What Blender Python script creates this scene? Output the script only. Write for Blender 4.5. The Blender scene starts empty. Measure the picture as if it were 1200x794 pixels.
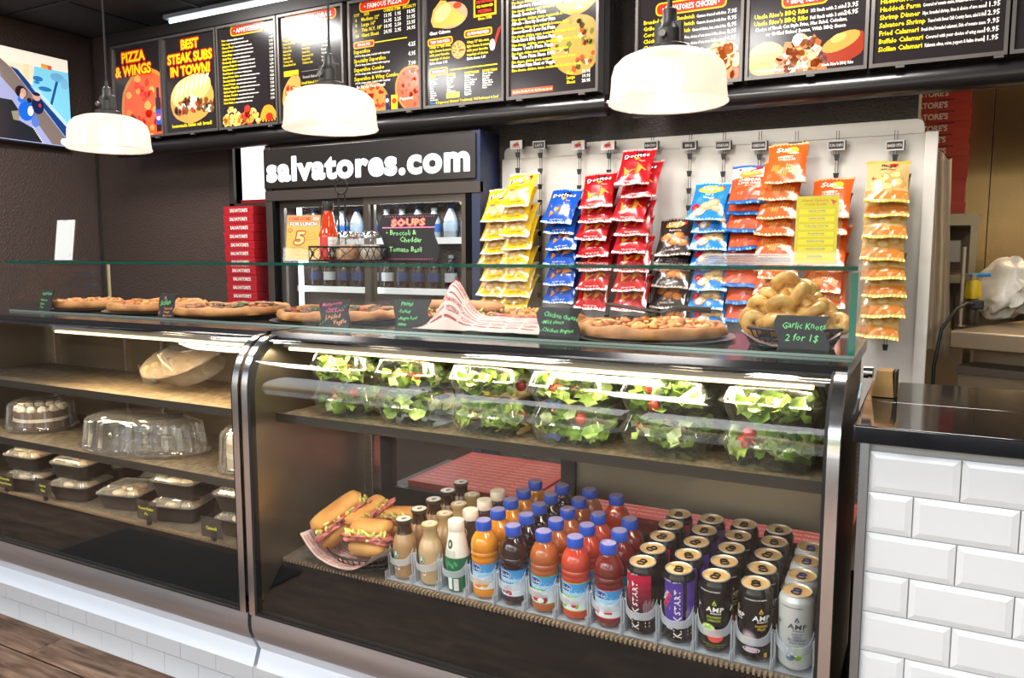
import bpy, bmesh, math, random
from mathutils import Vector, Matrix, noise
from mathutils.geometry import tessellate_polygon

# ------------------------------------------------------------------ camera, sky, exposure
SC = bpy.context.scene
COL = SC.collection
R = math.radians
PI = math.pi
rnd = random.Random(7)

cam = bpy.data.objects.new('camera', bpy.data.cameras.new('camera'))
COL.objects.link(cam)
cam.data.sensor_width = 36.0
cam.data.lens = 27.45
cam.data.clip_start = 0.02
cam.location = (0.0, 0.0, 1.30)
cam.rotation_euler = (R(90 - 6.18), 0, R(27.8))
SC.camera = cam

world = bpy.data.worlds.new('daylight')
SC.world = world
world.use_nodes = True
wn = world.node_tree
wn.nodes.clear()
wo = wn.nodes.new('ShaderNodeOutputWorld')
wb = wn.nodes.new('ShaderNodeBackground')
sky = wn.nodes.new('ShaderNodeTexSky')
sky.sky_type = 'NISHITA'
sky.sun_disc = False
sky.sun_elevation = R(48)
sky.sun_rotation = R(200)
sky.air_density = 1.0
sky.dust_density = 3.0
hs = wn.nodes.new('ShaderNodeHueSaturation')
hs.inputs['Saturation'].default_value = 0.85
wn.links.new(sky.outputs[0], hs.inputs['Color'])
wn.links.new(hs.outputs[0], wb.inputs['Color'])
wb.inputs['Strength'].default_value = 0.62
wn.links.new(wb.outputs[0], wo.inputs['Surface'])

SC.view_settings.view_transform = 'Standard'
SC.view_settings.look = 'None'
SC.view_settings.gamma = 1.0
SC.view_settings.use_curve_mapping = False
SC.view_settings.exposure = 0.15
SC.cycles.transparent_max_bounces = 40
SC.cycles.max_bounces = 10
SC.cycles.sample_clamp_indirect = 6.0
SC.cycles.caustics_reflective = False
SC.cycles.caustics_refractive = False


# sun from behind the shop: it lights the street in front but not the room
sun = bpy.data.lights.new('sun', 'SUN')
sun.energy, sun.angle, sun.color = 3.5, R(0.6), (1.0, 0.96, 0.9)
sun_o = bpy.data.objects.new('sun', sun)
COL.objects.link(sun_o)
sun_o.rotation_euler = (R(-42), 0, R(15))


def area_light(name, loc, sx, sy, power, color, rot=(0, 0, 0), parent=None):
    l = bpy.data.lights.new(name, 'AREA')
    l.shape = 'RECTANGLE'
    l.size, l.size_y, l.energy, l.color = sx, sy, power, color
    o = bpy.data.objects.new(name, l)
    COL.objects.link(o)
    o.location, o.rotation_euler = loc, rot
    if parent:
        o.parent = parent
    return o


# ceiling panels of the customer area (behind the camera) and the kitchen
LIGHT_SPOTS = [(-3.6, -0.3), (-1.2, -0.3), (1.2, -0.3), (-3.6, 1.0), (-1.2, 1.0), (-3.6, 2.6), (-1.8, 2.6), (-0.4, 2.6), (1.3, 4.3), (2.9, 4.3)]
PANEL_W = 30.0
for (lx, ly) in LIGHT_SPOTS:
    area_light('ceiling_panel_light', (lx, ly, 2.735), 0.5, 0.5, PANEL_W * (0.6 if ly > 4 else 1.0), (1.0, 0.80, 0.56) if ly > 4 else (1.0, 0.975, 0.945))


# ------------------------------------------------------------------ colours and materials
def lin(h):
    if isinstance(h, str):
        h = h.lstrip('#')
        c = [int(h[i:i + 2], 16) / 255 for i in (0, 2, 4)]
    else:
        c = list(h)
    return tuple((x / 12.92 if x <= 0.04045 else ((x + 0.055) / 1.055) ** 2.4) for x in c) + (1.0,)


MATS = {}


def pmat(name, col, rough=0.5, metal=0.0, spec=0.5, coat=0.0, emit=0.0, alpha=None, trans=0.0, bump=None, var=None, sss=0.0, aniso=0.0):
    """principled material; var=(scale, amount, stretch xyz) mottles the colour; bump=(scale, strength, stretch)"""
    if name in MATS:
        return MATS[name]
    m = bpy.data.materials.new(name)
    m.use_nodes = True
    nt = m.node_tree
    b = nt.nodes['Principled BSDF']
    c = lin(col)
    b.inputs['Base Color'].default_value = c
    b.inputs['Roughness'].default_value = rough
    b.inputs['Metallic'].default_value = metal
    b.inputs['Specular IOR Level'].default_value = spec
    b.inputs['Coat Weight'].default_value = coat
    b.inputs['Coat Roughness'].default_value = 0.06
    if trans:
        b.inputs['Transmission Weight'].default_value = trans
    if sss:
        b.inputs['Subsurface Weight'].default_value = sss
        b.inputs['Subsurface Radius'].default_value = (0.02, 0.01, 0.005)
    if emit:
        b.inputs['Emission Color'].default_value = c
        b.inputs['Emission Strength'].default_value = emit
    if var or bump:
        tc = nt.nodes.new('ShaderNodeTexCoord')
    if var:
        mp = nt.nodes.new('ShaderNodeMapping')
        mp.inputs['Scale'].default_value = var[2] if len(var) > 2 else (1, 1, 1)
        nz = nt.nodes.new('ShaderNodeTexNoise')
        nz.inputs['Scale'].default_value = var[0]
        nz.inputs['Detail'].default_value = 4
        cr = nt.nodes.new('ShaderNodeMix')
        cr.data_type = 'RGBA'
        a = var[1]
        dk = lin(var[3]) if len(var) > 3 else tuple(x * (1 - a) for x in c[:3]) + (1,)
        lt = tuple(min(1, x * (1 + a)) for x in c[:3]) + (1,) if len(var) <= 3 else c
        cr.inputs['A'].default_value, cr.inputs['B'].default_value = dk, lt
        rp = nt.nodes.new('ShaderNodeMapRange')
        rp.inputs['From Min'].default_value, rp.inputs['From Max'].default_value = 0.35, 0.65
        nt.links.new(tc.outputs['Object'], mp.inputs[0])
        nt.links.new(mp.outputs[0], nz.inputs['Vector'])
        nt.links.new(nz.outputs['Fac'], rp.inputs[0])
        nt.links.new(rp.outputs[0], cr.inputs['Factor'])
        nt.links.new(cr.outputs['Result'], b.inputs['Base Color'])
    if bump:
        mp2 = nt.nodes.new('ShaderNodeMapping')
        mp2.inputs['Scale'].default_value = bump[2] if len(bump) > 2 else (1, 1, 1)
        n2 = nt.nodes.new('ShaderNodeTexNoise')
        n2.inputs['Scale'].default_value = bump[0]
        n2.inputs['Detail'].default_value = 5
        bp = nt.nodes.new('ShaderNodeBump')
        bp.inputs['Strength'].default_value = bump[1]
        bp.inputs['Distance'].default_value = 0.01
        nt.links.new(tc.outputs['Object'], mp2.inputs[0])
        nt.links.new(mp2.outputs[0], n2.inputs['Vector'])
        nt.links.new(n2.outputs['Fac'], bp.inputs['Height'])
        nt.links.new(bp.outputs[0], b.inputs['Normal'])
    MATS[name] = m
    return m


def clear_mat(name, tint=(1, 1, 1), refl=1.0, rough=0.0, film=0.0, filmcol=(1, 1, 1), ior=1.5):
    """thin clear sheet (each face): Fresnel mix of see-through and mirror, with an optional milky film"""
    if name in MATS:
        return MATS[name]
    m = bpy.data.materials.new(name)
    m.use_nodes = True
    nt = m.node_tree
    nt.nodes.clear()
    out = nt.nodes.new('ShaderNodeOutputMaterial')
    tr = nt.nodes.new('ShaderNodeBsdfTransparent')
    tr.inputs[0].default_value = tuple(tint) + (1,)
    gl = nt.nodes.new('ShaderNodeBsdfGlossy')
    gl.inputs['Roughness'].default_value = rough
    fr = nt.nodes.new('ShaderNodeFresnel')
    fr.inputs['IOR'].default_value = ior
    mx = nt.nodes.new('ShaderNodeMixShader')
    mu = nt.nodes.new('ShaderNodeMath')
    mu.operation = 'MULTIPLY'
    mu.use_clamp = True
    mu.inputs[1].default_value = refl
    geo = nt.nodes.new('ShaderNodeNewGeometry')
    # same Fresnel on both faces: flip the IOR on back faces
    inv = nt.nodes.new('ShaderNodeMapRange')
    inv.inputs['To Min'].default_value, inv.inputs['To Max'].default_value = ior, 1.0 / ior
    nt.links.new(inv.outputs[0], fr.inputs['IOR'])
    nt.links.new(geo.outputs['Backfacing'], inv.inputs[0])
    nt.links.new(fr.outputs[0], mu.inputs[0])
    nt.links.new(mu.outputs[0], mx.inputs[0])
    nt.links.new(tr.outputs[0], mx.inputs[1])
    nt.links.new(gl.outputs[0], mx.inputs[2])
    last = mx
    if film:
        df = nt.nodes.new('ShaderNodeBsdfDiffuse')
        df.inputs[0].default_value = tuple(filmcol) + (1,)
        m2 = nt.nodes.new('ShaderNodeMixShader')
        m2.inputs[0].default_value = film
        nt.links.new(mx.outputs[0], m2.inputs[1])
        nt.links.new(df.outputs[0], m2.inputs[2])
        last = m2
    nt.links.new(last.outputs[0], out.inputs[0])
    MATS[name] = m
    return m


def emat(name, col, strength):
    if name in MATS:
        return MATS[name]
    m = bpy.data.materials.new(name)
    m.use_nodes = True
    nt = m.node_tree
    nt.nodes.clear()
    out = nt.nodes.new('ShaderNodeOutputMaterial')
    e = nt.nodes.new('ShaderNodeEmission')
    e.inputs[0].default_value = lin(col)
    e.inputs[1].default_value = strength
    nt.links.new(e.outputs[0], out.inputs[0])
    MATS[name] = m
    return m


def ink(col, gloss=0.35, emit=0.0):
    return pmat('ink_%s_%d_%d' % (col.lstrip('#'), gloss * 100, emit * 100), col, rough=gloss, emit=emit)


def wood_mat(name, c1, c2, c3):
    m = bpy.data.materials.new(name)
    m.use_nodes = True
    nt = m.node_tree
    b = nt.nodes['Principled BSDF']
    tc = nt.nodes.new('ShaderNodeTexCoord')
    oi = nt.nodes.new('ShaderNodeObjectInfo')
    ad = nt.nodes.new('ShaderNodeVectorMath')
    ad.operation = 'ADD'
    sc = nt.nodes.new('ShaderNodeVectorMath')
    sc.operation = 'SCALE'
    sc.inputs[0].default_value = (17, 31, 5)
    nt.links.new(oi.outputs['Random'], sc.inputs['Scale'])
    nt.links.new(tc.outputs['Object'], ad.inputs[0])
    nt.links.new(sc.outputs[0], ad.inputs[1])
    mp = nt.nodes.new('ShaderNodeMapping')
    mp.inputs['Scale'].default_value = (1.2, 9, 1)
    nt.links.new(ad.outputs[0], mp.inputs[0])
    nz = nt.nodes.new('ShaderNodeTexNoise')
    nz.inputs['Scale'].default_value = 2.6
    nz.inputs['Detail'].default_value = 7
    nz.inputs['Distortion'].default_value = 1.6
    nt.links.new(mp.outputs[0], nz.inputs['Vector'])
    cr = nt.nodes.new('ShaderNodeValToRGB')
    cr.color_ramp.elements[0].position, cr.color_ramp.elements[0].color = 0.32, lin(c1)
    cr.color_ramp.elements[1].position, cr.color_ramp.elements[1].color = 0.7, lin(c3)
    e = cr.color_ramp.elements.new(0.5)
    e.color = lin(c2)
    nt.links.new(nz.outputs['Fac'], cr.inputs[0])
    hv = nt.nodes.new('ShaderNodeHueSaturation')
    mr = nt.nodes.new('ShaderNodeMapRange')
    mr.inputs['To Min'].default_value, mr.inputs['To Max'].default_value = 0.8, 1.15
    nt.links.new(oi.outputs['Random'], mr.inputs[0])
    nt.links.new(mr.outputs[0], hv.inputs['Value'])
    nt.links.new(cr.outputs[0], hv.inputs['Color'])
    nt.links.new(hv.outputs[0], b.inputs['Base Color'])
    b.inputs['Roughness'].default_value = 0.6
    b.inputs['Specular IOR Level'].default_value = 0.25
    bp = nt.nodes.new('ShaderNodeBump')
    bp.inputs['Strength'].default_value = 0.12
    nt.links.new(nz.outputs['Fac'], bp.inputs['Height'])
    nt.links.new(bp.outputs[0], b.inputs['Normal'])
    MATS[name] = m
    return m


def grain_mat(name, col, scale, strength, rough, speck=None):
    """embossed wallpaper / speckled stone: voronoi relief"""
    m = bpy.data.materials.new(name)
    m.use_nodes = True
    nt = m.node_tree
    b = nt.nodes['Principled BSDF']
    b.inputs['Base Color'].default_value = lin(col)
    b.inputs['Roughness'].default_value = rough
    tc = nt.nodes.new('ShaderNodeTexCoord')
    vo = nt.nodes.new('ShaderNodeTexVoronoi')
    vo.inputs['Scale'].default_value = scale
    nt.links.new(tc.outputs['Object'], vo.inputs['Vector'])
    bp = nt.nodes.new('ShaderNodeBump')
    bp.inputs['Strength'].default_value = strength
    bp.inputs['Distance'].default_value = 0.006
    nt.links.new(vo.outputs['Distance'], bp.inputs['Height'])
    nt.links.new(bp.outputs[0], b.inputs['Normal'])
    if speck:
        cr = nt.nodes.new('ShaderNodeValToRGB')
        cr.color_ramp.elements[0].position, cr.color_ramp.elements[0].color = 0.0, lin(speck)
        cr.color_ramp.elements[1].position, cr.color_ramp.elements[1].color = 0.35, lin(col)
        nt.links.new(vo.outputs['Distance'], cr.inputs[0])
        nt.links.new(cr.outputs[0], b.inputs['Base Color'])
    MATS[name] = m
    return m


# ------------------------------------------------------------------ mesh building
class MB:
    def __init__(self):
        self.v, self.f, self.mi = [], [], []

    def add(self, vs, fs, m=0):
        n = len(self.v)
        self.v += [tuple(p) for p in vs]
        for f in fs:
            self.f.append(tuple(i + n for i in f))
            self.mi.append(m)
        return self

    def box(self, x0, x1, y0, y1, z0, z1, m=0):
        vs = [(x, y, z) for x in (x0, x1) for y in (y0, y1) for z in (z0, z1)]
        return self.add(vs, [(0, 1, 3, 2), (4, 6, 7, 5), (0, 4, 5, 1), (2, 3, 7, 6), (0, 2, 6, 4), (1, 5, 7, 3)], m)

    def lathe(self, prof, n=32, m=0, cx=0, cy=0, cz=0, sx=1.0, sy=1.0, cap0=True, cap1=True, fn=None):
        """prof: list of (r, z) or (r, z, mat) rings"""
        vs, fs = [], []
        for k, p in enumerate(prof):
            for i in range(n):
                a = 2 * PI * i / n
                r = p[0] * (fn(a, p[1]) if fn else 1.0)
                vs.append((cx + r * sx * math.cos(a), cy + r * sy * math.sin(a), cz + p[1]))
        base = len(self.v)
        self.v += vs
        for k in range(len(prof) - 1):
            mm = prof[k][2] if len(prof[k]) > 2 else m
            for i in range(n):
                j = (i + 1) % n
                self.f.append((base + k * n + i, base + k * n + j, base + (k + 1) * n + j, base + (k + 1) * n + i))
                self.mi.append(mm)
        if cap0:
            self.f.append(tuple(base + i for i in range(n))[::-1])
            self.mi.append(prof[0][2] if len(prof[0]) > 2 else m)
        if cap1:
            self.f.append(tuple(base + (len(prof) - 1) * n + i for i in range(n)))
            self.mi.append(prof[-1][2] if len(prof[-1]) > 2 else m)
        return self

    def tube(self, pts, r, n=8, m=0, closed=False, caps=True):
        pts = [Vector(p) for p in pts]
        L = len(pts)
        rad = r if isinstance(r, (list, tuple)) else [r] * L
        up = Vector((0, 0, 1))
        base = len(self.v)
        prev = None
        for k, p in enumerate(pts):
            if closed:
                t = pts[(k + 1) % L] - pts[k - 1]
            else:
                t = pts[min(k + 1, L - 1)] - pts[max(k - 1, 0)]
            t.normalize()
            if prev is None:
                a = t.cross(up) if abs(t.z) < 0.95 else t.cross(Vector((1, 0, 0)))
            else:
                a = prev - t * prev.dot(t)
            a.normalize()
            prev = a
            b = t.cross(a)
            for i in range(n):
                q = p + (a * math.cos(2 * PI * i / n) + b * math.sin(2 * PI * i / n)) * rad[k]
                self.v.append(tuple(q))
        for k in range(L if closed else L - 1):
            k2 = (k + 1) % L
            for i in range(n):
                j = (i + 1) % n
                self.f.append((base + k * n + i, base + k * n + j, base + k2 * n + j, base + k2 * n + i))
                self.mi.append(m)
        if caps and not closed:
            self.f.append(tuple(base + i for i in range(n))[::-1])
            self.f.append(tuple(base + (L - 1) * n + i for i in range(n)))
            self.mi += [m, m]
        return self

    def grid(self, fn, nu, nv, m=0, flip=False):
        base = len(self.v)
        for j in range(nv + 1):
            for i in range(nu + 1):
                self.v.append(tuple(fn(i / nu, j / nv)))
        for j in range(nv):
            for i in range(nu):
                a = base + j * (nu + 1) + i
                q = (a, a + 1, a + nu + 2, a + nu + 1)
                self.f.append(q[::-1] if flip else q)
                self.mi.append(m)
        return self

    def prism(self, poly, axis, a0, a1, m=0):
        """closed 2-D outline extruded along an axis. axis 'x': poly=(y,z), 'y': (x,z), 'z': (x,y)"""
        n = len(poly)
        def P(p, a):
            return {'x': (a, p[0], p[1]), 'y': (p[0], a, p[1]), 'z': (p[0], p[1], a)}[axis]
        vs = [P(p, a0) for p in poly] + [P(p, a1) for p in poly]
        fs = [(i, (i + 1) % n, n + (i + 1) % n, n + i) for i in range(n)]
        tris = tessellate_polygon([[Vector((p[0], p[1], 0)) for p in poly]])
        fs += [tuple(t) for t in tris] + [tuple(n + i for i in t)[::-1] for t in tris]
        return self.add(vs, fs, m)

    def blob(self, c, r, m=0, nu=10, nv=7, amp=0.0, fr=3.0, seed=0.0, rot=None):
        c = Vector(c)
        r = (r, r, r) if not isinstance(r, (tuple, list)) else r
        base = len(self.v)
        for j in range(nv + 1):
            t = PI * j / nv
            for i in range(nu):
                a = 2 * PI * i / nu
                d = Vector((math.sin(t) * math.cos(a), math.sin(t) * math.sin(a), math.cos(t)))
                k = 1 + (amp * noise.noise(d * fr + Vector((seed, seed * 1.7, seed * 0.3))) if amp else 0)
                q = Vector((d.x * r[0], d.y * r[1], d.z * r[2])) * k
                if rot is not None:
                    q = rot @ q
                self.v.append(tuple(c + q))
        for j in range(nv):
            for i in range(nu):
                a, b = base + j * nu + i, base + j * nu + (i + 1) % nu
                self.f.append((a, a + nu, b + nu, b))
                self.mi.append(m)
        return self

    def mesh(self, name, mats, smooth=30):
        me = bpy.data.meshes.new(name)
        me.from_pydata(self.v, [], self.f)
        for m in (mats if isinstance(mats, (list, tuple)) else [mats]):
            me.materials.append(m)
        me.polygons.foreach_set('material_index', self.mi)
        bm = bmesh.new()
        bm.from_mesh(me)
        bmesh.ops.recalc_face_normals(bm, faces=bm.faces)
        bm.to_mesh(me)
        bm.free()
        if smooth:
            me.polygons.foreach_set('use_smooth', [True] * len(me.polygons))
            me.set_sharp_from_angle(angle=R(smooth))
        me.update()
        return me

    def build(self, name, mats, parent=None, smooth=30, bevel=0.0, loc=None):
        o = bpy.data.objects.new(name, self.mesh(name, mats, smooth))
        COL.objects.link(o)
        if parent is not None:
            o.parent = parent
        if loc:
            o.location = loc
        if bevel:
            b = o.modifiers.new('edge', 'BEVEL')
            b.width, b.segments, b.limit_method, b.angle_limit = bevel, 2, 'ANGLE', R(50)
        return o


def place(name, me, parent=None, loc=(0, 0, 0), rot=(0, 0, 0)):
    o = bpy.data.objects.new(name, me)
    COL.objects.link(o)
    if parent is not None:
        o.parent = parent
    o.location, o.rotation_euler = loc, rot
    return o


def tag(o, label=None, cat=None, group=None, kind=None):
    if label:
        o['label'] = label
    if cat:
        o['category'] = cat
    if group:
        o['group'] = group
    if kind:
        o['kind'] = kind
    return o


def thing(name, label, cat, loc=(0, 0, 0), rz=0.0, group=None, rx=0.0, ry=0.0):
    o = bpy.data.objects.new(name, None)
    o.empty_display_size = 0.05
    COL.objects.link(o)
    o.location, o.rotation_euler = loc, (rx, ry, rz)
    return tag(o, label, cat, group)


def struct(o):
    return tag(o, kind='structure')


KIDS = {}


def dup(root, loc, rot=(0, 0, 0), label=None, group=None):
    r = root.copy()
    COL.objects.link(r)
    r.location, r.rotation_euler = loc, rot
    if label:
        r['label'] = label
    if group:
        r['group'] = group
    if root.name not in KIDS:
        KIDS[root.name] = [(ch, list(ch.children)) for ch in root.children]
    for ch, gs in KIDS[root.name]:
        c = ch.copy()
        COL.objects.link(c)
        c.parent = r
        for g in gs:
            d = g.copy()
            COL.objects.link(d)
            d.parent = c
    return r


ORD = ['first', 'second', 'third', 'fourth', 'fifth', 'sixth', 'seventh', 'eighth', 'ninth', 'tenth', 'eleventh', 'twelfth', 'thirteenth', 'fourteenth']
DEPTH = ['at the front', 'second from the front', 'third from the front', 'fourth from the front', 'at the back']

# ------------------------------------------------------------------ lettering (flat glyph meshes cached per character)
GLYPH = {}


def load_glyphs(key, off, res):
    cu = bpy.data.curves.new('type', 'FONT')
    cu.resolution_u = res
    cu.offset = off
    ob = bpy.data.objects.new('type', cu)
    COL.objects.link(ob)
    dg = bpy.context.evaluated_depsgraph_get()

    def width(s):
        cu.body = s
        dg.update()
        me = ob.evaluated_get(dg).to_mesh()
        xs = [v.co.x for v in me.vertices]
        return (max(xs) - min(xs)) if xs else 0.0

    hh = width('HH')
    h1 = width('H')
    cu.body = 'H'
    dg.update()
    ys = [v.co.y for v in ob.evaluated_get(dg).to_mesh().vertices]
    cap = max(ys) - min(ys)
    out = {'cap': cap}
    chars = [chr(i) for i in range(33, 127)] + ['\u2022', '\u00ae', '\u00a2', '\u2605']
    for ch in chars:
        cu.body = ch
        dg.update()
        me = ob.evaluated_get(dg).to_mesh()
        vs = [(v.co.x, v.co.y) for v in me.vertices]
        fs = [tuple(p.vertices) for p in me.polygons]
        adv = width('H' + ch + 'H') - hh
        if vs:
            out[ch] = (vs, fs, adv)
    out[' '] = ([], [], 0.28)
    bpy.data.objects.remove(ob)
    GLYPH[key] = out


load_glyphs('r', 0.004, 1)
load_glyphs('b', 0.022, 1)
load_glyphs('x', 0.035, 3)
load_glyphs('h', 0.03, 4)


class Art:
    """flat print: coloured shapes and lettering in 2-D, mapped onto a plane, a can, a bag ..."""

    def __init__(self):
        self.items = []

    def _put(self, vs, fs, col, L):
        self.items.append((vs, fs, col, L))
        return self

    def rect(self, x0, y0, x1, y1, col, L=1, nx=1, ny=1):
        vs = [(x0 + (x1 - x0) * i / nx, y0 + (y1 - y0) * j / ny) for j in range(ny + 1) for i in range(nx + 1)]
        fs = [(j * (nx + 1) + i, j * (nx + 1) + i + 1, (j + 1) * (nx + 1) + i + 1, (j + 1) * (nx + 1) + i) for j in range(ny) for i in range(nx)]
        return self._put(vs, fs, col, L)

    def ell(self, cx, cy, rx, ry, col, L=2, n=18, rot=0.0, wob=0.0, seed=0.0, rings=2):
        c, s = math.cos(rot), math.sin(rot)
        vs = [(cx, cy)]
        for k in range(1, rings + 1):
            for i in range(n):
                a = 2 * PI * i / n
                w = 1 + (wob * noise.noise(Vector((math.cos(a) * 1.8 + seed, math.sin(a) * 1.8, seed))) if wob else 0)
                x, y = rx * math.cos(a) * w * k / rings, ry * math.sin(a) * w * k / rings
                vs.append((cx + x * c - y * s, cy + x * s + y * c))
        fs = [(0, 1 + i, 1 + (i + 1) % n) for i in range(n)]
        for k in range(rings - 1):
            o = 1 + k * n
            fs += [(o + i, o + n + i, o + n + (i + 1) % n, o + (i + 1) % n) for i in range(n)]
        return self._put(vs, fs, col, L)

    def poly(self, pts, col, L=2):
        t = tessellate_polygon([[Vector((p[0], p[1], 0)) for p in pts]])
        return self._put(list(pts), [tuple(x) for x in t], col, L)

    def rrect(self, x0, y0, x1, y1, r, col, L=2):
        pts = []
        for (cx, cy, a0) in ((x1 - r, y0 + r, -90), (x1 - r, y1 - r, 0), (x0 + r, y1 - r, 90), (x0 + r, y0 + r, 180)):
            pts += [(cx + r * math.cos(R(a0 + t)), cy + r * math.sin(R(a0 + t))) for t in (0, 30, 60, 90)]
        return self.poly(pts, col, L)

    def text(self, s, x, y, h, col, al='l', w='b', sx=1.0, rot=0.0, maxw=None, L=4, shear=0.0, jit=0.0, track=0.0):
        """h = cap height; y = baseline; al = l, c, r"""
        G = GLYPH[w]
        k = h / G['cap']
        tot = sum(G[c][2] + track for c in s if c in G) * k * sx
        if maxw and tot > maxw:
            sx *= maxw / tot
            tot = maxw
        px = {'l': 0.0, 'c': -tot / 2, 'r': -tot}[al]
        c, sn = math.cos(rot), math.sin(rot)
        vs, fs = [], []
        for ch in s:
            if ch not in G:
                continue
            gv, gf, adv = G[ch]
            o = len(vs)
            jy = rnd.uniform(-jit, jit) * h
            for (gx, gy) in gv:
                X, Y = px + (gx + shear * gy) * k * sx, gy * k + jy
                vs.append((x + X * c - Y * sn, y + X * sn + Y * c))
            fs += [tuple(i + o for i in f) for f in gf]
            px += (adv + track) * k * sx
        return self._put(vs, fs, col, L)

    def outlined(self, s, x, y, h, col, edge, ew=0.12, **kw):
        L = kw.pop('L', 4)
        for (dx, dy) in ((1, 0), (-1, 0), (0, 1), (0, -1), (.7, .7), (-.7, .7), (.7, -.7), (-.7, -.7)):
            self.text(s, x + dx * ew * h, y + dy * ew * h, h, edge, L=L - 1, **kw)
        return self.text(s, x, y, h, col, L=L, **kw)

    def build(self, name, parent, fn, eps=0.0004, gloss=0.35, emit=0.0):
        return place(name, self.mesh(name, fn, eps, gloss, emit), parent)

    def mesh(self, name, fn, eps=0.0004, gloss=0.35, emit=0.0):
        V, F, MI, mats, idx = [], [], [], [], {}
        for vs, fs, col, L in self.items:
            if col not in idx:
                idx[col] = len(mats)
                mats.append(ink(col, gloss, emit))
            o = len(V)
            V += [tuple(fn(p[0], p[1], eps * L)) for p in vs]
            for f in fs:
                F.append(tuple(i + o for i in f))
                MI.append(idx[col])
        me = bpy.data.meshes.new(name)
        me.from_pydata(V, [], F)
        for m in mats:
            me.materials.append(m)
        me.polygons.foreach_set('material_index', MI)
        me.update()
        return me


def flat(ox, oy, oz):
    """upright print facing the customer (towards -y); art x -> x, art y -> z"""
    return lambda x, y, h: (ox + x, oy - h, oz + y)


def round_(r, taper=None):
    """print wrapped round an upright can; art x = arc length from the side that faces the customer"""
    def fn(x, y, h):
        rr = (taper(y) if taper else r) + h
        a = -PI / 2 + x / r
        return (rr * math.cos(a), rr * math.sin(a), y)
    return fn

# ------------------------------------------------------------------ shared materials
WALLP = grain_mat('embossed_black_wallpaper', '#4e403b', 85, 0.55, 0.55)
WALLD = grain_mat('dark_pebbled_wall', '#544d4a', 110, 0.8, 0.6)
CEILM = pmat('black_ceiling_board', '#3b3735', 0.9, var=(60, 0.12))
GRID = pmat('ceiling_grid_black', '#1c1b1b', 0.6)
STEEL = pmat('brushed_steel', '#b9b3a8', 0.28, 1.0, var=(9, 0.12, (1, 1, 30)))
STEELW = pmat('case_wall_steel', '#8f8674', 0.34, 0.85, var=(4, 0.1))
CHROME = pmat('bright_trim', '#d6d6d6', 0.18, 1.0)
ALU = pmat('satin_aluminium_sill', '#b4b8c0', 0.33, 0.9, var=(3, 0.05, (1, 20, 20)))
WHITEP = pmat('white_enamel', '#c4ccd6', 0.3)
BLACK = pmat('black_plastic', '#161616', 0.4)
MATTE = pmat('matte_black', '#0d0d0e', 0.8, spec=0.05)
RUBBER = pmat('rubber_gasket', '#0a0a0a', 0.6)
STONE = grain_mat('black_stone', '#15171b', 320, 0.0, 0.09, speck='#25231f')
DARKFR = pmat('dark_bronze_frame', '#3d3632', 0.45, 0.2)
BOARDFR = pmat('menu_frame_black', '#211f1f', 0.42)
TILE = pmat('white_glazed_tile', '#d9dde0', 0.12, coat=0.4)
GROUT = pmat('grey_grout', '#a9aaa8', 0.9)
GLASS = clear_mat('case_glass', (0.985, 0.995, 0.99), 0.7)
GLASSG = clear_mat('guard_glass', (0.985, 0.995, 0.99), 0.4)
GEDGE = pmat('green_glass_edge', '#0f6a58', 0.15, spec=0.6)
PLASTIC = clear_mat('clear_plastic', (0.985, 0.985, 0.985), 1.25, 0.04, film=0.035, filmcol=(0.95, 0.95, 0.95))
PLASTICM = clear_mat('milky_plastic', (0.93, 0.95, 0.97), 0.6, 0.15, film=0.27, filmcol=(0.85, 0.9, 0.95))
FLOORW = wood_mat('wood_look_plank', '#48372c', '#715948', '#927a67')

# ------------------------------------------------------------------ floor of wood-look planks
floor = struct(MB().box(-5.3, 4.1, -2.25, 5.4, -0.06, -0.004).build('floor', pmat('floor_grout', '#4b4038', 0.9), smooth=0))
plank_me = MB().box(0.0015, 0.8985, 0.0015, 0.1485, -0.004, 0.0).mesh('plank', FLOORW, 0)
row = 0
y = 1.411
joint0 = -2.538
while y > -2.2:
    x = joint0 + (0.42 * row if row else 0.0)
    x -= 0.9 * math.ceil((x + 5.2) / 0.9)
    while x < 4.0:
        w = min(0.9, 4.05 - x)
        o = place('plank', plank_me, floor, (x, y, 0))
        if row == 0:
            o.location.y = 1.402
        x += 0.9
    y -= 0.1515
    row += 1

# ------------------------------------------------------------------ ceiling of dark boards in a grid
ceiling = struct(MB().box(-5.3, 4.1, -2.25, 5.4, 2.79, 2.86).build('ceiling', GRID, smooth=0))
ct = MB().box(0.008, 0.602, 0.008, 0.584, 2.772, 2.79).mesh('ceiling_tile', CEILM, 0)
for i in range(15):
    for j in range(13):
        place('ceiling_tile', ct, ceiling, (-5.14 + 0.61 * i, -2.24 + 0.58 * j, 0))
tb = MB()
for i in range(16):
    tb.box(-5.152 + 0.61 * i, -5.128 + 0.61 * i, -2.24, 5.3, 2.766, 2.79)
for j in range(14):
    tb.box(-5.15, 4.05, -2.252 + 0.58 * j, -2.228 + 0.58 * j, 2.7655, 2.79)
tb.build('ceiling_grid', GRID, ceiling, smooth=0)
for k, (lx, ly) in enumerate(LIGHT_SPOTS):
    t = thing('ceiling_light', 'square white ceiling light panel, number %s of the ceiling rows over the shop' % ORD[k], 'ceiling light', (lx, ly, 2.745))
    MB().box(-0.3, 0.3, -0.3, 0.3, 0.005, 0.03).build('frame', WHITEP, t, smooth=0)
    MB().box(-0.27, 0.27, -0.27, 0.27, 0, 0.006).build('diffuser', emat('lit_diffuser', '#fff4e4', 2.5), t, smooth=0)

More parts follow.
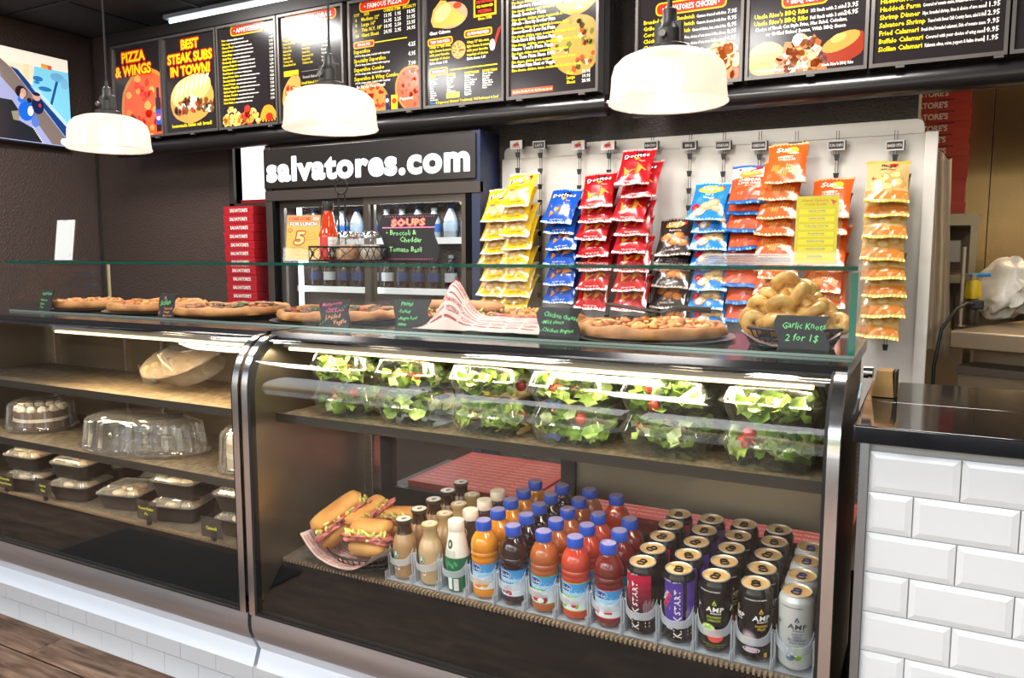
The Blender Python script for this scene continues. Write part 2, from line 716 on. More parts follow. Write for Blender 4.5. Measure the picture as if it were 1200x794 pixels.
# ------------------------------------------------------------------ walls
WX0, WX1, WZ0, WZ1 = -3.806, -3.535, 1.612, 2.06
wb_ = MB()
wb_.box(-5.25, WX0, 3.55, 3.66, 0, 2.79).box(WX1, -2.0, 3.55, 3.66, 0, 2.79).box(WX0, WX1, 3.55, 3.66, 0, WZ0).box(WX0, WX1, 3.55, 3.66, WZ1, 2.79)
wall_back = struct(wb_.build('wall_back', WALLP, smooth=0))
struct(MB().box(-2.0, -0.056, 3.55, 3.66, 0, 2.79).build('wall_back_upper', WALLD, smooth=0)).name = 'wall_back_right'
struct(MB().box(-5.25, -5.15, -2.25, 3.55, 0, 2.79).build('wall_left', WALLP, smooth=0))
struct(MB().box(4.0, 4.1, -2.25, 5.3, 0, 2.79).build('wall_right', pmat('cream_wall', '#cdbfa8', 0.8), smooth=0))
struct(MB().box(-0.156, -0.056, 3.66, 5.2, 0, 2.79).build('wall_kitchen_side', pmat('grey_wall', '#6a6258', 0.7), smooth=0))
wk = struct(MB().box(-0.156, 4.0, 5.2, 5.3, 0, 2.79).build('wall_kitchen_back', pmat('kitchen_wall', '#8a7a62', 0.6), smooth=0))
struct(MB().box(-5.13, -5.116, 3.535, 3.55, 0, 2.77).build('trim_1', DARKFR, smooth=0))
# window in the back wall
w1 = struct(MB().box(WX0, WX1, 3.6, 3.606, WZ0, WZ1).build('window_1', emat('bright_frosted_pane', '#fbfdff', 1.6), smooth=0))
wf = MB().box(WX0 - 0.04, WX0, 3.53, 3.62, WZ0 - 0.03, WZ1).box(WX1, WX1 + 0.03, 3.53, 3.62, WZ0 - 0.03, WZ1).box(WX0 - 0.04, WX1 + 0.03, 3.53, 3.62, WZ0 - 0.035, WZ0)
wf.build('window_frame', DARKFR, w1, smooth=0)
MB().box(WX0, WX1, 3.585, 3.6, WZ0, WZ0 + 0.025).build('window_sill', pmat('red_ledge', '#a1202a', 0.5), w1, smooth=0)

# shop front behind the camera: low wall, big panes, mullions (only its reflections are in the picture)
wfw = MB().box(-5.25, 4.1, -2.3, -2.2, 0, 0.28).box(-5.25, 4.1, -2.3, -2.2, 2.45, 2.79)
for mx in (-5.2, -3.45, -1.75, 0.0, 1.75, 3.95):
    wfw.box(mx - 0.05, mx + 0.05, -2.3, -2.2, 0.28, 2.45)
struct(wfw.build('wall_front', pmat('shop_front_frame', '#2b2a2a', 0.5), smooth=0))
struct(MB().box(-14, 14, -16, -2.3, -0.12, -0.06).build('ground_outside', pmat('pale_pavement', '#b9b7b0', 0.9, var=(0.7, 0.15)), smooth=0))
LEAFG = pmat('tree_leaf', '#5c8a3c', 0.6, var=(6, 0.4))
for k, (tx, ty, s) in enumerate([(-5.2, -9.0, 1.0), (-1.0, -13.0, 1.25), (3.6, -9.5, 1.0)]):
    t = thing('street_tree', ['round street tree across from the tall end of the shop front', 'big street tree across from the middle of the shop front', 'round street tree across from the kitchen end of the shop front'][k], 'tree', (tx, ty, -0.06))
    MB().lathe([(0.14, 0), (0.1, 1.0), (0.09, 1.9)], 10).build('trunk', pmat('bark', '#5a4635', 0.9), t)
    c = MB()
    for q in range(22):
        c.blob((rnd.gauss(0, 0.7) * s, rnd.gauss(0, 0.7) * s, 2.4 * s + rnd.gauss(0, 0.5)), rnd.uniform(0.35, 0.65) * s, 0, 9, 6, 0.5, 3.5, q * 1.3)
    c.build('crown', LEAFG, t)

# dark doormat with olive leaf dashes on the floor before the display cases
t = thing('floor_mat', 'dark navy floor mat with olive leaf dashes before the cake case', 'mat', (-2.75, 0.78, 0.0))
MB().box(-0.55, 0.55, -0.3, 0.3, 0, 0.008).build('base', pmat('navy_rubber', '#14151f', 0.9), t, smooth=0)
a = Art()
for i in range(9):
    a.ell(-0.45 + i * 0.11, 0.2, 0.045, 0.02, '#7d7a35', n=10, rings=1)
    a.rect(-0.5 + i * 0.11, 0.14, -0.42 + i * 0.11, 0.148, '#6b1f2a')
a.build('leaf_print', t, lambda x, y, h: (x, y, 0.008 + h))


# ------------------------------------------------------------------ display cases
def arc_profile(t=0.0, z0=0.372):
    p = [(1.405 - t, z0), (1.405 - t, 0.6), (1.405 - t, 0.8), (1.405 - t, 0.955)]
    for k in range(1, 13):
        a = R(90) * k / 12
        p.append((1.505 - (0.1 + t) * math.cos(a), 0.955 + (0.13 + t) * math.sin(a)))
    return p


def strip(mb, x0, x1, t0, t1, m=0, z0=0.372):
    """band that follows the curved front between two offsets"""
    A, B = arc_profile(t0, z0), arc_profile(t1, z0)
    mb.prism(A + B[::-1], 'x', x0, x1, m)
    return mb


LIP = [(1.404, 0.372), (1.402, 0.352), (1.402, 0.335), (1.405, 0.318), (1.416, 0.293), (1.431, 0.262), (1.414, 0.216), (1.53, 0.212), (1.53, 0.372)]
DECK0, DECKS = 0.49, math.tan(R(4.5))


def deck_z(y):
    return DECK0 + (y - 1.505) * DECKS


def make_case(x0, x1, label, shelves, led0, led1):
    c = thing('display_case', label, 'display case', ((x0 + x1) / 2, 1.7, 0))
    def B(mb, n, m, **kw):
        o = mb.build(n, m, c, **kw)
        o.location = (-(x0 + x1) / 2, -1.7, 0)
        return o
    tr = MB().prism(LIP[4:7] + [(1.53, 0.212), (1.53, 0.293)], 'x', x0, x1)
    B(tr, 'kick_ledge', WHITEP, smooth=25)
    B(MB().prism(LIP[:5] + [(1.47, 0.293), (1.47, 0.372)], 'x', x0, x1), 'sill', ALU, smooth=40)
    B(MB().box(x0 + 0.004, x1 - 0.004, 1.412, 1.424, 0.372, 0.384).box(x0 + 0.004, x1 - 0.004, 1.398, 1.404, 0.372, 0.378), 'glass_channel', RUBBER, smooth=0)
    B(MB().prism([(1.415, 0.372), (1.505, 0.47), (1.505, 0.485), (1.412, 0.384)], 'x', x0 + 0.02, x1 - 0.02), 'front_well', MATTE, smooth=0)
    B(strip(MB(), x0 + 0.012, x1 - 0.012, -0.003, 0.003, z0=0.378), 'front_glass', GLASS, smooth=40)
    for (a, b) in ((x0, x0 + 0.02), (x1 - 0.02, x1)):
        s = strip(MB(), a, b, -0.012, 0.008)
        B(s, 'end_frame', CHROME, smooth=40)
    for (a, b) in ((x0 + 0.02, x0 + 0.026), (x1 - 0.026, x1 - 0.02)):
        B(strip(MB(), a, b, -0.012, 0.006), 'gasket', RUBBER, smooth=40)
    for sgn, a in ((1, x0 + 0.004), (-1, x1 - 0.004)):
        pr = [(1.43, 0.40)] + [(p[0] + 0.02, p[1] - 0.015) for p in arc_profile(0.0, 0.42)[1:]] + [(1.86, 1.07), (1.86, 0.40)]
        B(MB().prism(pr, 'x', min(a, a + sgn * 0.012), max(a, a + sgn * 0.012)), 'end_panel', STEELW, smooth=0)
        B(MB().box(min(a, a + sgn * 0.04), max(a, a + sgn * 0.04), 1.86, 1.9, 0.37, 1.075), 'corner_post', STEEL, smooth=0, bevel=0.002)
    B(MB().prism([(1.505, DECK0 - 0.012), (1.505, DECK0), (1.90, deck_z(1.90)), (1.90, deck_z(1.9) - 0.03)], 'x', x0 + 0.016, x1 - 0.016), 'deck', pmat('deck_steel', '#8d857a', 0.4, 0.7, var=(30, 0.2)), smooth=0)
    g = MB()
    x = x0 + 0.03
    while x < x1 - 0.03:
        g.box(x, x + 0.005, 1.494, 1.510, DECK0 - 0.004, DECK0 + 0.003)
        x += 0.0105
    o = B(g, 'air_grille', pmat('tan_grille', '#84715a', 0.5), smooth=0)
    tag(o, kind='stuff')
    B(MB().box(x0, x1, 1.45, 1.9, 0.20, 0.40), 'base_body', MATTE, smooth=0)
    # polished top slab with a stepped front edge
    B(MB().prism([(1.5, 1.086), (1.506, 1.1), (2.02, 1.1), (2.02, 1.075), (1.52, 1.075), (1.5, 1.08)], 'x', x0 + 0.0015, x1 - 0.0015), 'countertop', pmat('dark_polished_top', '#2b2a2c', 0.12, 0.3), smooth=0)
    # light strip under the top
    B(MB().box(led0 - 0.02, led1 + 0.02, 1.512, 1.54, 1.060, 1.074), 'light_housing', pmat('housing_grey', '#8a8478', 0.5, 0.3), smooth=0)
    B(MB().tube([(led0, 1.512, 1.057), (led1, 1.512, 1.057)], 0.0045, 10), 'light_tube', emat('warm_led', '#ffdca6', 4.0))
    area_light('case_led_light', ((led0 + led1) / 2 - (x0 + x1) / 2, 1.53 - 1.7, 1.045), led1 - led0, 0.02, 4.5 if x0 > -2 else 9.0, (1.0, 0.82, 0.58) if x0 > -2 else (1.0, 0.72, 0.42), (R(-18), 0, 0), c)
    for (sz, sy) in shelves:
        sh = B(MB().prism([(sy, sz - 0.016), (sy, sz + 0.004), (sy + 0.006, sz + 0.004), (sy + 0.008, sz), (1.84, sz), (1.84, sz - 0.006), (sy + 0.012, sz - 0.006), (sy + 0.012, sz - 0.016)], 'x', x0 + 0.03, x1 - 0.03), 'shelf', pmat('perforated_shelf', '#7d6f5a', 0.45, 0.5, var=(70, 0.45, (1, 0.6, 1))), smooth=0)
        fr = B(MB().box(x0 + 0.03, x1 - 0.03, sy - 0.003, sy, sz - 0.018, sz + 0.005), 'shelf_edge', pmat('shelf_edge_dark', '#4a4640', 0.35, 0.6), smooth=0)
        B(MB().box(x0 + 0.08, x1 - 0.08, sy + 0.016, sy + 0.024, sz - 0.016, sz - 0.007), 'light_tube', emat('warm_led', '#ffdca6', 4.0), smooth=0)
        area_light('shelf_led_light', (0, sy + 0.02 - 1.7, sz - 0.018), x1 - x0 - 0.2, 0.012, 2.2 if x0 > -2 else 1.9, (1.0, 0.8, 0.54), (R(-12), 0, 0), c)
        for xx in (x0 + 0.05, (x0 + x1) / 2, x1 - 0.05):
            B(MB().prism([(sy + 0.05, sz - 0.008), (1.86, sz - 0.008), (1.86, sz - 0.03)], 'x', xx - 0.003, xx + 0.003), 'shelf_bracket', pmat('bracket_black', '#2a2826', 0.5, 0.4), smooth=0)
    return c, B


XR0, XR1 = -1.507, -0.112
XL0, XL1 = -3.06, -1.520
case_r, BR = make_case(XR0, XR1, 'curved glass display case filled with drinks and boxed salads', [(0.885, 1.485)], -1.45, -0.17)
case_l, BL = make_case(XL0, XL1, 'curved glass display case with domed cakes and black dessert boxes', [(0.878, 1.495), (0.69, 1.468)], -2.44, -1.58)
# backs of the cases
BR(MB().box(-0.80, -0.13, 1.888, 1.9, 0.655, 1.075), 'back_panel', STEELW, smooth=0)
fr = MB()
for (a, b, z0, z1) in ((-1.44, -1.40, 0.52, 1.075), (-0.84, -0.80, 0.52, 1.075), (-1.44, -0.80, 0.515, 0.60), (-1.44, -0.80, 0.885, 0.92), (-1.44, -0.80, 1.05, 1.075)):
    fr.box(a, b, 1.875, 1.9, z0, z1)
dr = BR(fr, 'sliding_door', pmat('door_black', '#1b1a19', 0.35), smooth=0)
MB().box(-1.40, -0.84, 1.885, 1.889, 0.60, 0.885).build('door_pane', GLASS, dr, smooth=0)
BL(MB().box(XL0 + 0.04, XL1 - 0.04, 1.885, 1.9, 0.5, 1.075), 'back_panel', pmat('back_panel_brown', '#77644e', 0.35, 0.6, var=(3, 0.15)), smooth=0)
for xx in (-2.62, -2.42, -2.0):
    BL(MB().box(xx, xx + 0.012, 1.875, 1.885, 0.5, 1.075), 'door_rail', STEEL, smooth=0)

# tiled base below the cases
wbase = struct(MB().box(-4.2, -0.13, 1.5445, 1.62, 0, 0.211).build('wall_base', GROUT, smooth=0))
btile = MB().box(0.0008, 0.1512, 1.536, 1.546, 0.0008, 0.0692).mesh('tile', TILE, 0)
for r_ in range(3):
    x = -4.16 + (0.076 if r_ % 2 else 0.0)
    while x < -0.29:
        place('tile', btile, wbase, (x, 0, 0.001 + 0.07 * r_))
        x += 0.152

# ------------------------------------------------------------------ glass guard on the cases
gx0, gx1, gy, gyb = -2.872, -0.112, 1.62, 2.0
t = thing('glass_guard', 'long clear glass guard box along the top of the display cases', 'glass guard', ((gx0 + gx1) / 2, 1.8, 1.1))
def G(mb, n, m, **kw):
    o = mb.build(n, m, t, **kw)
    o.location = (-(gx0 + gx1) / 2, -1.8, -1.1)
    return o
gm = -1.5
G(MB().box(gx0, gm - 0.001, gy, gy + 0.008, 1.101, 1.264).box(gm + 0.001, gx1, gy, gy + 0.008, 1.101, 1.264), 'front_pane', GLASSG, smooth=0)
G(MB().box(gx0, gx1, gy - 0.006, gyb + 0.1, 1.2655, 1.2775), 'top_pane', GLASSG, smooth=0)
G(MB().box(gx0, gx1, gy - 0.0075, gy - 0.0061, 1.2695, 1.2775), 'pane_edge', clear_mat('edge_tint', (0.25, 0.62, 0.52), 1.0, 0.05, film=0.55, filmcol=(0.015, 0.10, 0.075)), smooth=0)
G(MB().box(gx1 - 0.012, gx1, gy + 0.009, gyb, 1.101, 1.264), 'end_pane', GLASSG, smooth=0)
G(MB().box(gx1 - 0.012, gx1, gy + 0.0003, gy + 0.0088, 1.101, 1.264), 'pane_edge', GEDGE, smooth=0)
G(MB().box(gx0, gx0 + 0.008, gy + 0.009, gyb, 1.101, 1.264), 'end_pane', GLASSG, smooth=0)
G(MB().box(gx0, gx0 + 0.009, gyb, gyb + 0.008, 1.101, 1.264), 'rear_post', pmat('ivory_post', '#b7a584', 0.4), smooth=0)
G(MB().box(gx0, gx1, gy - 0.004, gy, 1.1005, 1.106), 'base_rail', pmat('rail_greygreen', '#8fa09b', 0.2, 0.5), smooth=0)

# ------------------------------------------------------------------ tiled service counter
sc_ = thing('service_counter', 'white tiled counter base beside the drinks case', 'counter', (1.3, 1.45, 0))
def S(mb, n, m, **kw):
    o = mb.build(n, m, sc_, **kw)
    o.location = (-1.3, -1.45, 0)
    return o
CX0 = -0.082
S(MB().box(CX0 + 0.004, 3.9, 1.428, 1.9, 0, 0.985), 'body', GROUT, smooth=0)
S(MB().box(CX0, CX0 + 0.014, 1.415, 1.9, 0, 0.985), 'metal_trim', pmat('trim_steel', '#9aa0a6', 0.3, 0.9), smooth=0)
TW, TH = 0.150, 0.0705
def btile_mesh(w):
    m = MB()
    b = 0.010
    y0, y1 = 1.428, 1.4212
    o = [(0, 0), (w, 0), (w, TH - 0.0016), (0, TH - 0.0016)]
    i = [(b, b), (w - b, b), (w - b, TH - 0.0016 - b), (b, TH - 0.0016 - b)]
    vs = [(x, y0, z) for x, z in o] + [(x, y0 - 0.004, z) for x, z in o] + [(x, y1, z) for x, z in i]
    fs = [(0, 1, 5, 4), (1, 2, 6, 5), (2, 3, 7, 6), (3, 0, 4, 7), (4, 5, 9, 8), (5, 6, 10, 9), (6, 7, 11, 10), (7, 4, 8, 11), (8, 9, 10, 11)]
    m.add(vs, fs)
    return m.mesh('tile', TILE, 0)
FULL, HALF, FIRST = btile_mesh(TW - 0.002), btile_mesh(0.068), btile_mesh(0.134)
top_z = 0.972
for r_ in range(13):
    z = top_z - TH * (r_ + 1)
    x = CX0 + 0.015
    if r_ % 2 == 0:
        place('tile', FIRST, sc_, (x - 1.3, -1.45, z)); x += 0.136
    else:
        place('tile', HALF, sc_, (x - 1.3, -1.45, z)); x += 0.070
    for k in range(6 if r_ < 9 else 5):
        place('tile', FULL, sc_, (x - 1.3, -1.45, z)); x += TW
ctop = tag(MB().box(-0.094, 3.9, 1.40, 1.655, 0.987, 1.017).box(-0.094, 3.9, 1.6565, 1.93, 0.987, 1.0165).build('countertop', STONE, bevel=0.003), 'glossy black speckled stone slab on top of the white tiled counter', 'countertop')

# ------------------------------------------------------------------ menu boards under the ceiling
YEL, WHT, RED, ORA, BLK = '#f0d51e', '#f4efe2', '#d8301f', '#f08a1d', '#262122'
MG, ME = 0.18, 0.34      # back-lit prints: gloss and glow


def banner(a, s, cx, cy, w, h):
    a.rrect(cx - w / 2 - 0.006, cy - h / 2 - 0.006, cx + w / 2 + 0.006, cy + h / 2 + 0.006, h / 2, '#e9b21c', 2)
    a.rrect(cx - w / 2, cy - h / 2, cx + w / 2, cy + h / 2, h / 2 - 0.004, RED, 3)
    a.text(s, cx, cy - h * 0.27, h * 0.54, WHT, 'c', 'b', maxw=w * 0.84, L=5)


def pizza_art(a, cx, cy, r, seed, tops=('#c9331c', '#d8482a'), base='#e5a04a', L=2, ry=None):
    q = random.Random(seed)
    ry = ry or r
    a.ell(cx, cy, r, ry, '#c9843c', L, 28, wob=0.06, seed=seed)
    a.ell(cx, cy, r * 0.9, ry * 0.9, base, L + 1, 28, wob=0.06, seed=seed)
    for k in range(46):
        t, d = q.uniform(0, 2 * PI), math.sqrt(q.random()) * 0.83
        a.ell(cx + math.cos(t) * d * r, cy + math.sin(t) * d * ry, r * q.uniform(0.07, 0.13), ry * q.uniform(0.07, 0.12), q.choice(tops), L + 2, 9, wob=0.3, seed=k, rings=1)


def chunks_art(a, x0, x1, y0, y1, n, cols, s0, s1, seed, L=2):
    q = random.Random(seed)
    for k in range(n):
        x = q.uniform(x0, x1)
        y = q.uniform(y0, y0 + (y1 - y0) * (0.45 + 0.55 * math.sin(PI * (x - x0) / (x1 - x0))))
        r = q.uniform(s0, s1)
        a.ell(x, y, r, r * q.uniform(0.6, 0.95), q.choice(cols), L + (k % 3), 10, q.uniform(0, 3), 0.35, k, 1)


def price_rows(a, rows, x0, xm, x1, y, dy, h, seed=0):
    for (n, d, p) in rows:
        a.text(n, x0, y, h, YEL, maxw=(xm - x0) if d else 0.3)
        w = min(sum(GLYPH['b'][c][2] for c in n if c in GLYPH['b']) * h / GLYPH['b']['cap'], xm - x0)
        if d:
            a.text(d, x0 + w + 0.008, y, h * 0.72, WHT, maxw=x1 - 0.045 - (x0 + w + 0.008))
        if p:
            a.text(p, x1, y, h, WHT, 'r')
        y -= dy
    return y


BW, BH = 0.435, 0.56


def board_1(a):
    pizza_art(a, 0.30, 0.17, 0.25, 3, ('#c8301c', '#d63a22', '#e0562f', '#e8a04c'), '#dd5a2c', ry=0.24)
    chunks_art(a, 0.02, 0.25, 0.0, 0.14, 40, ('#b8441a', '#c65a22', '#8a3414', '#d97a35'), 0.02, 0.035, 5, 5)
    a.rect(0.385, 0.02, 0.43, 0.22, '#2a1a18', 8)
    a.rect(0.395, 0.22, 0.42, 0.28, '#2a1a18', 8)
    a.rect(0.385, 0.06, 0.43, 0.15, '#1d4fb0', 9)
    a.ell(0.407, 0.105, 0.018, 0.02, '#e9e4e0', 10, rings=1)
    a.poly([(0.39, 0.107), (0.424, 0.111), (0.42, 0.122), (0.407, 0.126), (0.394, 0.121)], '#cf2a26', 11)
    a.outlined('PIZZA', 0.19, 0.455, 0.062, YEL, RED, al='c', w='x', L=13)
    a.outlined('& WINGS', 0.185, 0.375, 0.062, YEL, RED, al='c', w='x', L=13)


def board_2(a):
    a.ell(0.23, 0.185, 0.195, 0.135, '#c98a44', 2, 30, 0.12, 0.05, 4)
    a.ell(0.22, 0.235, 0.18, 0.085, '#e2b06a', 3, 28, 0.2, 0.06, 8)
    for k in range(7):
        a.ell(0.1 + k * 0.045, 0.235 + 0.012 * k, 0.012, 0.06, '#f2d6a4', 4, 12, -0.4, rings=1)
    chunks_art(a, 0.08, 0.4, 0.11, 0.2, 70, ('#6b4426', '#8a5a34', '#4f3320', '#c23a2a', '#e8dcc0', '#5d3a20'), 0.012, 0.024, 11, 5)
    a.outlined('BEST', 0.23, 0.475, 0.055, YEL, RED, al='c', w='x', L=10)
    a.outlined('STEAK SUBS', 0.225, 0.40, 0.055, YEL, RED, al='c', w='x', maxw=0.40, L=10)
    a.outlined('IN TOWN!', 0.225, 0.328, 0.055, YEL, RED, al='c', w='x', L=10)
    a.text('homemade Italian sub bread!', 0.22, 0.03, 0.022, YEL, 'c', maxw=0.37)


def board_3(a):
    banner(a, '\u2022 APPETIZERS \u2022', 0.23, 0.525, 0.26, 0.045)
    names = ['Fries', 'Pizza Logs', 'Cheese Bread', 'Garlic Bread', 'Onion Rings', 'Curly Fries', 'Mozzarella Sticks', 'Jalapeno Poppers', 'Fried Mushrooms', 'Fried Ravioli', 'Sweet Potato Fries', 'Zucchini Sticks', 'Loaded Potato', 'Chicken Wing Dip', 'Stuffed Peppers', 'Chicken Tenders', 'Italian Sausage', 'Fried Pickles']
    q = random.Random(2)
    rows = [(n, q.choice(['with sauce, lightly seasoned', 'served hot with marinara sauce', 'breaded & fried, with ranch', 'your choice of dipping sauce']), '%d.%02d' % (q.randint(3, 9), q.choice((25, 50, 95)))) for n in names]
    price_rows(a, rows, 0.02, 0.2, 0.43, 0.475, 0.0203, 0.0125)
    chunks_art(a, 0.02, 0.15, 0.01, 0.1, 30, ('#e2b25a', '#d39a44', '#f0cc7c'), 0.015, 0.026, 21)
    chunks_art(a, 0.15, 0.30, 0.01, 0.1, 26, ('#d8a454', '#c98a3c', '#ecc27a', '#c03324'), 0.015, 0.026, 22)
    for k in range(7):
        a.ell(0.33 + 0.016 * k, 0.055, 0.011, 0.048, '#d9902f', 3 + k % 2, 12, -0.5 + 0.18 * k, rings=1)
    a.ell(0.385, 0.035, 0.028, 0.022, '#b22a1c', 6, rings=1)


def board_4(a):
    banner(a, 'ITALIAN SUBS \u2022 WRAPS', 0.225, 0.525, 0.36, 0.045)
    q = random.Random(4)
    subs = ['Turkey', 'Ham', 'Salami', 'Capicola', 'Royal', 'Assorted', 'Roast Beef', 'Tuna', 'Steak', 'Meatball', 'Sausage', 'Veggie', 'Chicken']
    for c in range(3):
        for k in range(11):
            a.text(q.choice(subs) + (' Sub' if c < 2 else ''), 0.02 + c * 0.14, 0.475 - k * 0.0185, 0.011, YEL if c < 2 else WHT, maxw=0.12)
    a.rrect(0.02, 0.235, 0.13, 0.265, 0.004, '#e7bf28', 2)
    a.rect(0.15, 0.25, 0.43, 0.2525, '#9a948a')
    a.ell(0.075, 0.15, 0.062, 0.10, '#d69a4e', 2, 24, -0.5, 0.1, 2)
    chunks_art(a, 0.03, 0.11, 0.1, 0.2, 30, ('#b5402c', '#e0b070', '#d8cda0', '#c8603a'), 0.01, 0.018, 31, 3)
    a.text('French Baked', 0.16, 0.215, 0.014, '#bdb6aa')
    for k, s in enumerate(('Small Baked Sub', 'Medium Sub or Wrap', 'Large Italian Sub')):
        a.text(s, 0.15, 0.185 - k * 0.026, 0.014, YEL, maxw=0.2)
    for k in range(3):
        a.rrect(0.37, 0.195 - 0.028 * k, 0.42, 0.218 - 0.028 * k, 0.003, RED, 2)
    a.rrect(0.21, 0.085, 0.39, 0.135, 0.004, RED, 2)
    a.text('TOASTED FREE', 0.30, 0.1, 0.018, WHT, 'c')
    for k, s in enumerate(('Hot Subs or Salads made to order', 'Cold cuts sliced fresh every day', 'Add cheese, extra meat or bacon')):
        a.text(s, 0.05, 0.055 - k * 0.022, 0.013, (YEL, WHT, YEL)[k], maxw=0.34)


def board_5(a):
    banner(a, '\u2022 FAMOUS PIZZA \u2022', 0.225, 0.527, 0.32, 0.045)
    for s, x in (('CUT', 0.02), ('SIZE', 0.09), ('CHEESE', 0.22), ('ITEM', 0.29), ('SPECIALTY', 0.345)):
        a.text(s, x, 0.483, 0.014, YEL, maxw=0.085)
    for k, (c, n, p) in enumerate((('6', 'Medium 12"', ('13.95', '1.95', '18.95')), ('8', 'Large 16"', ('16.95', '2.25', '21.95')), ('8', 'Thin N.Y. 18"', ('18.95', '2.50', '23.95')), ('24', 'Giant Sheet', ('24.95', '2.95', '30.95')))):
        y = 0.457 - k * 0.026
        a.text(c, 0.03, y, 0.017, YEL)
        a.text(n, 0.07, y, 0.018, YEL, maxw=0.145)
        for j, xx in enumerate((0.275, 0.335, 0.425)):
            a.text(p[j], xx, y, 0.018, WHT, 'r')
    a.rect(0.16, 0.341, 0.37, 0.346, YEL)
    banner(a, 'SPECIALTIES', 0.085, 0.342, 0.13, 0.022)
    for k, (n, p) in enumerate((('Superslice', '4.25'), ('Specialty Superslice', '4.95'), ('Superslice Combo', '7.00'), ('Superslice & Wing Combo', '9.95'))):
        y = 0.30 - k * 0.045
        a.text(n, 0.015, y, 0.02, YEL, maxw=0.31)
        a.text(p, 0.425, y, 0.02, WHT, 'r')
        a.text('1/4 of a large pizza, loaded with toppings', 0.02, y - 0.017, 0.0105, WHT, maxw=0.33)
    pizza_art(a, 0.13, 0.03, 0.12, 8, ('#b8361e', '#c84a26'), '#d88a45')
    pizza_art(a, 0.40, 0.10, 0.11, 9, ('#c23a20', '#cf5a30'), '#d4603a')
    a.text('As Big As Your Head!', 0.03, 0.125, 0.016, WHT, L=9)
    a.rect(0.225, 0.0, 0.25, 0.08, '#2a2d55', 8).ell(0.237, 0.05, 0.01, 0.011, '#e9e4e0', 9, rings=1)
    a.rect(0.262, 0.0, 0.305, 0.075, '#e6b921', 8).ell(0.283, 0.045, 0.016, 0.013, '#c8401f', 9, rings=1)
    a.text('Pepperoni', 0.32, 0.045, 0.015, WHT, L=9, maxw=0.1)


def board_6(a):
    for k, s in enumerate(('Folded pizza dough baked golden', '2 your toppings inside & sauce')):
        a.text(s, 0.03, 0.535 - k * 0.026, 0.018, YEL, maxw=0.3)
    a.text('Extra toppings 1.95', 0.17, 0.49, 0.011, WHT)
    a.ell(0.145, 0.415, 0.105, 0.062, '#a98a6a', 1, 24)
    a.poly([(0.03, 0.40), (0.045, 0.45), (0.09, 0.49), (0.12, 0.485), (0.2, 0.42), (0.235, 0.395), (0.2, 0.365), (0.1, 0.36), (0.045, 0.37)], '#df9b4c', 3)
    a.ell(0.1, 0.43, 0.055, 0.035, '#eec078', 4, 18, 0.5)
    a.ell(0.19, 0.455, 0.025, 0.015, '#b4402a', 3, rings=1)
    a.text('Giant Calzone', 0.02, 0.335, 0.016, WHT)
    a.rect(0.285, 0.385, 0.415, 0.475, '#e7b11e', 2).rect(0.295, 0.395, 0.405, 0.465, '#2a1212', 3)
    a.text('SALVATORE\'S', 0.35, 0.445, 0.014, '#d23b24', 'c', 'b', maxw=0.1).text('OLD FASHIONED', 0.35, 0.425, 0.012, YEL, 'c', 'b', maxw=0.095, L=5).text('PIZZERIA', 0.35, 0.402, 0.014, '#d23b24', 'c', L=5)
    a.text('Since 1978', 0.35, 0.37, 0.013, YEL, 'c')
    banner(a, 'THIN THIN PIZZA', 0.085, 0.30, 0.14, 0.024)
    banner(a, 'GLUTEN FREE PIZZA', 0.31, 0.315, 0.15, 0.024)
    for x in (0.02, 0.245):
        for k in range(5):
            a.text(('Crispy 12" thin crust,', 'light cheese & sauce', 'with your favorite', 'toppings of choice', 'Extra items 1.95')[k], x, 0.272 - k * 0.019, 0.012, YEL if k < 4 else WHT, maxw=0.13)
    pizza_art(a, 0.195, 0.25, 0.042, 14, ('#c85a34', '#d87a48'), '#dd9f5c')
    a.poly([(0.40, 0.26), (0.425, 0.32), (0.44, 0.33), (0.435, 0.31), (0.41, 0.25)], RED, 4).ell(0.392, 0.25, 0.016, 0.026, '#e8dcc8', 5, rings=1)
    a.rect(0.145, 0.158, 0.42, 0.163, YEL)
    banner(a, 'TOPPINGS', 0.075, 0.16, 0.1, 0.024)
    cols = (('MEAT', 'Pepperoni', 'Sausage', 'Meatballs', 'Bacon', 'Ham', 'Steak', 'Chicken', 'Capicola', 'Salami', 'Anchovies'), ('CHEESE', 'Mozzarella', 'Romano', 'Ricotta', 'Feta', 'Cheddar', 'Bleu', 'Provolone'), ('VEGETABLES', 'Mushrooms', 'Onions', 'Green Peppers', 'Hot Peppers', 'Black Olives', 'Spinach', 'Tomato', 'Broccoli', 'Eggplant'), ('MORE ITEMS', 'Sliced Garlic', 'Pineapple', 'Jalapeno', 'Extra Sauce', 'White Sauce', 'BBQ Sauce', 'Pesto'))
    for c, cc in enumerate(cols):
        x = 0.02 + c * 0.105
        for k, s in enumerate(cc):
            a.text(s, x, 0.132 - k * 0.0108, 0.0085 if k else 0.011, WHT if k else YEL, maxw=0.095)
    a.rrect(0.12, 0.028, 0.2, 0.055, 0.003, '#e8a821', 2)
    a.text('New:', 0.02, 0.008, 0.012, '#2f7fd0').text('3 Pepperoni Choices! Traditional, Old Fashioned & Beef', 0.055, 0.008, 0.012, YEL, maxw=0.37)


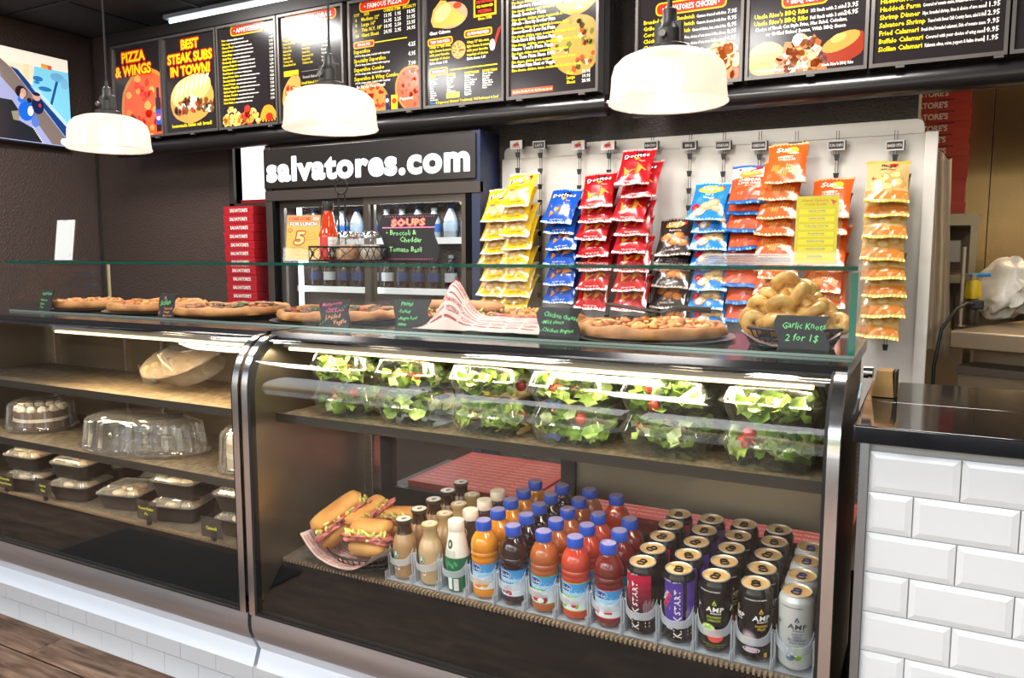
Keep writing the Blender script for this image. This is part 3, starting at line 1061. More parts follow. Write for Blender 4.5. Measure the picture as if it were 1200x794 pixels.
def board_7(a):
    pizza_art(a, 0.345, 0.45, 0.125, 17, ('#7d8a3a', '#c9b98a', '#a5562e', '#e3d5ac', '#4f6a2a'), '#b98a4c')
    pizza_art(a, 0.345, 0.2, 0.13, 18, ('#8a7a34', '#b9854a', '#a84a28', '#d9c592', '#5f6a30'), '#b9863f')
    names = ['Margherita Pizza', 'Veggie Deluxe Pizza', 'Chicken Charlie Pizza', 'The South Slice Pizza', 'Meatlovers Pizza', 'Steak Bomber Pizza', 'Alfredo - Not My Brother Pizza', 'SooooGood\'s Low Fat Pizza', 'Uncle Rico\'s BBQ Chicken Pizza', 'Mama Toni\'s Plate Pizza', 'The Taco Pizza Since 1978', 'Breakfast Pizza Meat or Veggie']
    for k, n in enumerate(names):
        y = 0.545 - k * 0.0375
        a.text(n, 0.01, y, 0.0165, WHT, maxw=0.23, L=9)
        a.text('Blue cheese, chicken, sauce, mozzarella & romano cheese', 0.01, y - 0.0185, 0.0125, YEL, maxw=0.3 + 0.1 * ((k * 7) % 3) / 3 * 1.0, L=9)
    for k in range(3):
        a.text(('Plain', 'Large', 'Sheet')[k], 0.3, 0.075 - k * 0.02, 0.014, YEL, L=9).text(('12.95', '19.95', '28.95')[k], 0.42, 0.075 - k * 0.02, 0.014, WHT, 'r', L=9)
    a.rect(0.01, 0.012, 0.23, 0.034, '#d2502e', 8)
    a.text('We Bake The Pig To Go: Big Morning Special', 0.015, 0.018, 0.01, '#f3c9a8', maxw=0.21, L=9)


def board_8(a):
    for k, s in enumerate(('Single 6.95   Double 9.95   Bucket 24.95', 'Extra bleu cheese, celery & sauce')):
        a.text(s, 0.03, 0.535 - k * 0.03, 0.018, YEL, maxw=0.38)
    a.text('Extra Crispy or BBQ Sauce', 0.12, 0.352, 0.014, YEL)
    banner(a, '\u2022 SALVATORE\'S CHICKEN \u2022', 0.23, 0.315, 0.30, 0.042)
    rows = [('Breaded Chicken Sandwich', 'Custom dressed with fries', '7.95'), ('Grilled Chicken Sandwich', 'Custom dressed with fries', '8.95'), ('Cordon Bleu Sandwich', 'Choice of chicken, ham, swiss & fries', '8.95'), ('Chicken Fingers (3)', 'Fries, choice of one sauce & bleu cheese', '8.95'), ('Chicken Fingers (5)', 'Fries, choice of one sauce & bleu cheese', '10.95')]
    price_rows(a, rows, 0.02, 0.25, 0.43, 0.262, 0.026, 0.0165)
    a.text('Boneless Wings', 0.28, 0.125, 0.016, WHT)
    banner(a, '\u2022 CHICKEN WINGS', 0.11, 0.10, 0.17, 0.026)
    chunks_art(a, 0.30, 0.44, 0.0, 0.16, 60, ('#c9803c', '#d8954e', '#b86a2a', '#e4ac6a', '#c4582a'), 0.02, 0.034, 41)


def board_9(a):
    a.text('Fish Fry Dinner', 0.05, 0.36, 0.018, YEL).text('13.95', 0.42, 0.36, 0.018, WHT, 'r')
    a.text('Choice of fries, mac salad, coleslaw or rolls', 0.05, 0.335, 0.013, WHT, maxw=0.33).text('Topped with French style onion & tartar sauce', 0.05, 0.314, 0.013, YEL, maxw=0.33)
    banner(a, '\u2022 BBQ RIBS \u2022', 0.215, 0.275, 0.17, 0.042)
    price_rows(a, [('Uncle Rico\'s BBQ Ribs', '1/2 Rack with 2 sides', '13.95'), ('Uncle Rico\'s BBQ Ribs', 'Full Rack with 2 sides', '24.95')], 0.015, 0.23, 0.42, 0.222, 0.026, 0.0175)
    a.text('Choice of Fresh Cut Style Fries, Mac Salad, Coleslaw,', 0.2, 0.175, 0.0135, WHT, 'c', maxw=0.36).text('or Grilled Baked Beans, With BBQ Sauce', 0.22, 0.153, 0.0135, WHT, 'c', maxw=0.32)
    a.ell(0.07, 0.09, 0.07, 0.04, '#dfa662', 3, wob=0.1).ell(0.075, 0.05, 0.078, 0.035, '#8fae4e', 2, wob=0.2).ell(0.06, 0.07, 0.07, 0.018, '#e8b84a', 4).ell(0.07, 0.035, 0.07, 0.035, '#c9863e', 3)
    chunks_art(a, 0.12, 0.30, 0.0, 0.13, 70, ('#b5662e', '#c98a4e', '#d8a878', '#e9dcc6', '#a2521f'), 0.016, 0.026, 51, 3)
    a.ell(0.37, 0.075, 0.10, 0.055, '#8a2f1c', 5, 24, 0.35, 0.06).ell(0.36, 0.1, 0.075, 0.03, '#c9863e', 6, 20, 0.35).ell(0.35, 0.115, 0.03, 0.014, '#efd25a', 7, 12, 0.3)
    for k, s in enumerate(('Steakhouse Burger', 'Loaded Fries', 'Uncle Rico\'s BBQ Ribs')):
        a.text(s, 0.03 + k * 0.13, 0.015, 0.011, WHT, maxw=0.12, L=10)


def board_10(a):
    a.text('Dine in \u2022 Take out \u2022 We cater', 0.05, 0.36, 0.02, YEL, maxw=0.33)
    banner(a, '\u2022 IT\'S FISHALICIOUS ! \u2022', 0.235, 0.295, 0.34, 0.05)
    rows = [('Big Bertha\'s Fish Sub', 'On large sub bread custom dressed', '9.95'), ('Haddock Fish Fry', 'Fries + Fries, coleslaw or mac salad, roll & tartar', '11.95'), ('Haddock Parm', 'Covered w/ tomato sauce, mozzarella & side of pasta', '13.95'), ('Shrimp Dinner', '18pc. breaded shrimp, fries & choice of two sauces', '11.95'), ('Salvatore Shrimp', 'Tossed with Sweet Chili Country Sauce, salad & fries', '12.95'), ('Fried Calamari', 'Fresh fried breaded calamari, Side of tomato sauce', '9.95'), ('Buffalo Calamari', 'Covered with your choice of wing sauce', '10.95'), ('Sicilian Calamari', 'Kalamata olives, onion, peppers & Italian dressing', '11.95')]
    price_rows(a, rows, 0.015, 0.19, 0.43, 0.245, 0.0285, 0.0175)


def board_11(a):
    banner(a, '\u2022 DINNERS \u2022', 0.22, 0.31, 0.2, 0.044)
    price_rows(a, [('Spaghetti', 'with meatballs', '8.95'), ('Lasagna', 'baked', '9.95'), ('Ziti', 'baked with cheese', '8.95')], 0.02, 0.2, 0.42, 0.24, 0.04, 0.02)


BDESC = ['menu board reading pizza and wings over a pepperoni pizza picture', 'menu board reading best steak subs in town over a big sandwich', 'menu board headed appetizers with a long yellow price list', 'menu board headed Italian subs and wraps, behind the middle pendant', 'menu board headed famous pizza with a size and price table', 'menu board with a folded calzone picture and four topping columns', 'menu board listing pizzas in yellow over two veggie pizza pictures', 'menu board headed chicken, partly behind the biggest pendant shade', 'menu board headed BBQ ribs with three meal pictures below', 'menu board reading it\'s fishalicious with a fish price list', 'cut-off menu board beyond the fish menu, at the end of the row']
BX = [-4.568, -4.105, -3.642, -3.178, -2.690, -2.228, -1.764, -1.142, -0.680, -0.225, 0.222]
BWID = [0.455, 0.455, 0.455, 0.455, 0.448, 0.450, 0.455, 0.452, 0.448, 0.440, 0.45]
for k, fn in enumerate((board_1, board_2, board_3, board_4, board_5, board_6, board_7, board_8, board_9, board_10, board_11)):
    w = BWID[k]
    z0 = 2.012 if k < 7 else 1.992
    h = 0.575
    t = thing('menu_board', BDESC[k], 'menu board', (BX[k], 3.3, z0), group='menu boards over the counter')
    MB().box(0.008, w - 0.008, 0.0, 0.05, 0.008, h - 0.008).build('backing', pmat('menu_print_black', BLK, 0.16, emit=0.25), t, smooth=0)
    f = MB()
    for (x0, x1, zz0, zz1) in ((0, w, 0, 0.014), (0, w, h - 0.014, h), (0, 0.012, 0.014, h - 0.014), (w - 0.012, w, 0.014, h - 0.014)):
        f.box(x0, x1, -0.012, 0.055, zz0, zz1)
    f.build('frame', pmat('menu_frame_grey', '#6e6864', 0.35, 0.6), t, smooth=0)
    a = Art()
    fn(a)
    s = (w - 0.03) / 0.445
    # the drawing sheet is 0.445 wide and 0.56 high, clipped by the frame
    a.build('menu_print', t, (lambda s_: (lambda x, y, hh: (0.015 + min(max(x, 0), 0.445) * s_, -0.0008 - hh, 0.012 + min(max(y, 0), 0.552))))(s), 0.00025, MG, ME)
# black housing behind the boards and the rounded rail under them
for (x0, x1, lab, z0) in ((-4.60, -1.285, 'long black menu board housing with a rounded lower rail, over the drinks cooler', 2.012), (-1.165, 1.2, 'black menu board housing with a rounded lower rail, over the chip strips', 1.992)):
    t = thing('menu_housing', lab, 'sign housing', (x0, 3.36, z0))
    w = x1 - x0
    MB().box(0, w, 0.0, 0.06, -0.03, 0.64).build('back_box', BOARDFR, t, smooth=0)
    MB().tube([(0, -0.01, -0.052), (w, -0.01, -0.052)], 0.048, 24).build('lower_rail', pmat('rail_black', '#1e1c1c', 0.3, coat=0.3), t, smooth=50)
    MB().box(0, w, -0.075, 0.0, 0.58, 0.64).build('upper_rail', BOARDFR, t, smooth=0)
    x = 0.1
    while x < w - 0.1:
        MB().box(x, x + 0.03, -0.075, -0.055, -0.009, -0.0015).build('clip', pmat('clip_grey', '#5a5552', 0.5), t, smooth=0)
        x += 0.31
t = thing('conduit_fitting', 'short chrome conduit fitting between the two menu board housings', 'pipe', (-1.285, 3.34, 1.965))
MB().tube([(0, 0, 0), (0.12, 0, 0.004)], 0.019, 12).build('pipe', CHROME, t)
MB().tube([(0.03, 0, 0.001), (0.06, 0, 0.002)], 0.026, 12).build('collar', CHROME, t)
# batten light in the gap over the boards
t = thing('batten_light', 'bright tube light on the ceiling above the appetizer menu', 'light', (-3.75, 3.47, 2.735))
MB().box(-0.5, 0.5, -0.04, 0.04, 0.012, 0.035).build('housing', WHITEP, t, smooth=0)
MB().tube([(-0.48, 0, 0), (0.48, 0, 0)], 0.014, 10).build('tube', emat('cool_tube', '#e8f2ff', 4.0), t)

# ------------------------------------------------------------------ wall television
t = thing('television', 'flat wall television showing a tilted blue security camera picture', 'television', (-5.08, 2.87, 2.285), rz=R(92))
W2, H2 = 0.49, 0.29
MB().box(-W2, W2, 0.0, 0.045, -H2, H2).build('body', BLACK, t, smooth=0, bevel=0.004)
MB().box(-0.1, 0.1, 0.045, 0.07, -0.1, 0.1).build('wall_mount', BLACK, t, smooth=0)
a = Art()
def tvq(zx, zy):
    return (.05 + zx / 490 * .43, .283 - (zy - 70) / 690 * .56)
def tvp(col, L, *pts):
    a.poly([tvq(*p) for p in pts], col, L)
def tve(col, L, zx, zy, rx, ry, rot=0.0):
    x, y = tvq(zx, zy)
    a.ell(x, y, rx / 490 * .43, ry / 690 * .56, col, L, 16, rot)
a.rect(-W2 + .012, -H2 + .016, W2 - .012, H2 - .012, '#9aa0c8', 0)
tvp('#7fcbe6', 1, (215, 150), (490, 150), (490, 690), (200, 330))
tvp('#f2e8d6', 2, (-550, 62), (490, 62), (490, 160), (-550, 175))
tvp('#f0dcc0', 2, (-20, 160), (230, 165), (205, 320), (60, 260))
tvp('#ead0a8', 3, (150, 160), (190, 160), (180, 290), (140, 265))
tvp('#1f4f8a', 3, (405, 185), (425, 185), (350, 440), (330, 440))
tvp('#7a6c66', 4, (-20, 150), (60, 215), (440, 690), (430, 750), (330, 750), (100, 420), (-20, 290))
tvp('#1d3f7a', 5, (50, 200), (105, 215), (490, 640), (490, 745), (300, 500))
tvp('#b8d8f0', 5, (190, 320), (260, 350), (490, 600), (490, 640), (230, 370))
tve('#2f6fae', 5, 250, 255, 38, 20); tve('#2f6fae', 5, 300, 325, 50, 18); tve('#3a7ab8', 5, 240, 285, 22, 12)
tvp('#e89a3a', 5, (280, 130), (360, 135), (360, 170), (280, 162)); tvp('#d8583a', 6, (325, 133), (360, 135), (360, 170), (335, 168))
tve('#6aa8cc', 4, 400, 215, 55, 34); tve('#7ab4d4', 4, 455, 255, 34, 44)
tvp('#23262c', 6, (-550, 450), (50, 455), (98, 530), (90, 600), (200, 650), (255, 750), (-550, 750))
tvp('#8a8672', 7, (40, 540), (95, 525), (90, 605), (50, 600))
tve('#241c22', 8, 120, 382, 44, 48); tve('#c49a8c', 9, 135, 385, 22, 34); tve('#d4aa98', 10, 122, 412, 16, 24)
tve('#1a62cc', 8, 150, 520, 58, 78, -.3); tve('#2a72dc', 9, 115, 440, 26, 26); tve('#e0dce0', 9, 180, 515, 22, 40, -.2)
tve('#18264f', 9, 235, 465, 46, 66); tve('#c8998a', 10, 230, 400, 30, 30); tve('#2a2026', 11, 230, 378, 28, 14)
tve('#2a1f2c', 10, 175, 435, 18, 20); tve('#c23a2a', 11, 252, 462, 10, 16); tve('#5a78c0', 8, 210, 590, 30, 46)
for k in range(9):
    tve('#e6e2dc', 9, 190 + 8 * k, 640 + 13 * k, 4, 5)
tve('#f0f2f8', 7, 430, 720, 34, 30)
a.build('screen', t, lambda x, y, h: (x, -0.001 - h, y), 0.0003, 0.2, 0.75)

# ------------------------------------------------------------------ drinks cooler with sliding glass doors
KX0, KX1, KY = -3.352, -1.936, 3.34
ck = thing('drinks_cooler', 'dark drinks cooler with two sliding glass doors and a white website sign', 'cooler', ((KX0 + KX1) / 2, KY, 0))
KC = -(KX0 + KX1) / 2
def K(mb, n, m, **kw):
    o = mb.build(n, m, ck, **kw)
    o.location = (KC, -KY, 0)
    return o
CB = pmat('cooler_bronze', '#4a423d', 0.42, 0.25)
K(MB().box(KX0, KX0 + 0.05, KY, 3.95, 0, 1.90), 'side', CB, smooth=0, bevel=0.003)
K(MB().box(KX1 - 0.05, KX1, KY, 3.53, 0, 1.90), 'side', pmat('cooler_side_navy', '#2a3350', 0.4), smooth=0, bevel=0.003)
K(MB().box(KX0 + 0.05, KX1 - 0.05, KY + 0.01, 3.95, 1.60, 1.90), 'top_box', CB, smooth=0)
K(MB().box(KX0 + 0.05, KX1 - 0.05, KY + 0.01, 3.95, 0, 0.5), 'base_box', CB, smooth=0)
K(MB().box(KX0 + 0.05, KX1 - 0.05, 3.9, 3.95, 0.5, 1.6), 'back', pmat('cooler_liner', '#c7ccd0', 0.4), smooth=0)
K(MB().box(KX0 + 0.005, KX1 - 0.02, KY - 0.012, KY + 0.012, 1.668, 1.888), 'sign_panel', pmat('sign_black', '#2a2625', 0.3), smooth=0, bevel=0.003)
a = Art()
a.outlined('salvatores.com', (KX0 + KX1) / 2 - 0.004, 1.712, 0.13, '#f4f6f8', '#f4f6f8', al='c', w='h', sx=1.3, maxw=1.35, ew=0.03, track=0.05)
o = a.build('sign_lettering', ck, flat(KC, -KY + KY - 0.0125 - 0.0, 0), 0.0003, 0.4, 0.35)
jf = K(MB().box(KX0, KX1, KY - 0.004, KY + 0.03, 1.60, 1.655), 'header_rail', CB, smooth=0, bevel=0.002)
K(MB().box(KX0 + 0.0505, KX0 + 0.07, KY, KY + 0.05, 0.5, 1.6), 'door_jamb', MATTE, smooth=0)
K(MB().box(KX1 - 0.085, KX1 - 0.0505, KY, KY + 0.05, 0.5, 1.6), 'door_jamb', MATTE, smooth=0)
for (n0, n1, yy) in ((KX0 + 0.07, -2.61, KY + 0.035), (-2.66, KX1 - 0.085, KY + 0.01)):
    d = MB()
    d.box(n0, n0 + 0.035, yy, yy + 0.02, 0.5, 1.6).box(n1 - 0.03, n1, yy, yy + 0.02, 0.5, 1.6).box(n0 + 0.035, n1 - 0.03, yy, yy + 0.02, 1.562, 1.6).box(n0 + 0.035, n1 - 0.03, yy, yy + 0.02, 0.5, 0.55)
    dd = K(d, 'sliding_door', pmat('door_bronze', '#57504a', 0.35, 0.4), smooth=0)
    MB().box(n0 + 0.035, n1 - 0.03, yy + 0.008, yy + 0.014, 0.55, 1.562).build('pane', GLASS, dd, smooth=0)
for x in (-2.69, KX0 + 0.14, KX1 - 0.12):
    K(MB().box(x, x + 0.02, KY + 0.1, KY + 0.12, 0.55, 1.58), 'light_strip', emat('cooler_led', '#eef4ff', 5.0), smooth=0)
area_light('cooler_light', (0, 0.12, 1.56), 1.2, 0.05, 5.5, (0.95, 0.98, 1.0), (R(-20), 0, 0), ck)
SHZ = [0.72, 0.985, 1.105, 1.375]
for z in (0.78, 1.105, 1.375):
    K(MB().box(KX0 + 0.1, KX1 - 0.09, KY + 0.14, 3.88, z - 0.012, z), 'shelf', pmat('wire_shelf_white', '#d5d8da', 0.4), smooth=0)
    K(MB().box(KX0 + 0.1, KX1 - 0.09, KY + 0.13, KY + 0.14, z - 0.02, z + 0.014), 'price_rail', pmat('price_rail', '#e8eaec', 0.4), smooth=0)


def simple_bottle(nm, body, cap, label, h, r, lab2=None):
    t = thing(nm, 'x', 'bottle', (0, 0, -5))
    MB().lathe([(r * .9, 0), (r, .012), (r, h * .55), (r * .96, h * .6), (r * .55, h * .82), (r * .42, h * .88), (r * .42, h * .93)], 20).build('body', body, t, smooth=50)
    MB().lathe([(r * .48, h * .91), (r * .48, h)], 16).build('cap', cap, t, smooth=40)
    MB().lathe([(r + .0012, h * .25), (r + .0012, h * .5)], 20, cap0=False, cap1=False).build('label', label, t, smooth=50)
    return t


CLEARW = pmat('water_bottle', '#8d979c', 0.08, coat=0.5)
COLA = pmat('cola_bottle', '#2a1512', 0.08, coat=0.5)
GREENB = pmat('green_soda_bottle', '#1f7a2e', 0.1, coat=0.5)
PINKB = pmat('pink_soda_bottle', '#b04a52', 0.1, coat=0.5)
kinds = {
    'water': simple_bottle('water_bottle', CLEARW, pmat('cap_pale', '#b4b8bc', 0.4), pmat('label_blue', '#2b5fa6', 0.4), 0.17, 0.036),
    'waterp': simple_bottle('water_bottle', CLEARW, pmat('cap_navy', '#1f3d6b', 0.4), pmat('label_pale', '#93a3b0', 0.4), 0.18, 0.038),
    'cola': simple_bottle('cola_bottle', COLA, pmat('cap_red', '#b02020', 0.4), pmat('label_darkblue', '#23335f', 0.4), 0.19, 0.034),
    'diet': simple_bottle('cola_bottle', COLA, pmat('cap_silver', '#9aa0a6', 0.3), pmat('label_silver', '#a8adb2', 0.4), 0.19, 0.034),
    'green': simple_bottle('green_soda_bottle', GREENB, pmat('cap_green', '#5fae2c', 0.4), pmat('label_lime', '#3f9a35', 0.4), 0.19, 0.034),
    'pink': simple_bottle('pink_soda_bottle', PINKB, pmat('cap_grey', '#b9bcc0', 0.4), pmat('label_rose', '#c9787c', 0.4), 0.19, 0.034),
}
rowsK = [(1.375, ['waterp', 'water', 'water', 'waterp', 'water', 'water', 'water', 'waterp', 'water', 'waterp', 'water'], 'on the upper cooler shelf'),
         (1.105, ['cola', 'diet', 'cola', 'cola', 'diet', 'diet', 'cola', 'cola', 'cola', 'diet', 'cola'], 'on the middle cooler shelf'),
         (0.78, ['green', 'green', 'pink', 'green', 'pink', 'diet', 'pink', 'pink', 'green', 'green', 'green'], 'on the lower cooler shelf')]
NAMEK = {'water': 'clear water bottle with white cap and blue label', 'waterp': 'clear water bottle with navy cap and pale label', 'cola': 'dark cola bottle with red cap', 'diet': 'dark cola bottle with silver cap', 'green': 'green soda bottle with lime cap', 'pink': 'pink soda bottle with grey cap'}
first = set()
for z, ks, where in rowsK:
    for i, k in enumerate(ks):
        x = KX0 + 0.19 + i * 0.104
        lab = '%s, %s place %s' % (NAMEK[k], ORD[i], where)
        loc = (x, KY + 0.19, z + 0.0012)
        if k in first:
            dup(kinds[k], loc, label=lab, group='bottles in the drinks cooler')
        else:
            first.add(k)
            o = kinds[k]
            o.location = loc
            tag(o, lab, group='bottles in the drinks cooler')

# ------------------------------------------------------------------ red pizza boxes
REDB = pmat('red_box_card', '#b3202c', 0.45)
REDK = pmat('red_box_warm', '#c8402c', 0.5)
t = thing('back_shelf', 'dark work table under the red pizza boxes beside the cooler', 'table', (-4.2, 3.3, 0))
MB().box(-0.85, 0.80, -0.15, 0.2, 0.94, 0.98).build('tabletop', STEEL, t, smooth=0)
for sx in (-0.8, 0.74):
    for sy in (-0.12, 0.16):
        MB().box(sx, sx + 0.04, sy, sy + 0.03, 0, 0.94).build('leg', STEEL, t, smooth=0)


def box_mesh(w, d, h, m):
    b = MB().box(0, w, 0, d, 0, h - 0.004).box(-0.0015, w + 0.0015, -0.002, d, h * 0.55, h)
    return b.mesh('carton', m, 0)


bm_ = box_mesh(0.238, 0.235, 0.048, REDB)
a = Art()
a.text("SALVATORE'S", 0.122, 0.014, 0.0195, '#f6efec', 'c', 'h', sx=0.9, maxw=0.165, L=2)
am_ = a.mesh('box_lettering', flat(0, -0.003, 0), 0.0004, 0.4)
for i in range(12):
    t = thing('pizza_box', 'red pizza box with white lettering, %s from the top of the stack beside the cooler' % (ORD[i]), 'box', (-3.712 + rnd.uniform(-.004, .004) + 0.001 * i, 3.36 + rnd.uniform(-.006, .004), 0.9815 + (11 - i) * 0.0502), group='red boxes stacked beside the cooler')
    place('carton', bm_, t)
    place('box_lettering', am_, t)

# ------------------------------------------------------------------ chip strip panel
PX0, PX1 = -1.90, -0.03
t = thing('strip_panel', 'white steel backing panel with rounded top corners behind the hanging snack bags', 'panel', (-0.965, 3.5, 0))
PW = pmat('panel_white', '#e4ded6', 0.42, 0.25, var=(2.5, 0.04))
m = MB()
pts = []
for (cx, cz, a0) in ((PX1 - 0.03, 1.80, 0), (PX0 + 0.03, 1.80, 90)):
    pts += [(cx + 0.03 * math.cos(R(a0 + k * 15)), cz + 0.03 * math.sin(R(a0 + k * 15))) for k in range(7)]
pts = [(PX1, 0.6)] + pts + [(PX0, 0.6)]
m.prism([(x + 0.965, z) for x, z in pts], 'y', 0.022, 0.034)
m.build('upper_plate', PW, t, smooth=0)
MB().box(-0.94, 0.955, 0.004, 0.02, 0.6, 1.772).build('lower_plate', PW, t, smooth=0, bevel=0.004)
MB().box(0.94, 0.985, -0.03, 0.004, 0.6, 1.772).build('side_flange', PW, t, smooth=0, bevel=0.003)

BAGW, BAGH = 0.155, 0.205
QB = [rnd.uniform(-1, 1) for _ in range(40)]


def bag_depth(x, v, T, seed):
    u = min(1.0, abs(2 * x / BAGW))
    d = T * (1 - u ** 2.6) ** 0.7 * max(0.0, math.sin(PI * min(max((v - 0.06) / 0.88, 0), 1))) ** 0.55
    c = 0.0035 * noise.noise(Vector((x * 30 + seed, v * 7, seed))) + 0.0018 * math.sin(x * 160 + v * 30 + seed * 3) * math.exp(-((v - 0.95) / 0.12) ** 2)
    c += 0.0022 * math.sin(x * 140 + seed) * math.exp(-((v - 0.05) / 0.1) ** 2)
    return d + c * (0.4 + min(1, d / 0.01))


def bag_xz(x, v):
    w = 1 - 0.07 * math.sin(PI * v)
    return x * w, -v * BAGH + 0.004 * math.sin(x * 60) * (v - 0.5)


def make_bag(name, base, seal, art, seed, T=0.016):
    t = thing(name, 'x', 'snack bag', (0, 0, -5))
    m = MB()
    def front(i, j):
        x = (i - 0.5) * BAGW
        X, Z = bag_xz(x, j)
        return (X, -bag_depth(x, j, T, seed) - 0.0006, Z)
    def rear(i, j):
        x = (i - 0.5) * BAGW
        X, Z = bag_xz(x, j)
        return (X, bag_depth(x, j, T * 0.55, seed + 5) + 0.0006, Z)
    m.grid(front, 12, 14).grid(rear, 12, 14, flip=True)
    m.build('pouch', pmat('film_' + base.lstrip('#'), base, 0.22, spec=0.6, coat=0.35), t, smooth=60)
    for v0, v1 in ((0.0, 0.055), (0.945, 1.0)):
        s = MB()
        s.grid(lambda i, j: (lambda p: (p[0] * 1.02, -0.0022 - 0.0012 * math.sin(i * 70) - bag_depth((i - .5) * BAGW, v0 + (v1 - v0) * j, T, seed), p[1]))(bag_xz((i - 0.5) * BAGW, v0 + (v1 - v0) * j)), 30, 1)
        s.grid(lambda i, j: (lambda p: (p[0] * 1.02, 0.0022 - 0.0012 * math.sin(i * 70), p[1]))(bag_xz((i - 0.5) * BAGW, v0 + (v1 - v0) * j)), 30, 1, flip=True)
        s.build('crimped_seal', pmat('seal_' + seal.lstrip('#'), seal, 0.28, 0.2), t, smooth=60)
    def fn(x, y, h):
        v = min(max(-y / BAGH, 0), 1)
        X, Z = bag_xz(x, v)
        return (X, -bag_depth(x, v, T, seed) - 0.0012 - h, Z)
    a = Art()
    art(a)
    a.build('bag_print', t, fn, 0.0004, 0.25)
    return t


def chip_shapes(a, spots, col, lite, r=0.022, asp=0.7):
    for k, (x, y, s, ro) in enumerate(spots):
        a.ell(x, y, r * s, r * s * asp, col, 2, 14, ro, 0.25, k)
        a.ell(x - 0.002, y + 0.003, r * s * 0.7, r * s * asp * 0.6, lite, 3, 12, ro, 0.25, k + 3)


def tri(a, x, y, s, ro, col, lite):
    P = lambda k, q: (x + s * q * math.cos(ro + k * 2 * PI / 3), y + s * q * math.sin(ro + k * 2 * PI / 3))
    a.poly([P(0, 1), P(1, 1), P(2, 1)], col, 2)
    a.poly([P(0, .7), P(1, .7), P(2, .7)], lite, 3)


def art_yellow(a):
    a.poly([(-.062, -.044), (.056, -.012), (.062, -.052), (.0, -.088), (-.064, -.08)], '#f4efe6', 1)
    a.poly([(-.057, -.048), (.052, -.018), (.056, -.05), (.0, -.082), (-.058, -.076)], '#c02020', 2)
    a.text('Lay\'s', -.046, -.07, .034, '#fbf8f2', 'l', 'b', sx=1.0, rot=.24, L=4)
    a.text('Classic', -.01, -.102, .009, '#a07010', 'c', L=3)
    chip_shapes(a, [(-.03, -.125, 1.2, .3), (.015, -.135, 1.3, -.4), (.045, -.12, 1, .6), (-.01, -.155, 1.2, .1), (.04, -.158, 1, 0), (-.045, -.15, .9, .5)], '#d9a968', '#edd3a0')
    a.ell(-.03, -.115, .015, .01, '#a8743c', 4)
    a.text('POTATO CHIPS', 0, -.184, .007, '#8a5a10', 'c', L=3)


def art_tri(logo_back):
    def f(a):
        a.poly([(-.012, -.03), (.03, -.024), (.008, -.075)], '#1a1416', 1)
        a.outlined('Doritos', 0, -.06, .025, '#fbf8f4', '#1a1416', al='c', w='b', rot=.1, ew=.09, L=5, maxw=.125, track=.05)
        a.poly([(-.012, -.062), (.02, -.066), (.002, -.082)], '#e8a02a', 6)
        a.text(logo_back, .03, -.085, .008, '#f0c9a8', 'c', L=3)
        for (x, y, s, ro) in ((-.03, -.135, .042, -.1), (.03, -.128, .042, -.4)):
            tri(a, x, y, s, ro - PI / 2 - .2, '#b9631c', '#e9963a')
        a.text('NET WT 1 3/4 OZ', 0, -.19, .006, '#f0e6dc', 'c', L=3)
    return f


def art_black(a):
    a.ell(-.004, -.045, .046, .02, '#e0a52a', 1, 20, .12)
    a.poly([(-.05, -.03), (.046, -.024), (.05, -.048), (.0, -.062), (-.052, -.056)], '#b5231f', 2)
    a.text('Lay\'s', -.036, -.058, .028, '#f6f0e8', 'l', 'b', rot=.1, L=4)
    a.text('Barbecue', 0, -.084, .011, '#e8d6c0', 'c', L=3)
    chip_shapes(a, [(-.035, -.115, 1.3, .4), (.02, -.11, 1.3, -.2), (.0, -.14, 1.2, .3), (.04, -.145, 1.1, 0)], '#b5622a', '#dd8a42')
    for k in range(16):
        a.ell(rnd.uniform(-.06, .06), rnd.uniform(-.19, -.1), .009, .006, rnd.choice(['#4c3a34', '#7d6a60', '#5b2a20']), 1, 8, k, .3, k, 1)
    a.text('POTATO CHIPS', 0, -.182, .007, '#d8c8b8', 'c', L=3)


def art_blue(a):
    a.ell(0, -.046, .058, .024, '#e8b92e', 1, 20, .1)
    a.poly([(-.056, -.034), (.054, -.024), (.056, -.044), (.0, -.06), (-.056, -.054)], '#b92422', 2)
    a.text('Lay\'s', -.036, -.058, .028, '#fbf8f2', 'l', 'b', rot=.1, L=4)
    a.text('Salt &', 0, -.084, .012, '#d9ecf8', 'c', L=3).text('Vinegar', 0, -.1, .012, '#d9ecf8', 'c', L=3)
    chip_shapes(a, [(.028, -.125, 1.5, .4), (.0, -.14, 1.3, -.2), (-.025, -.165, 1.3, .3), (.045, -.15, 1.0, 0)], '#c9945a', '#e6c592')
    a.ell(-.048, -.145, .02, .018, '#c01f2c', 3, wob=.3).ell(-.03, -.168, .014, .014, '#f2ece6', 4)


def art_cheddar(a):
    a.rect(-.077, -.075, .077, -.014, '#e6e2dc', 1, 10, 4)
    a.rect(-.077, -.188, .077, -.075, '#dd4e22', 1, 10, 6)
    a.poly([(-.05, -.022), (.046, -.008), (.05, -.028), (.0, -.04), (-.052, -.036)], '#b92422', 3)
    a.text('Ruffles', -.04, -.034, .017, '#f6f1ea', 'l', 'b', rot=.12, L=5)
    chip_shapes(a, [(-.005, -.058, 1.9, .05), (.02, -.055, 1.4, -.1)], '#c98e3e', '#e0ae5e', asp=.45)
    a.text('CHEDDAR', 0, -.098, .015, '#f8e8da', 'c', L=3).text('& SOUR CREAM', 0, -.113, .01, '#f8e8da', 'c', L=3).text('Flavored', 0, -.126, .007, '#f8d8c0', 'c', L=3)


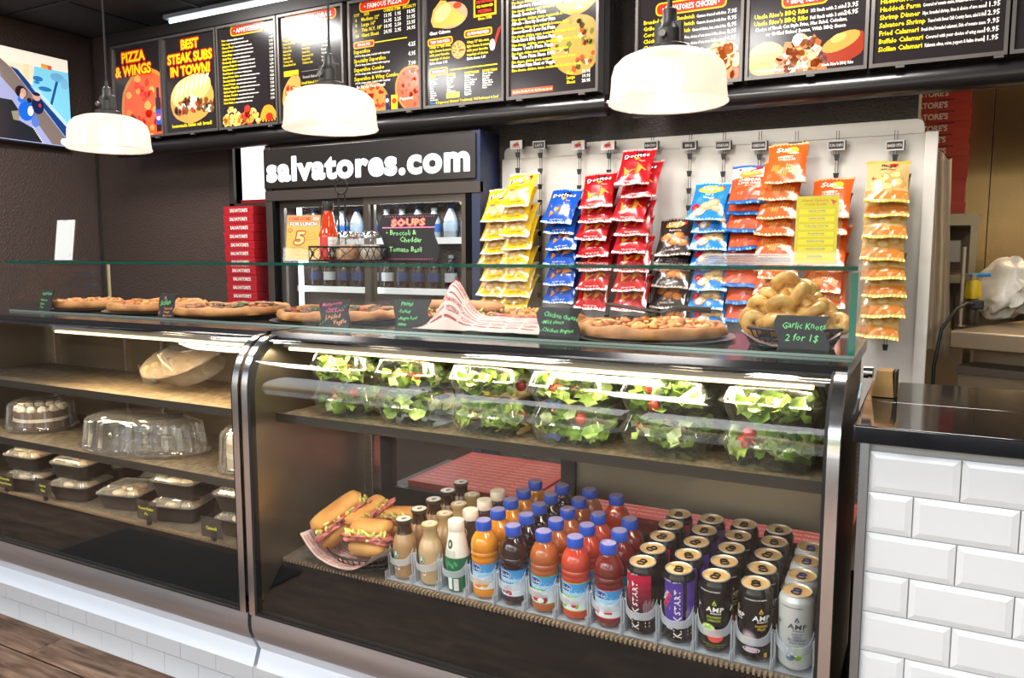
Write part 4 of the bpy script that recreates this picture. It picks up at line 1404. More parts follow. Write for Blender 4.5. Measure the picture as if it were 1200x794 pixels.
def art_sun(a):
    a.ell(.018, -.045, .026, .022, '#e8b83a', 1, 18)
    a.text('Sun', -.046, -.056, .027, '#f8f2e8', 'l', 'b', sx=1.15, rot=.06, L=4, shear=.15)
    a.text('Chips', .008, -.068, .012, '#f8f2e8', 'l', L=4)
    a.text('HARVEST', -.006, -.088, .011, '#f4dcc4', 'c', L=3).text('CHEDDAR', 0, -.102, .011, '#f4dcc4', 'c', L=3)
    for k in range(6):
        x, y = -.045 + .018 * k, -.135 - .012 * (k % 3)
        a.poly([(x - .018, y - .014), (x + .012, y - .02), (x + .022, y + .01), (x - .008, y + .017)], '#d9762a', 2)
        for j in range(3):
            a.poly([(x - .012 + .009 * j, y - .014), (x - .009 + .009 * j, y - .015), (x - .003 + .009 * j, y + .012), (x - .006 + .009 * j, y + .012)], '#eda050', 3)


def art_pita(a):
    a.text('Stacy\'s', .0, -.038, .015, '#3a2a1c', 'c', L=3, shear=.2)
    a.ell(.02, -.022, .016, .012, '#b02a20', 2)
    a.text('PITA CHIPS', 0, -.058, .008, '#3a2a1c', 'c', L=3)
    chip_shapes(a, [(.03, -.085, 1.3, .5), (-.012, -.1, 1.3, -.3), (.04, -.12, 1.3, .2), (-.035, -.12, 1.1, .4), (.0, -.14, 1.3, 0)], '#c79a52', '#e3c386', asp=.85)
    a.poly([(-.058, -.092), (-.014, -.08), (-.016, -.094), (-.06, -.106)], '#c23024', 5)
    a.text('BAKED', -.05, -.101, .008, '#f4d84a', 'l', rot=.27, L=7)
    a.rect(-.077, -.19, .077, -.155, '#cf7f34', 1, 10, 2)


BAGS = {
    'yellow': ('#e6bc1c', '#d8d2c4', art_yellow, 'yellow potato chip bag'),
    'bluetri': ('#1550b0', '#a9bcd8', art_tri('Cool'), 'dark blue triangle chip bag'),
    'redtri': ('#b0141c', '#d8a8a4', art_tri('Nacho'), 'red triangle chip bag'),
    'black': ('#332a28', '#a8998c', art_black, 'black barbecue chip bag'),
    'blue': ('#1f7fd0', '#a8cbe8', art_blue, 'bright blue potato chip bag'),
    'cheddar': ('#2a63a8', '#2f6fba', art_cheddar, 'orange and blue cheddar chip bag'),
    'sun': ('#d2581e', '#e8a878', art_sun, 'orange wheat chip bag'),
    'pita': ('#cfae72', '#d9b040', art_pita, 'tan and yellow pita chip bag'),
}
PROTO = {k: make_bag('chip_bag', b, s, fn, i * 1.37 + 1) for i, (k, (b, s, fn, d)) in enumerate(BAGS.items())}
# strip: sign x, sign z, bag x, top z, bottoms, kind, brand plate
STRIPS = [
    (-1.797, 1.832, -1.852, 1.619, [1.463, 1.367, 1.300, 1.245, 1.173, 1.096, 1.045], 'yellow', 0),
    (-1.674, 1.823, -1.719, 1.684, [1.532, 1.454, 1.382, 1.320, 1.250, 1.173, 1.100, 1.042], 'yellow', 1),
    (-1.469, 1.810, -1.500, 1.605, [1.450, 1.394, 1.320, 1.247, 1.156, 1.073], 'bluetri', 0),
    (-1.321, 1.800, -1.338, 1.671, [1.525, 1.441, 1.363, 1.288, 1.225, 1.139, 1.050], 'redtri', 0),
    (-1.116, 1.787, -1.144, 1.762, [1.601, 1.544, 1.443, 1.380, 1.304, 1.223, 1.138, 1.050], 'redtri', 1),
    (-0.943, 1.776, -0.974, 1.458, [1.311, 1.255, 1.156, 1.065, 0.981], 'black', 1),
    (-0.795, 1.767, -0.817, 1.606, [1.464, 1.391, 1.318, 1.248, 1.148, 1.067, 0.992], 'blue', 1),
    (-0.645, 1.757, -0.662, 1.670, [1.543, 1.461, 1.389, 1.318, 1.246, 1.166, 1.094, 1.021], 'cheddar', 1),
    (-0.498, 1.747, -0.518, 1.745, [1.579, 1.513, 1.440, 1.374, 1.286, 1.204, 1.133], 'sun', 1),
    (-0.340, 1.738, -0.346, 1.603, [1.450, 1.375, 1.252, 1.151, 1.085], 'sun', 1),
    (-0.127, 1.724, -0.145, 1.659, [1.512, 1.441, 1.361, 1.276, 1.203, 1.136, 1.058, 0.977], 'pita', 1),
]
usedb = set()
ST = pmat('strip_plastic', '#3a3633', 0.4)
for si, (sx, sz, bx, tz, bots, kind, br) in enumerate(STRIPS):
    t = thing('clip_strip', 'black clip strip with a small %s tag, %s counted from the drinks cooler' % (('white', 'grey')[br], ORD[si]), 'clip strip', (sx, 3.462, sz), group='clip strips for snack bags')
    bot = bots[-1] - 0.05 - sz
    for dx in (-0.006, 0.004):
        MB().box(dx, dx + 0.002, 0.012, 0.016, bot, 0.06).build('cord', ST, t, smooth=0)
    n = 0
    z = -0.035
    while z > bot and n < 12:
        MB().prism([(-0.011, z), (0.011, z), (0.007, z - 0.024), (-0.007, z - 0.024)], 'y', 0.0, 0.012).build('clip', BLACK, t, smooth=0)
        z -= 0.075
        n += 1
    MB().box(-0.034, 0.034, -0.005, 0.012, -0.018, 0.018).build('tag_holder', BLACK, t, smooth=0)
    a = Art()
    if br:
        a.rect(-0.036, -0.02, 0.03, 0.02, '#cfcac4', 1).rect(-0.031, -0.014, 0.025, 0.014, '#2c2827', 2)
        a.text(('SALTY', 'LAY\'S', '', '', 'NACHO', 'BBQ', 'VINEGAR', 'CHEDDAR', 'HARVEST', 'SUN CHIPS', 'BAKED PITA')[si], -0.003, -0.006, 0.012, '#d8d2cc', 'c', maxw=0.05, L=3)
    else:
        a.rect(-0.036, -0.021, 0.03, 0.021, '#f0ece8', 1)
        a.ell(0.004, 0.01, 0.008, 0.006, '#e8b02a', 2).ell(-0.003, 0.0, 0.018, 0.008, '#c42a26', 2, wob=0.2)
        a.text('Frito Lay', -0.003, -0.013, 0.008, '#b02222', 'c', L=3, maxw=0.04)
    a.build('tag_print', t, flat(0, -0.005, 0), 0.0004, 0.3)
    b_, s_, fn_, desc = BAGS[kind]
    for i, bz in enumerate(bots):
        top = tz if i == 0 else bots[i] + 0.165
        L = BAGH
        dx = rnd.uniform(-0.006, 0.006)
        if si == 4 and i == 1:
            dx = 0.03
        if si == 8 and i:
            dx -= 0.012
        tilt = math.acos(min(0.985, max(0.80, (top - bz) / L)))
        rot = (-tilt, 0, R(rnd.uniform(-5, 5)))
        ry = R(rnd.uniform(-3.5, 3.5))
        lab = '%s, %s from the top of the %s clip strip' % (desc, ORD[i], ORD[si])
        loc = (bx + dx, 3.425 + 0.0, bz + L * math.cos(tilt))
        if i == 0:
            loc = (bx + dx, 3.425, tz)
        rot = (rot[0], ry, rot[2])
        if i:
            pitch = prevz - loc[2]
            if pitch < 0.075:
                loc = (loc[0], loc[1] + (0.075 - pitch) * 0.5, loc[2])
        prevz = loc[2]
        if si in (1, 4, 8):
            loc = (loc[0], loc[1] - 0.035, loc[2])
        if kind in usedb:
            dup(PROTO[kind], loc, rot, lab, 'snack bags on the clip strips')
        else:
            usedb.add(kind)
            o = PROTO[kind]
            o.location, o.rotation_euler = loc, rot
            tag(o, lab, group='snack bags on the clip strips')

# ------------------------------------------------------------------ kitchen beyond the wall
area_light('kitchen_panel_fill', (0.7, 4.75, 2.7), 1.2, 0.25, 26, (1.0, 0.8, 0.55), (R(18), 0, 0))  # added lamp without a fixture, brightens the top of the steel panel
HOOD = pmat('kitchen_steel', '#8d7150', 0.22, 1.0, var=(1.3, 0.25))
kp = thing('steel_wall_panel', 'tall brushed steel wall panel in the kitchen beside the red boxes', 'panel', (0.8, 5.1, 1.0))
MB().box(-0.66, -0.51, 0, 0.03, 0.1, 1.6).build('sheet', HOOD, kp, smooth=0)
MB().box(-0.505, 1.6, 0, 0.03, 0.1, 1.6).build('sheet', HOOD, kp, smooth=0)
MB().box(-0.69, -0.66, -0.01, 0.03, 0.1, 1.6).build('edge_strip', pmat('brass_strip', '#9a8a66', 0.35, 0.8), kp, smooth=0)
kb = box_mesh(0.40, 0.40, 0.0545, REDK)
a = Art()
a.text("SALVATORE'S", 0.20, 0.013, 0.028, '#f3e6d2', 'c', 'h', sx=0.9, maxw=0.29, L=2)
a.rect(0.26, 0.046, 0.33, 0.0515, '#5a1a14', 2)
ka = a.mesh('box_lettering', flat(0, -0.003, 0), 0.0005, 0.5)
for i in range(13):
    t = thing('pizza_box', 'large red pizza box in the kitchen stack, %s from the top beside the steel panel' % ORD[i], 'box', (-0.245 + rnd.uniform(-.003, .003), 4.42 + rnd.uniform(-.004, .004), 1.498 + (12 - i) * 0.0553), group='large red boxes stacked in the kitchen')
    place('carton', kb, t)
    place('box_lettering', ka, t)
KS = pmat('kitchen_shelf_steel', '#93836c', 0.35, 0.8)
t = thing('steel_shelf_unit', 'steel kitchen shelf unit holding the red boxes, with a bread toaster bay', 'shelf', (-0.04, 4.4, 0))
MB().box(-0.2, 0.26, 0.0, 0.5, 1.44, 1.496).build('top_shelf', KS, t, smooth=0)
MB().box(0.225, 0.255, 0.0, 0.03, 0.0, 1.44).build('post', KS, t, smooth=0)
MB().box(-0.2, 0.255, 0.45, 0.48, 0.9, 1.44).build('back_panel', pmat('shelf_back_brown', '#5a4c3c', 0.6), t, smooth=0)
MB().box(-0.2, 0.25, 0.02, 0.45, 1.16, 1.2).build('middle_shelf', KS, t, smooth=0)
MB().box(0.0, 0.19, 0.02, 0.3, 1.26, 1.37).build('toaster_box', pmat('toaster_grey', '#9c958c', 0.4, 0.5), t, smooth=0, bevel=0.004)
MB().box(0.0, 0.19, 0.015, 0.3, 1.225, 1.255).build('toaster_tray', pmat('toaster_tray', '#4a2a22', 0.5), t, smooth=0)
for k in range(4):
    MB().box(0.02 + 0.05 * k, 0.028 + 0.05 * k, 0.0, 0.01, 0.93, 1.16).build('rack_rod', BLACK, t, smooth=0)
MB().box(-0.2, 0.25, 0.02, 0.45, 0.88, 0.9).build('lower_shelf', KS, t, smooth=0)
for k in range(2):
    b = simple_bottle('sauce_bottle', pmat('pale_sauce', '#b9b86a', 0.3), pmat('cap_white', '#e4e6e8', 0.4), pmat('label_olive', '#8a8f3c', 0.4), 0.14, 0.03)
    b.location = (0.02 + 0.075 * k, 4.5, 0.9012)
    tag(b, ['pale green sauce bottle behind the kitchen rack rods, beside the wall', 'pale green sauce bottle behind the kitchen rack rods, beside the post'][k], group='sauce bottles on the kitchen shelf')
# prep table
t = thing('prep_table', 'long steel kitchen prep table with a thick front edge, behind the black counter', 'table', (0.099, 3.55, 0), rz=R(66))
MB().box(0, 2.2, -0.9, 0.0, 0.93, 1.0).build('tabletop', KS, t, smooth=0, bevel=0.006)
MB().box(0.02, 2.2, -0.88, -0.02, 0.83, 0.86).build('drawer_rail', pmat('dark_gap_steel', '#5a5248', 0.4, 0.7), t, smooth=0)
MB().box(0.03, 2.18, -0.87, -0.03, 0.08, 0.83).build('cabinet', pmat('cabinet_steel', '#8f7f68', 0.35, 0.8), t, smooth=0)
for k in range(5):
    MB().box(0.2 + 0.4 * k, 0.3 + 0.4 * k, -0.86, -0.015, 0.86, 0.93).build('support_block', KS, t, smooth=0)
for sx in (0.05, 2.1):
    for sy in (-0.85, -0.08):
        MB().box(sx, sx + 0.04, sy, sy + 0.04, 0, 0.08).build('foot', BLACK, t, smooth=0)
t = thing('table_rod', 'thin upright steel rod at the corner of the kitchen prep table', 'rod', (0.14, 3.75, 1.0012))
MB().tube([(0, 0, 0), (0, 0, 0.33)], 0.008, 10).build('rod', STEEL, t)
MB().lathe([(0.02, 0), (0.02, 0.006)], 12).build('base', STEEL, t)


def drape(name, label, cat, loc, w, h, d, mat, seed, rz=0.0, fold=6, flare=0.2):
    t = thing(name, label, cat, loc, rz)
    m = MB()
    def f(s):
        def g(i, j):
            wd = w * (0.55 + 0.45 * j + flare * math.sin(j * 3 + seed) * .3)
            x = (i - 0.5) * wd + 0.03 * w * noise.noise(Vector((j * 5, seed, i)))
            y = s * d * (0.4 + 0.6 * math.sin(PI * i)) + 0.35 * d * math.sin(i * fold * PI + 2.5 * math.sin(j * 2.2 + seed)) * (0.4 + j)
            return (x, y, -h * j + 0.02 * h * math.sin(i * 9 + seed))
        return g
    m.grid(f(-1), 26, 16).grid(f(1), 26, 16, flip=True)
    m.build('film', mat, t, smooth=70)
    return t


drape('apron_film', 'long beige plastic apron hanging at the end of the chip panel', 'apron', (0.03, 3.9, 1.72), 0.17, 0.85, 0.03, pmat('beige_film', '#e3cfb4', 0.35, sss=0.1), 3)
t = thing('plastic_bag', 'crumpled white plastic bag leaning on the kitchen prep table', 'bag', (0.30, 4.02, 1.03), rz=R(40))
m = MB()
m.blob((0, 0, 0.13), (0.07, 0.13, 0.13), 0, 26, 20, 0.4, 2.2, 4.0, Matrix.Rotation(R(28), 3, 'Y'))
m.blob((0.06, 0.02, 0.055), (0.06, 0.12, 0.055), 0, 20, 14, 0.4, 2.4, 9.0)
m.build('film', pmat('white_bag_film', '#e4ddd0', 0.3, sss=0.15, bump=(30, 0.5)), t, smooth=70)
t = thing('squeeze_bottle', 'small yellow and black nozzle bottle beside the white plastic bag', 'bottle', (0.185, 3.86, 1.001))
MB().lathe([(0.022, 0), (0.026, 0.012), (0.026, 0.10), (0.02, 0.115)], 18).build('body', pmat('bottle_smoke', '#4a4034', 0.3), t)
MB().lathe([(0.028, 0.112), (0.032, 0.13), (0.028, 0.175), (0.02, 0.19)], 12, fn=lambda a, z: 1 + 0.1 * math.sin(a * 6)).build('yellow_collar', pmat('yellow_plastic', '#e0bd18', 0.4), t)
MB().tube([(-0.02, 0, 0.21), (0.06, 0.0, 0.215)], 0.009, 10).build('blue_nozzle', pmat('blue_plastic', '#2f86b8', 0.4), t)
MB().lathe([(0.012, 0.185), (0.012, 0.215)], 12).build('neck', pmat('tan_plastic', '#bfa77c', 0.4), t)
t = thing('power_cord', 'black power cord hanging over the prep table corner with a plug', 'cord', (0.10, 3.62, 1.0))
MB().tube([(0.09, 0.2, 0.09), (0.06, 0.1, 0.10), (0.02, 0.02, 0.08), (-0.03, -0.04, 0.0), (-0.05, -0.07, -0.15), (-0.05, -0.08, -0.45)], 0.007, 8).build('cord', RUBBER, t, smooth=60)
MB().box(0.075, 0.125, 0.18, 0.23, 0.07, 0.11).build('plug', BLACK, t, smooth=0, bevel=0.006)
for k in range(2):
    t = thing('pastry_pack', ['clear purple edged bakery pack beside the white plastic bag', 'clear purple edged bakery pack at the far end of the prep table'][k], 'package', (0.50 + 0.16 * k, 4.45 + 0.22 * k, 1.001), rz=R(52))
    MB().box(0, 0.19, 0, 0.06, 0, 0.13).build('wrapper', PLASTICM, t, smooth=0, bevel=0.008)
    MB().box(-0.002, 0.192, -0.002, 0.062, 0.131, 0.145).build('header_strip', pmat('purple_card', '#6a4a86', 0.5), t, smooth=0)
    c = MB()
    for q in range(4):
        c.blob((0.03 + 0.043 * q, 0.03, 0.03), (0.02, 0.022, 0.024), 0, 9, 6, 0.3, 3, q)
    tag(c.build('pastries', pmat('pastry_tan', '#d9b99a', 0.6), t), kind='stuff')

# ------------------------------------------------------------------ drinks on the lower deck
NS = 40
LID = pmat('can_lid_gold', '#e6bf84', 0.4, 0.3)  # warm LED reflection on the lids is put into the colour as gold
RIM = pmat('can_rim', '#d6d0c6', 0.35, 0.6)


def can_r(z):
    return 0.033


def make_can(name, cols, art, tabcol, label_bg):
    """cols: body colour; art(a) draws on a sheet 0..0.2073 wide (0 = facing the customer), z 0.012..0.142"""
    t = thing(name, 'x', 'can', (0, 0, -5))
    m = MB()
    m.lathe([(0.0235, 0.0), (0.0255, 0.002), (0.031, 0.007), (0.033, 0.013), (0.033, 0.140), (0.0315, 0.146), (0.0275, 0.1525), (0.0275, 0.154)], NS, cap1=False)
    m.build('body', pmat('can_' + cols.lstrip('#'), cols, 0.25, 0.35, coat=0.2), t, smooth=50)
    MB().lathe([(0.0275, 0.1535), (0.0283, 0.1555), (0.0275, 0.157), (0.0262, 0.1565), (0.025, 0.1535)], NS, cap0=False, cap1=False).build('rim', RIM, t, smooth=60)
    MB().lathe([(0.0262, 0.1540), (0.012, 0.1536), (0.0, 0.1536)], 28, cap0=False, cap1=False).build('lid', LID, t, smooth=50)
    tb = MB()
    ring = [(0.0085 * math.cos(2 * PI * k / 14), 0.006 * math.sin(2 * PI * k / 14) - 0.008, 0.1553) for k in range(14)]
    tb.tube(ring, 0.0016, 6, closed=True)
    ring = [(0.007 * math.cos(2 * PI * k / 14), 0.0055 * math.sin(2 * PI * k / 14) + 0.003, 0.1553) for k in range(14)]
    tb.tube(ring, 0.0018, 6, closed=True)
    tb.build('pull_tab', pmat('tab_' + tabcol.lstrip('#'), tabcol, 0.3, 0.6), t, smooth=60)
    a = Art()
    if label_bg:
        for (x0, x1, z0, z1, c) in label_bg:
            a.rect(x0, z0, x1, z1, c, 1, max(2, int((x1 - x0) / 0.004)), 1)
    art(a)
    a.build('can_print', t, round_(0.033), 0.00007, 0.28)
    return t


H = 0.1036


def art_kick(main):
    def f(a):
        # upright lettering runs up the can
        a.text('START', 0.0065, 0.068, 0.0125, '#f2f0ee', 'l', 'b', rot=PI / 2, maxw=0.066, L=5, track=0.05)
        a.text('KICK', 0.0085, 0.015, 0.0165, '#d9d6d4', 'l', 'b', rot=PI / 2, maxw=0.05, L=6, track=0.05)
        a.poly([(-0.03, 0.052), (-0.026, 0.052), (-0.003, 0.138), (-0.009, 0.138)], '#d8d8dc', 3)
        a.poly([(-0.036, 0.092), (-0.016, 0.076), (-0.006, 0.122), (-0.024, 0.126)], '#d4d2d0', 4)
        a.poly([(-0.034, 0.093), (-0.018, 0.08), (-0.009, 0.119), (-0.023, 0.122)], '#2c5a4a', 5)
        a.text('MTN', -0.022, 0.104, 0.008, '#e8e6e2', 'c', 'x', rot=1.1, L=7)
        a.text('DEW', -0.017, 0.094, 0.012, '#d8342a', 'c', 'x', rot=1.1, L=7)
        for k in range(9):
            a.text('ENERGIZING DEW WITH JUICE', 0.020 + 0.0028 * k, 0.045 + 0.004 * (k % 3), 0.0016, '#d8c4cc', 'l', rot=PI / 2, maxw=0.06)
        for k in range(4):
            a.rect(0.022, 0.022 + 0.008 * k, 0.032, 0.026 + 0.008 * k, '#b8b4b0', 2)
        a.text('KICK', -0.016, 0.033, 0.005, '#eceae6', 'c', 'x').text('A BOOST OF', -0.016, 0.041, 0.003, '#d8d4d0', 'c')
        a.text('16 FL OZ', 0.0, 0.1375, 0.0028, '#e0dcd8', 'c')
        a.text('POWERED', -0.022, 0.138, 0.003, '#e0dcd8', 'c')
    return f


def art_amp(kind):
    white = kind == 'white'
    ink1 = '#23262b' if white else '#f0f0ec'
    fl = {'lime': '#9cc43c', 'gold': '#d8b03a', 'white': '#1f3f78'}[kind]

    def f(a):
        for o in (-0.04, 0.012, 0.064):
            a.poly([(o - 0.006, 0.107), (o - 0.001, 0.1045), (o + 0.004, 0.107), (o + 0.001, 0.112), (o - 0.001, 0.117), (o - 0.004, 0.112)], fl, 3)
            a.text('AMP', o, 0.0915, 0.0105, ink1, 'c', 'b', sx=1.35, maxw=0.036, L=4, shear=0.1, track=0.05)
            a.text('ENERGY', o + 0.002, 0.0865, 0.0032, ink1, 'c', 'b', sx=1.5, maxw=0.022)
        a.text('TAURINE B-VITAMINS', 0.0, 0.133, 0.0028, ink1, 'c', sx=1.2)
        if kind == 'lime':
            a.text('STRAWBERRY', 0.01, 0.0775, 0.0052, '#9aa84a', 'c', 'x', maxw=0.03).text('LIMEADE', 0.01, 0.0705, 0.0052, '#9aa84a', 'c', 'x')
            a.ell(-0.002, 0.053, 0.0155, 0.0125, '#6f9a2c', 3, 20).ell(-0.002, 0.053, 0.0135, 0.0107, '#dbe8a8', 4, 20)
            for k in range(6):
                t_ = k * PI / 3
                a.ell(-0.002 + 0.007 * math.cos(t_), 0.053 + 0.0056 * math.sin(t_), 0.0046, 0.003, '#a8cc54', 5, 9, t_, rings=1)
            a.ell(0.013, 0.038, 0.0165, 0.013, '#c42a26', 6, 20).ell(0.013, 0.037, 0.0145, 0.0108, '#e0564a', 7, 20).poly([(0.0, 0.043), (0.013, 0.047), (0.027, 0.042), (0.013, 0.040)], '#f0b8a8', 8)
            a.text('NATURALLY & ARTIFICIALLY', 0.012, 0.019, 0.0028, '#7d8c3a', 'c').text('FLAVORED 16 FL OZ', 0.012, 0.0145, 0.0028, '#7d8c3a', 'c')
        elif kind == 'gold':
            a.text('PASSION', 0.012, 0.0775, 0.0048, '#c9a232', 'c', 'x').text('FRUIT', 0.012, 0.071, 0.0048, '#c9a232', 'c', 'x').text('PASSION', 0.064, 0.0775, 0.0048, '#c9a232', 'c', 'x').text('FRUIT', 0.064, 0.071, 0.0048, '#c9a232', 'c', 'x')
            a.ell(-0.012, 0.052, 0.016, 0.020, '#4a3a4c', 3, 20, 0.5).ell(-0.012, 0.052, 0.013, 0.016, '#8c7a90', 4, 20, 0.5).ell(-0.012, 0.052, 0.009, 0.012, '#b8a8a0', 5, 16, 0.5).ell(-0.026, 0.046, 0.009, 0.009, '#a8a83c', 3).ell(-0.008, 0.028, 0.018, 0.006, '#c9b8c4', 3)
            a.rect(0.018, 0.012, 0.025, 0.022, '#c9a232', 3)
        else:
            a.text('ENERGY', 0.012, 0.079, 0.004, '#4a5a78', 'c').text('ZERO', 0.012, 0.0725, 0.005, '#4a5a78', 'c', 'x').text('BLUEBERRY', 0.012, 0.0665, 0.005, '#4a5a78', 'c', 'x').text('WHITE GRAPE', 0.012, 0.0605, 0.0045, '#4a5a78', 'c', 'x', maxw=0.03)
            for (x, z, r_, c) in ((-0.004, 0.045, 0.011, '#4d6478'), (0.008, 0.047, 0.010, '#8db43c'), (0.017, 0.042, 0.009, '#a8c850'), (0.006, 0.037, 0.009, '#3f566c'), (0.0, 0.031, 0.008, '#587088'), (0.013, 0.033, 0.008, '#7ea636')):
                a.ell(x, z, r_, r_ * 0.85, c, 3, 16, wob=0.05, seed=x * 99)
                a.ell(x - 0.003, z + 0.003, r_ * 0.35, r_ * 0.25, '#dfe8ec', 4, 8, rings=1)
    return f


def grad_bg(z0, z1, c1, c2, n=6):
    out = []
    p, q = [int(c1[i:i + 2], 16) for i in (1, 3, 5)], [int(c2[i:i + 2], 16) for i in (1, 3, 5)]
    for k in range(n):
        f = k / (n - 1)
        out.append((-0.034, 0.036, z0 + (z1 - z0) * k / n, z0 + (z1 - z0) * (k + 1) / n, '#%02x%02x%02x' % tuple(int(a + (b - a) * f) for a, b in zip(p, q))))
    return out


cans = {
    'red': make_can('energy_drink_can', '#1a161a', art_kick('#b01040'), '#221d1c', grad_bg(0.045, 0.138, '#3a1524', '#b8123f')),
    'purple': make_can('energy_drink_can', '#1c1924', art_kick('#4a2f96'), '#221d1c', [(-0.03, 0.012, 0.04, 0.138, '#4a3492'), (0.02, 0.06, 0.05, 0.138, '#54389e')]),
    'lime': make_can('energy_drink_can', '#1b1917', art_amp('lime'), '#1c1a18', None),
    'gold': make_can('energy_drink_can', '#161515', art_amp('gold'), '#1c1a18', None),
    'white': make_can('energy_drink_can', '#d3d9da', art_amp('white'), '#27407c', None),
}
CDESC = {'red': 'dark red energy can with upright lettering', 'purple': 'purple and black energy can with upright lettering', 'lime': 'black energy can with lime and strawberry picture', 'gold': 'black energy can with passion fruit picture', 'white': 'white energy can with blueberries and grapes picture'}

# ---- bottles
RB = 0.0325
JPROF = [(0.026, 0.0), (0.030, 0.003), (0.0325, 0.012), (0.0325, 0.020), (0.0318, 0.0215), (0.0318, 0.0885), (0.0325, 0.090), (0.0325, 0.096), (0.0312, 0.099), (0.0312, 0.101), (0.0328, 0.104), (0.0328, 0.110), (0.0312, 0.113), (0.0325, 0.117), (0.0326, 0.126), (0.0300, 0.139), (0.0250, 0.149), (0.0190, 0.157), (0.0162, 0.162), (0.0162, 0.168)]
CAPB = pmat('cap_blue', '#1f4db8', 0.35)
CAPT = pmat('cap_top_mauve', '#8d86b4', 0.5)


def ribbed_cap(t, r, z0, z1, mat, top=None):
    MB().lathe([(r, z0), (r * 1.02, z0 + 0.002), (r, z1 - 0.002), (r * 0.95, z1)], 36, fn=lambda a, z: 1 + 0.012 * math.cos(a * 18)).build('cap', mat, t, smooth=30)
    if top:
        MB().lathe([(r * 0.86, z1 - 0.0005), (r * 0.86, z1 + 0.0006)], 28).build('cap_print', top, t, smooth=30)


def juice(colr, name2, art, edge):
    t = thing('juice_bottle', 'x', 'bottle', (0, 0, -5))
    MB().lathe(JPROF, NS).build('body', pmat('juice_' + colr.lstrip('#'), colr, 0.07, spec=0.6, coat=0.6, sss=0.25), t, smooth=40)
    ribbed_cap(t, 0.0188, 0.163, 0.184, CAPB, CAPT)
    a = Art()
    half = 0.0318 * PI
    a.rect(-half, 0.022, half, 0.0885, edge, 0.5, 60, 1)
    a.rect(-half, 0.024, half, 0.0865, '#dce8ee', 1, 60, 1)
    a.rect(-half, 0.052, half, 0.0865, '#9cc8e4', 1.5, 60, 1)
    a.rect(-half, 0.066, half, 0.0865, '#3a96d4', 2, 60, 1)
    for k in range(12):
        a.ell(-half + (k + .5) * half / 6, 0.064 + 0.003 * (k % 2), 0.012, 0.006, '#c4e0ee', 2.5, 10, rings=1)
    for o in (-0.066, 0.0, 0.062):
        a.ell(o, 0.0755, 0.0165, 0.0095, '#f2f5f8', 3, 20)
        a.ell(o, 0.0755, 0.0152, 0.0082, '#14347c', 4, 20)
        a.poly([(o - 0.012, 0.078), (o, 0.0815), (o + 0.006, 0.0795), (o + 0.013, 0.081), (o + 0.004, 0.0765)], '#f0f4f8', 5)
        a.text('Ocean Spray', o, 0.0718, 0.0045, '#f4f6f8', 'c', 'b', maxw=0.026, L=6)
    art(a)
    a.build('label', t, round_(0.0318), 0.00006, 0.3)
    return t


def berry(a, x, z, r, c, hi='#f2d8d0'):
    a.ell(x, z, r, r, c, 4, 14).ell(x - r * .3, z + r * .35, r * .28, r * .22, hi, 5, 8, rings=1)


def art_orange(a):
    a.poly([(-0.03, 0.053), (0.008, 0.056), (0.012, 0.063), (-0.03, 0.061)], '#e2562a', 3).text('100% Orange', -0.01, 0.0555, 0.0045, '#fff0e4', 'c', 'b', L=5)
    a.ell(0.006, 0.039, 0.012, 0.012, '#e88a1c', 3).ell(-0.009, 0.036, 0.0115, 0.009, '#f0a02c', 4, rot=.4).ell(-0.009, 0.0355, 0.0085, 0.0062, '#f8c45c', 5, rot=.4).ell(-0.004, 0.046, 0.004, 0.0025, '#3f8a34', 6, rot=.6)
    a.ell(0.024, 0.038, 0.009, 0.009, '#f0a02c', 4)
    for k in range(5):
        a.text('100% vitamin C no sugar added', -0.032, 0.048 - k * 0.004, 0.0015, '#5c7ca8', 'l', maxw=0.014)


def art_grape(a):
    a.poly([(-0.028, 0.057), (0.01, 0.0545), (0.028, 0.059), (0.026, 0.062), (0, 0.06)], '#2c2f7a', 3).text('Cran-Grape', 0.002, 0.0548, 0.0058, '#2c2f7a', 'c', 'b', L=5, shear=.2)
    for (x, z, c) in ((0.004, 0.033, '#a02038'), (0.011, 0.037, '#b42a3c'), (0.0, 0.041, '#8a1a4a'), (0.013, 0.0305, '#b8283c'), (0.008, 0.046, '#4a2a5c'), (-0.006, 0.034, '#8a1f4c')):
        berry(a, x, z, 0.0047, c)
    a.ell(0.015, 0.045, 0.005, 0.002, '#4f8a3c', 4, rot=.5).ell(-0.02, 0.036, 0.008, 0.01, '#eaf4f8', 3, wob=.4)


def art_apple(a):
    a.rect(-0.026, 0.052, 0.026, 0.0575, '#4fae4a', 3, 12).text('Cran-Apple', 0, 0.0522, 0.005, '#f0f8ea', 'c', 'b', L=5)
    a.ell(0.0, 0.038, 0.0125, 0.0115, '#c0202a', 4, 20, wob=.08).ell(-0.004, 0.043, 0.003, 0.002, '#f0b8b0', 6).ell(0.012, 0.046, 0.006, 0.003, '#5aa83c', 6, rot=.6).ell(-0.019, 0.037, 0.009, 0.011, '#e8dc9c', 3).ell(0.02, 0.034, 0.01, 0.011, '#a01c26', 3).ell(0.014, 0.031, 0.008, 0.006, '#eaf4f8', 5, wob=.4)


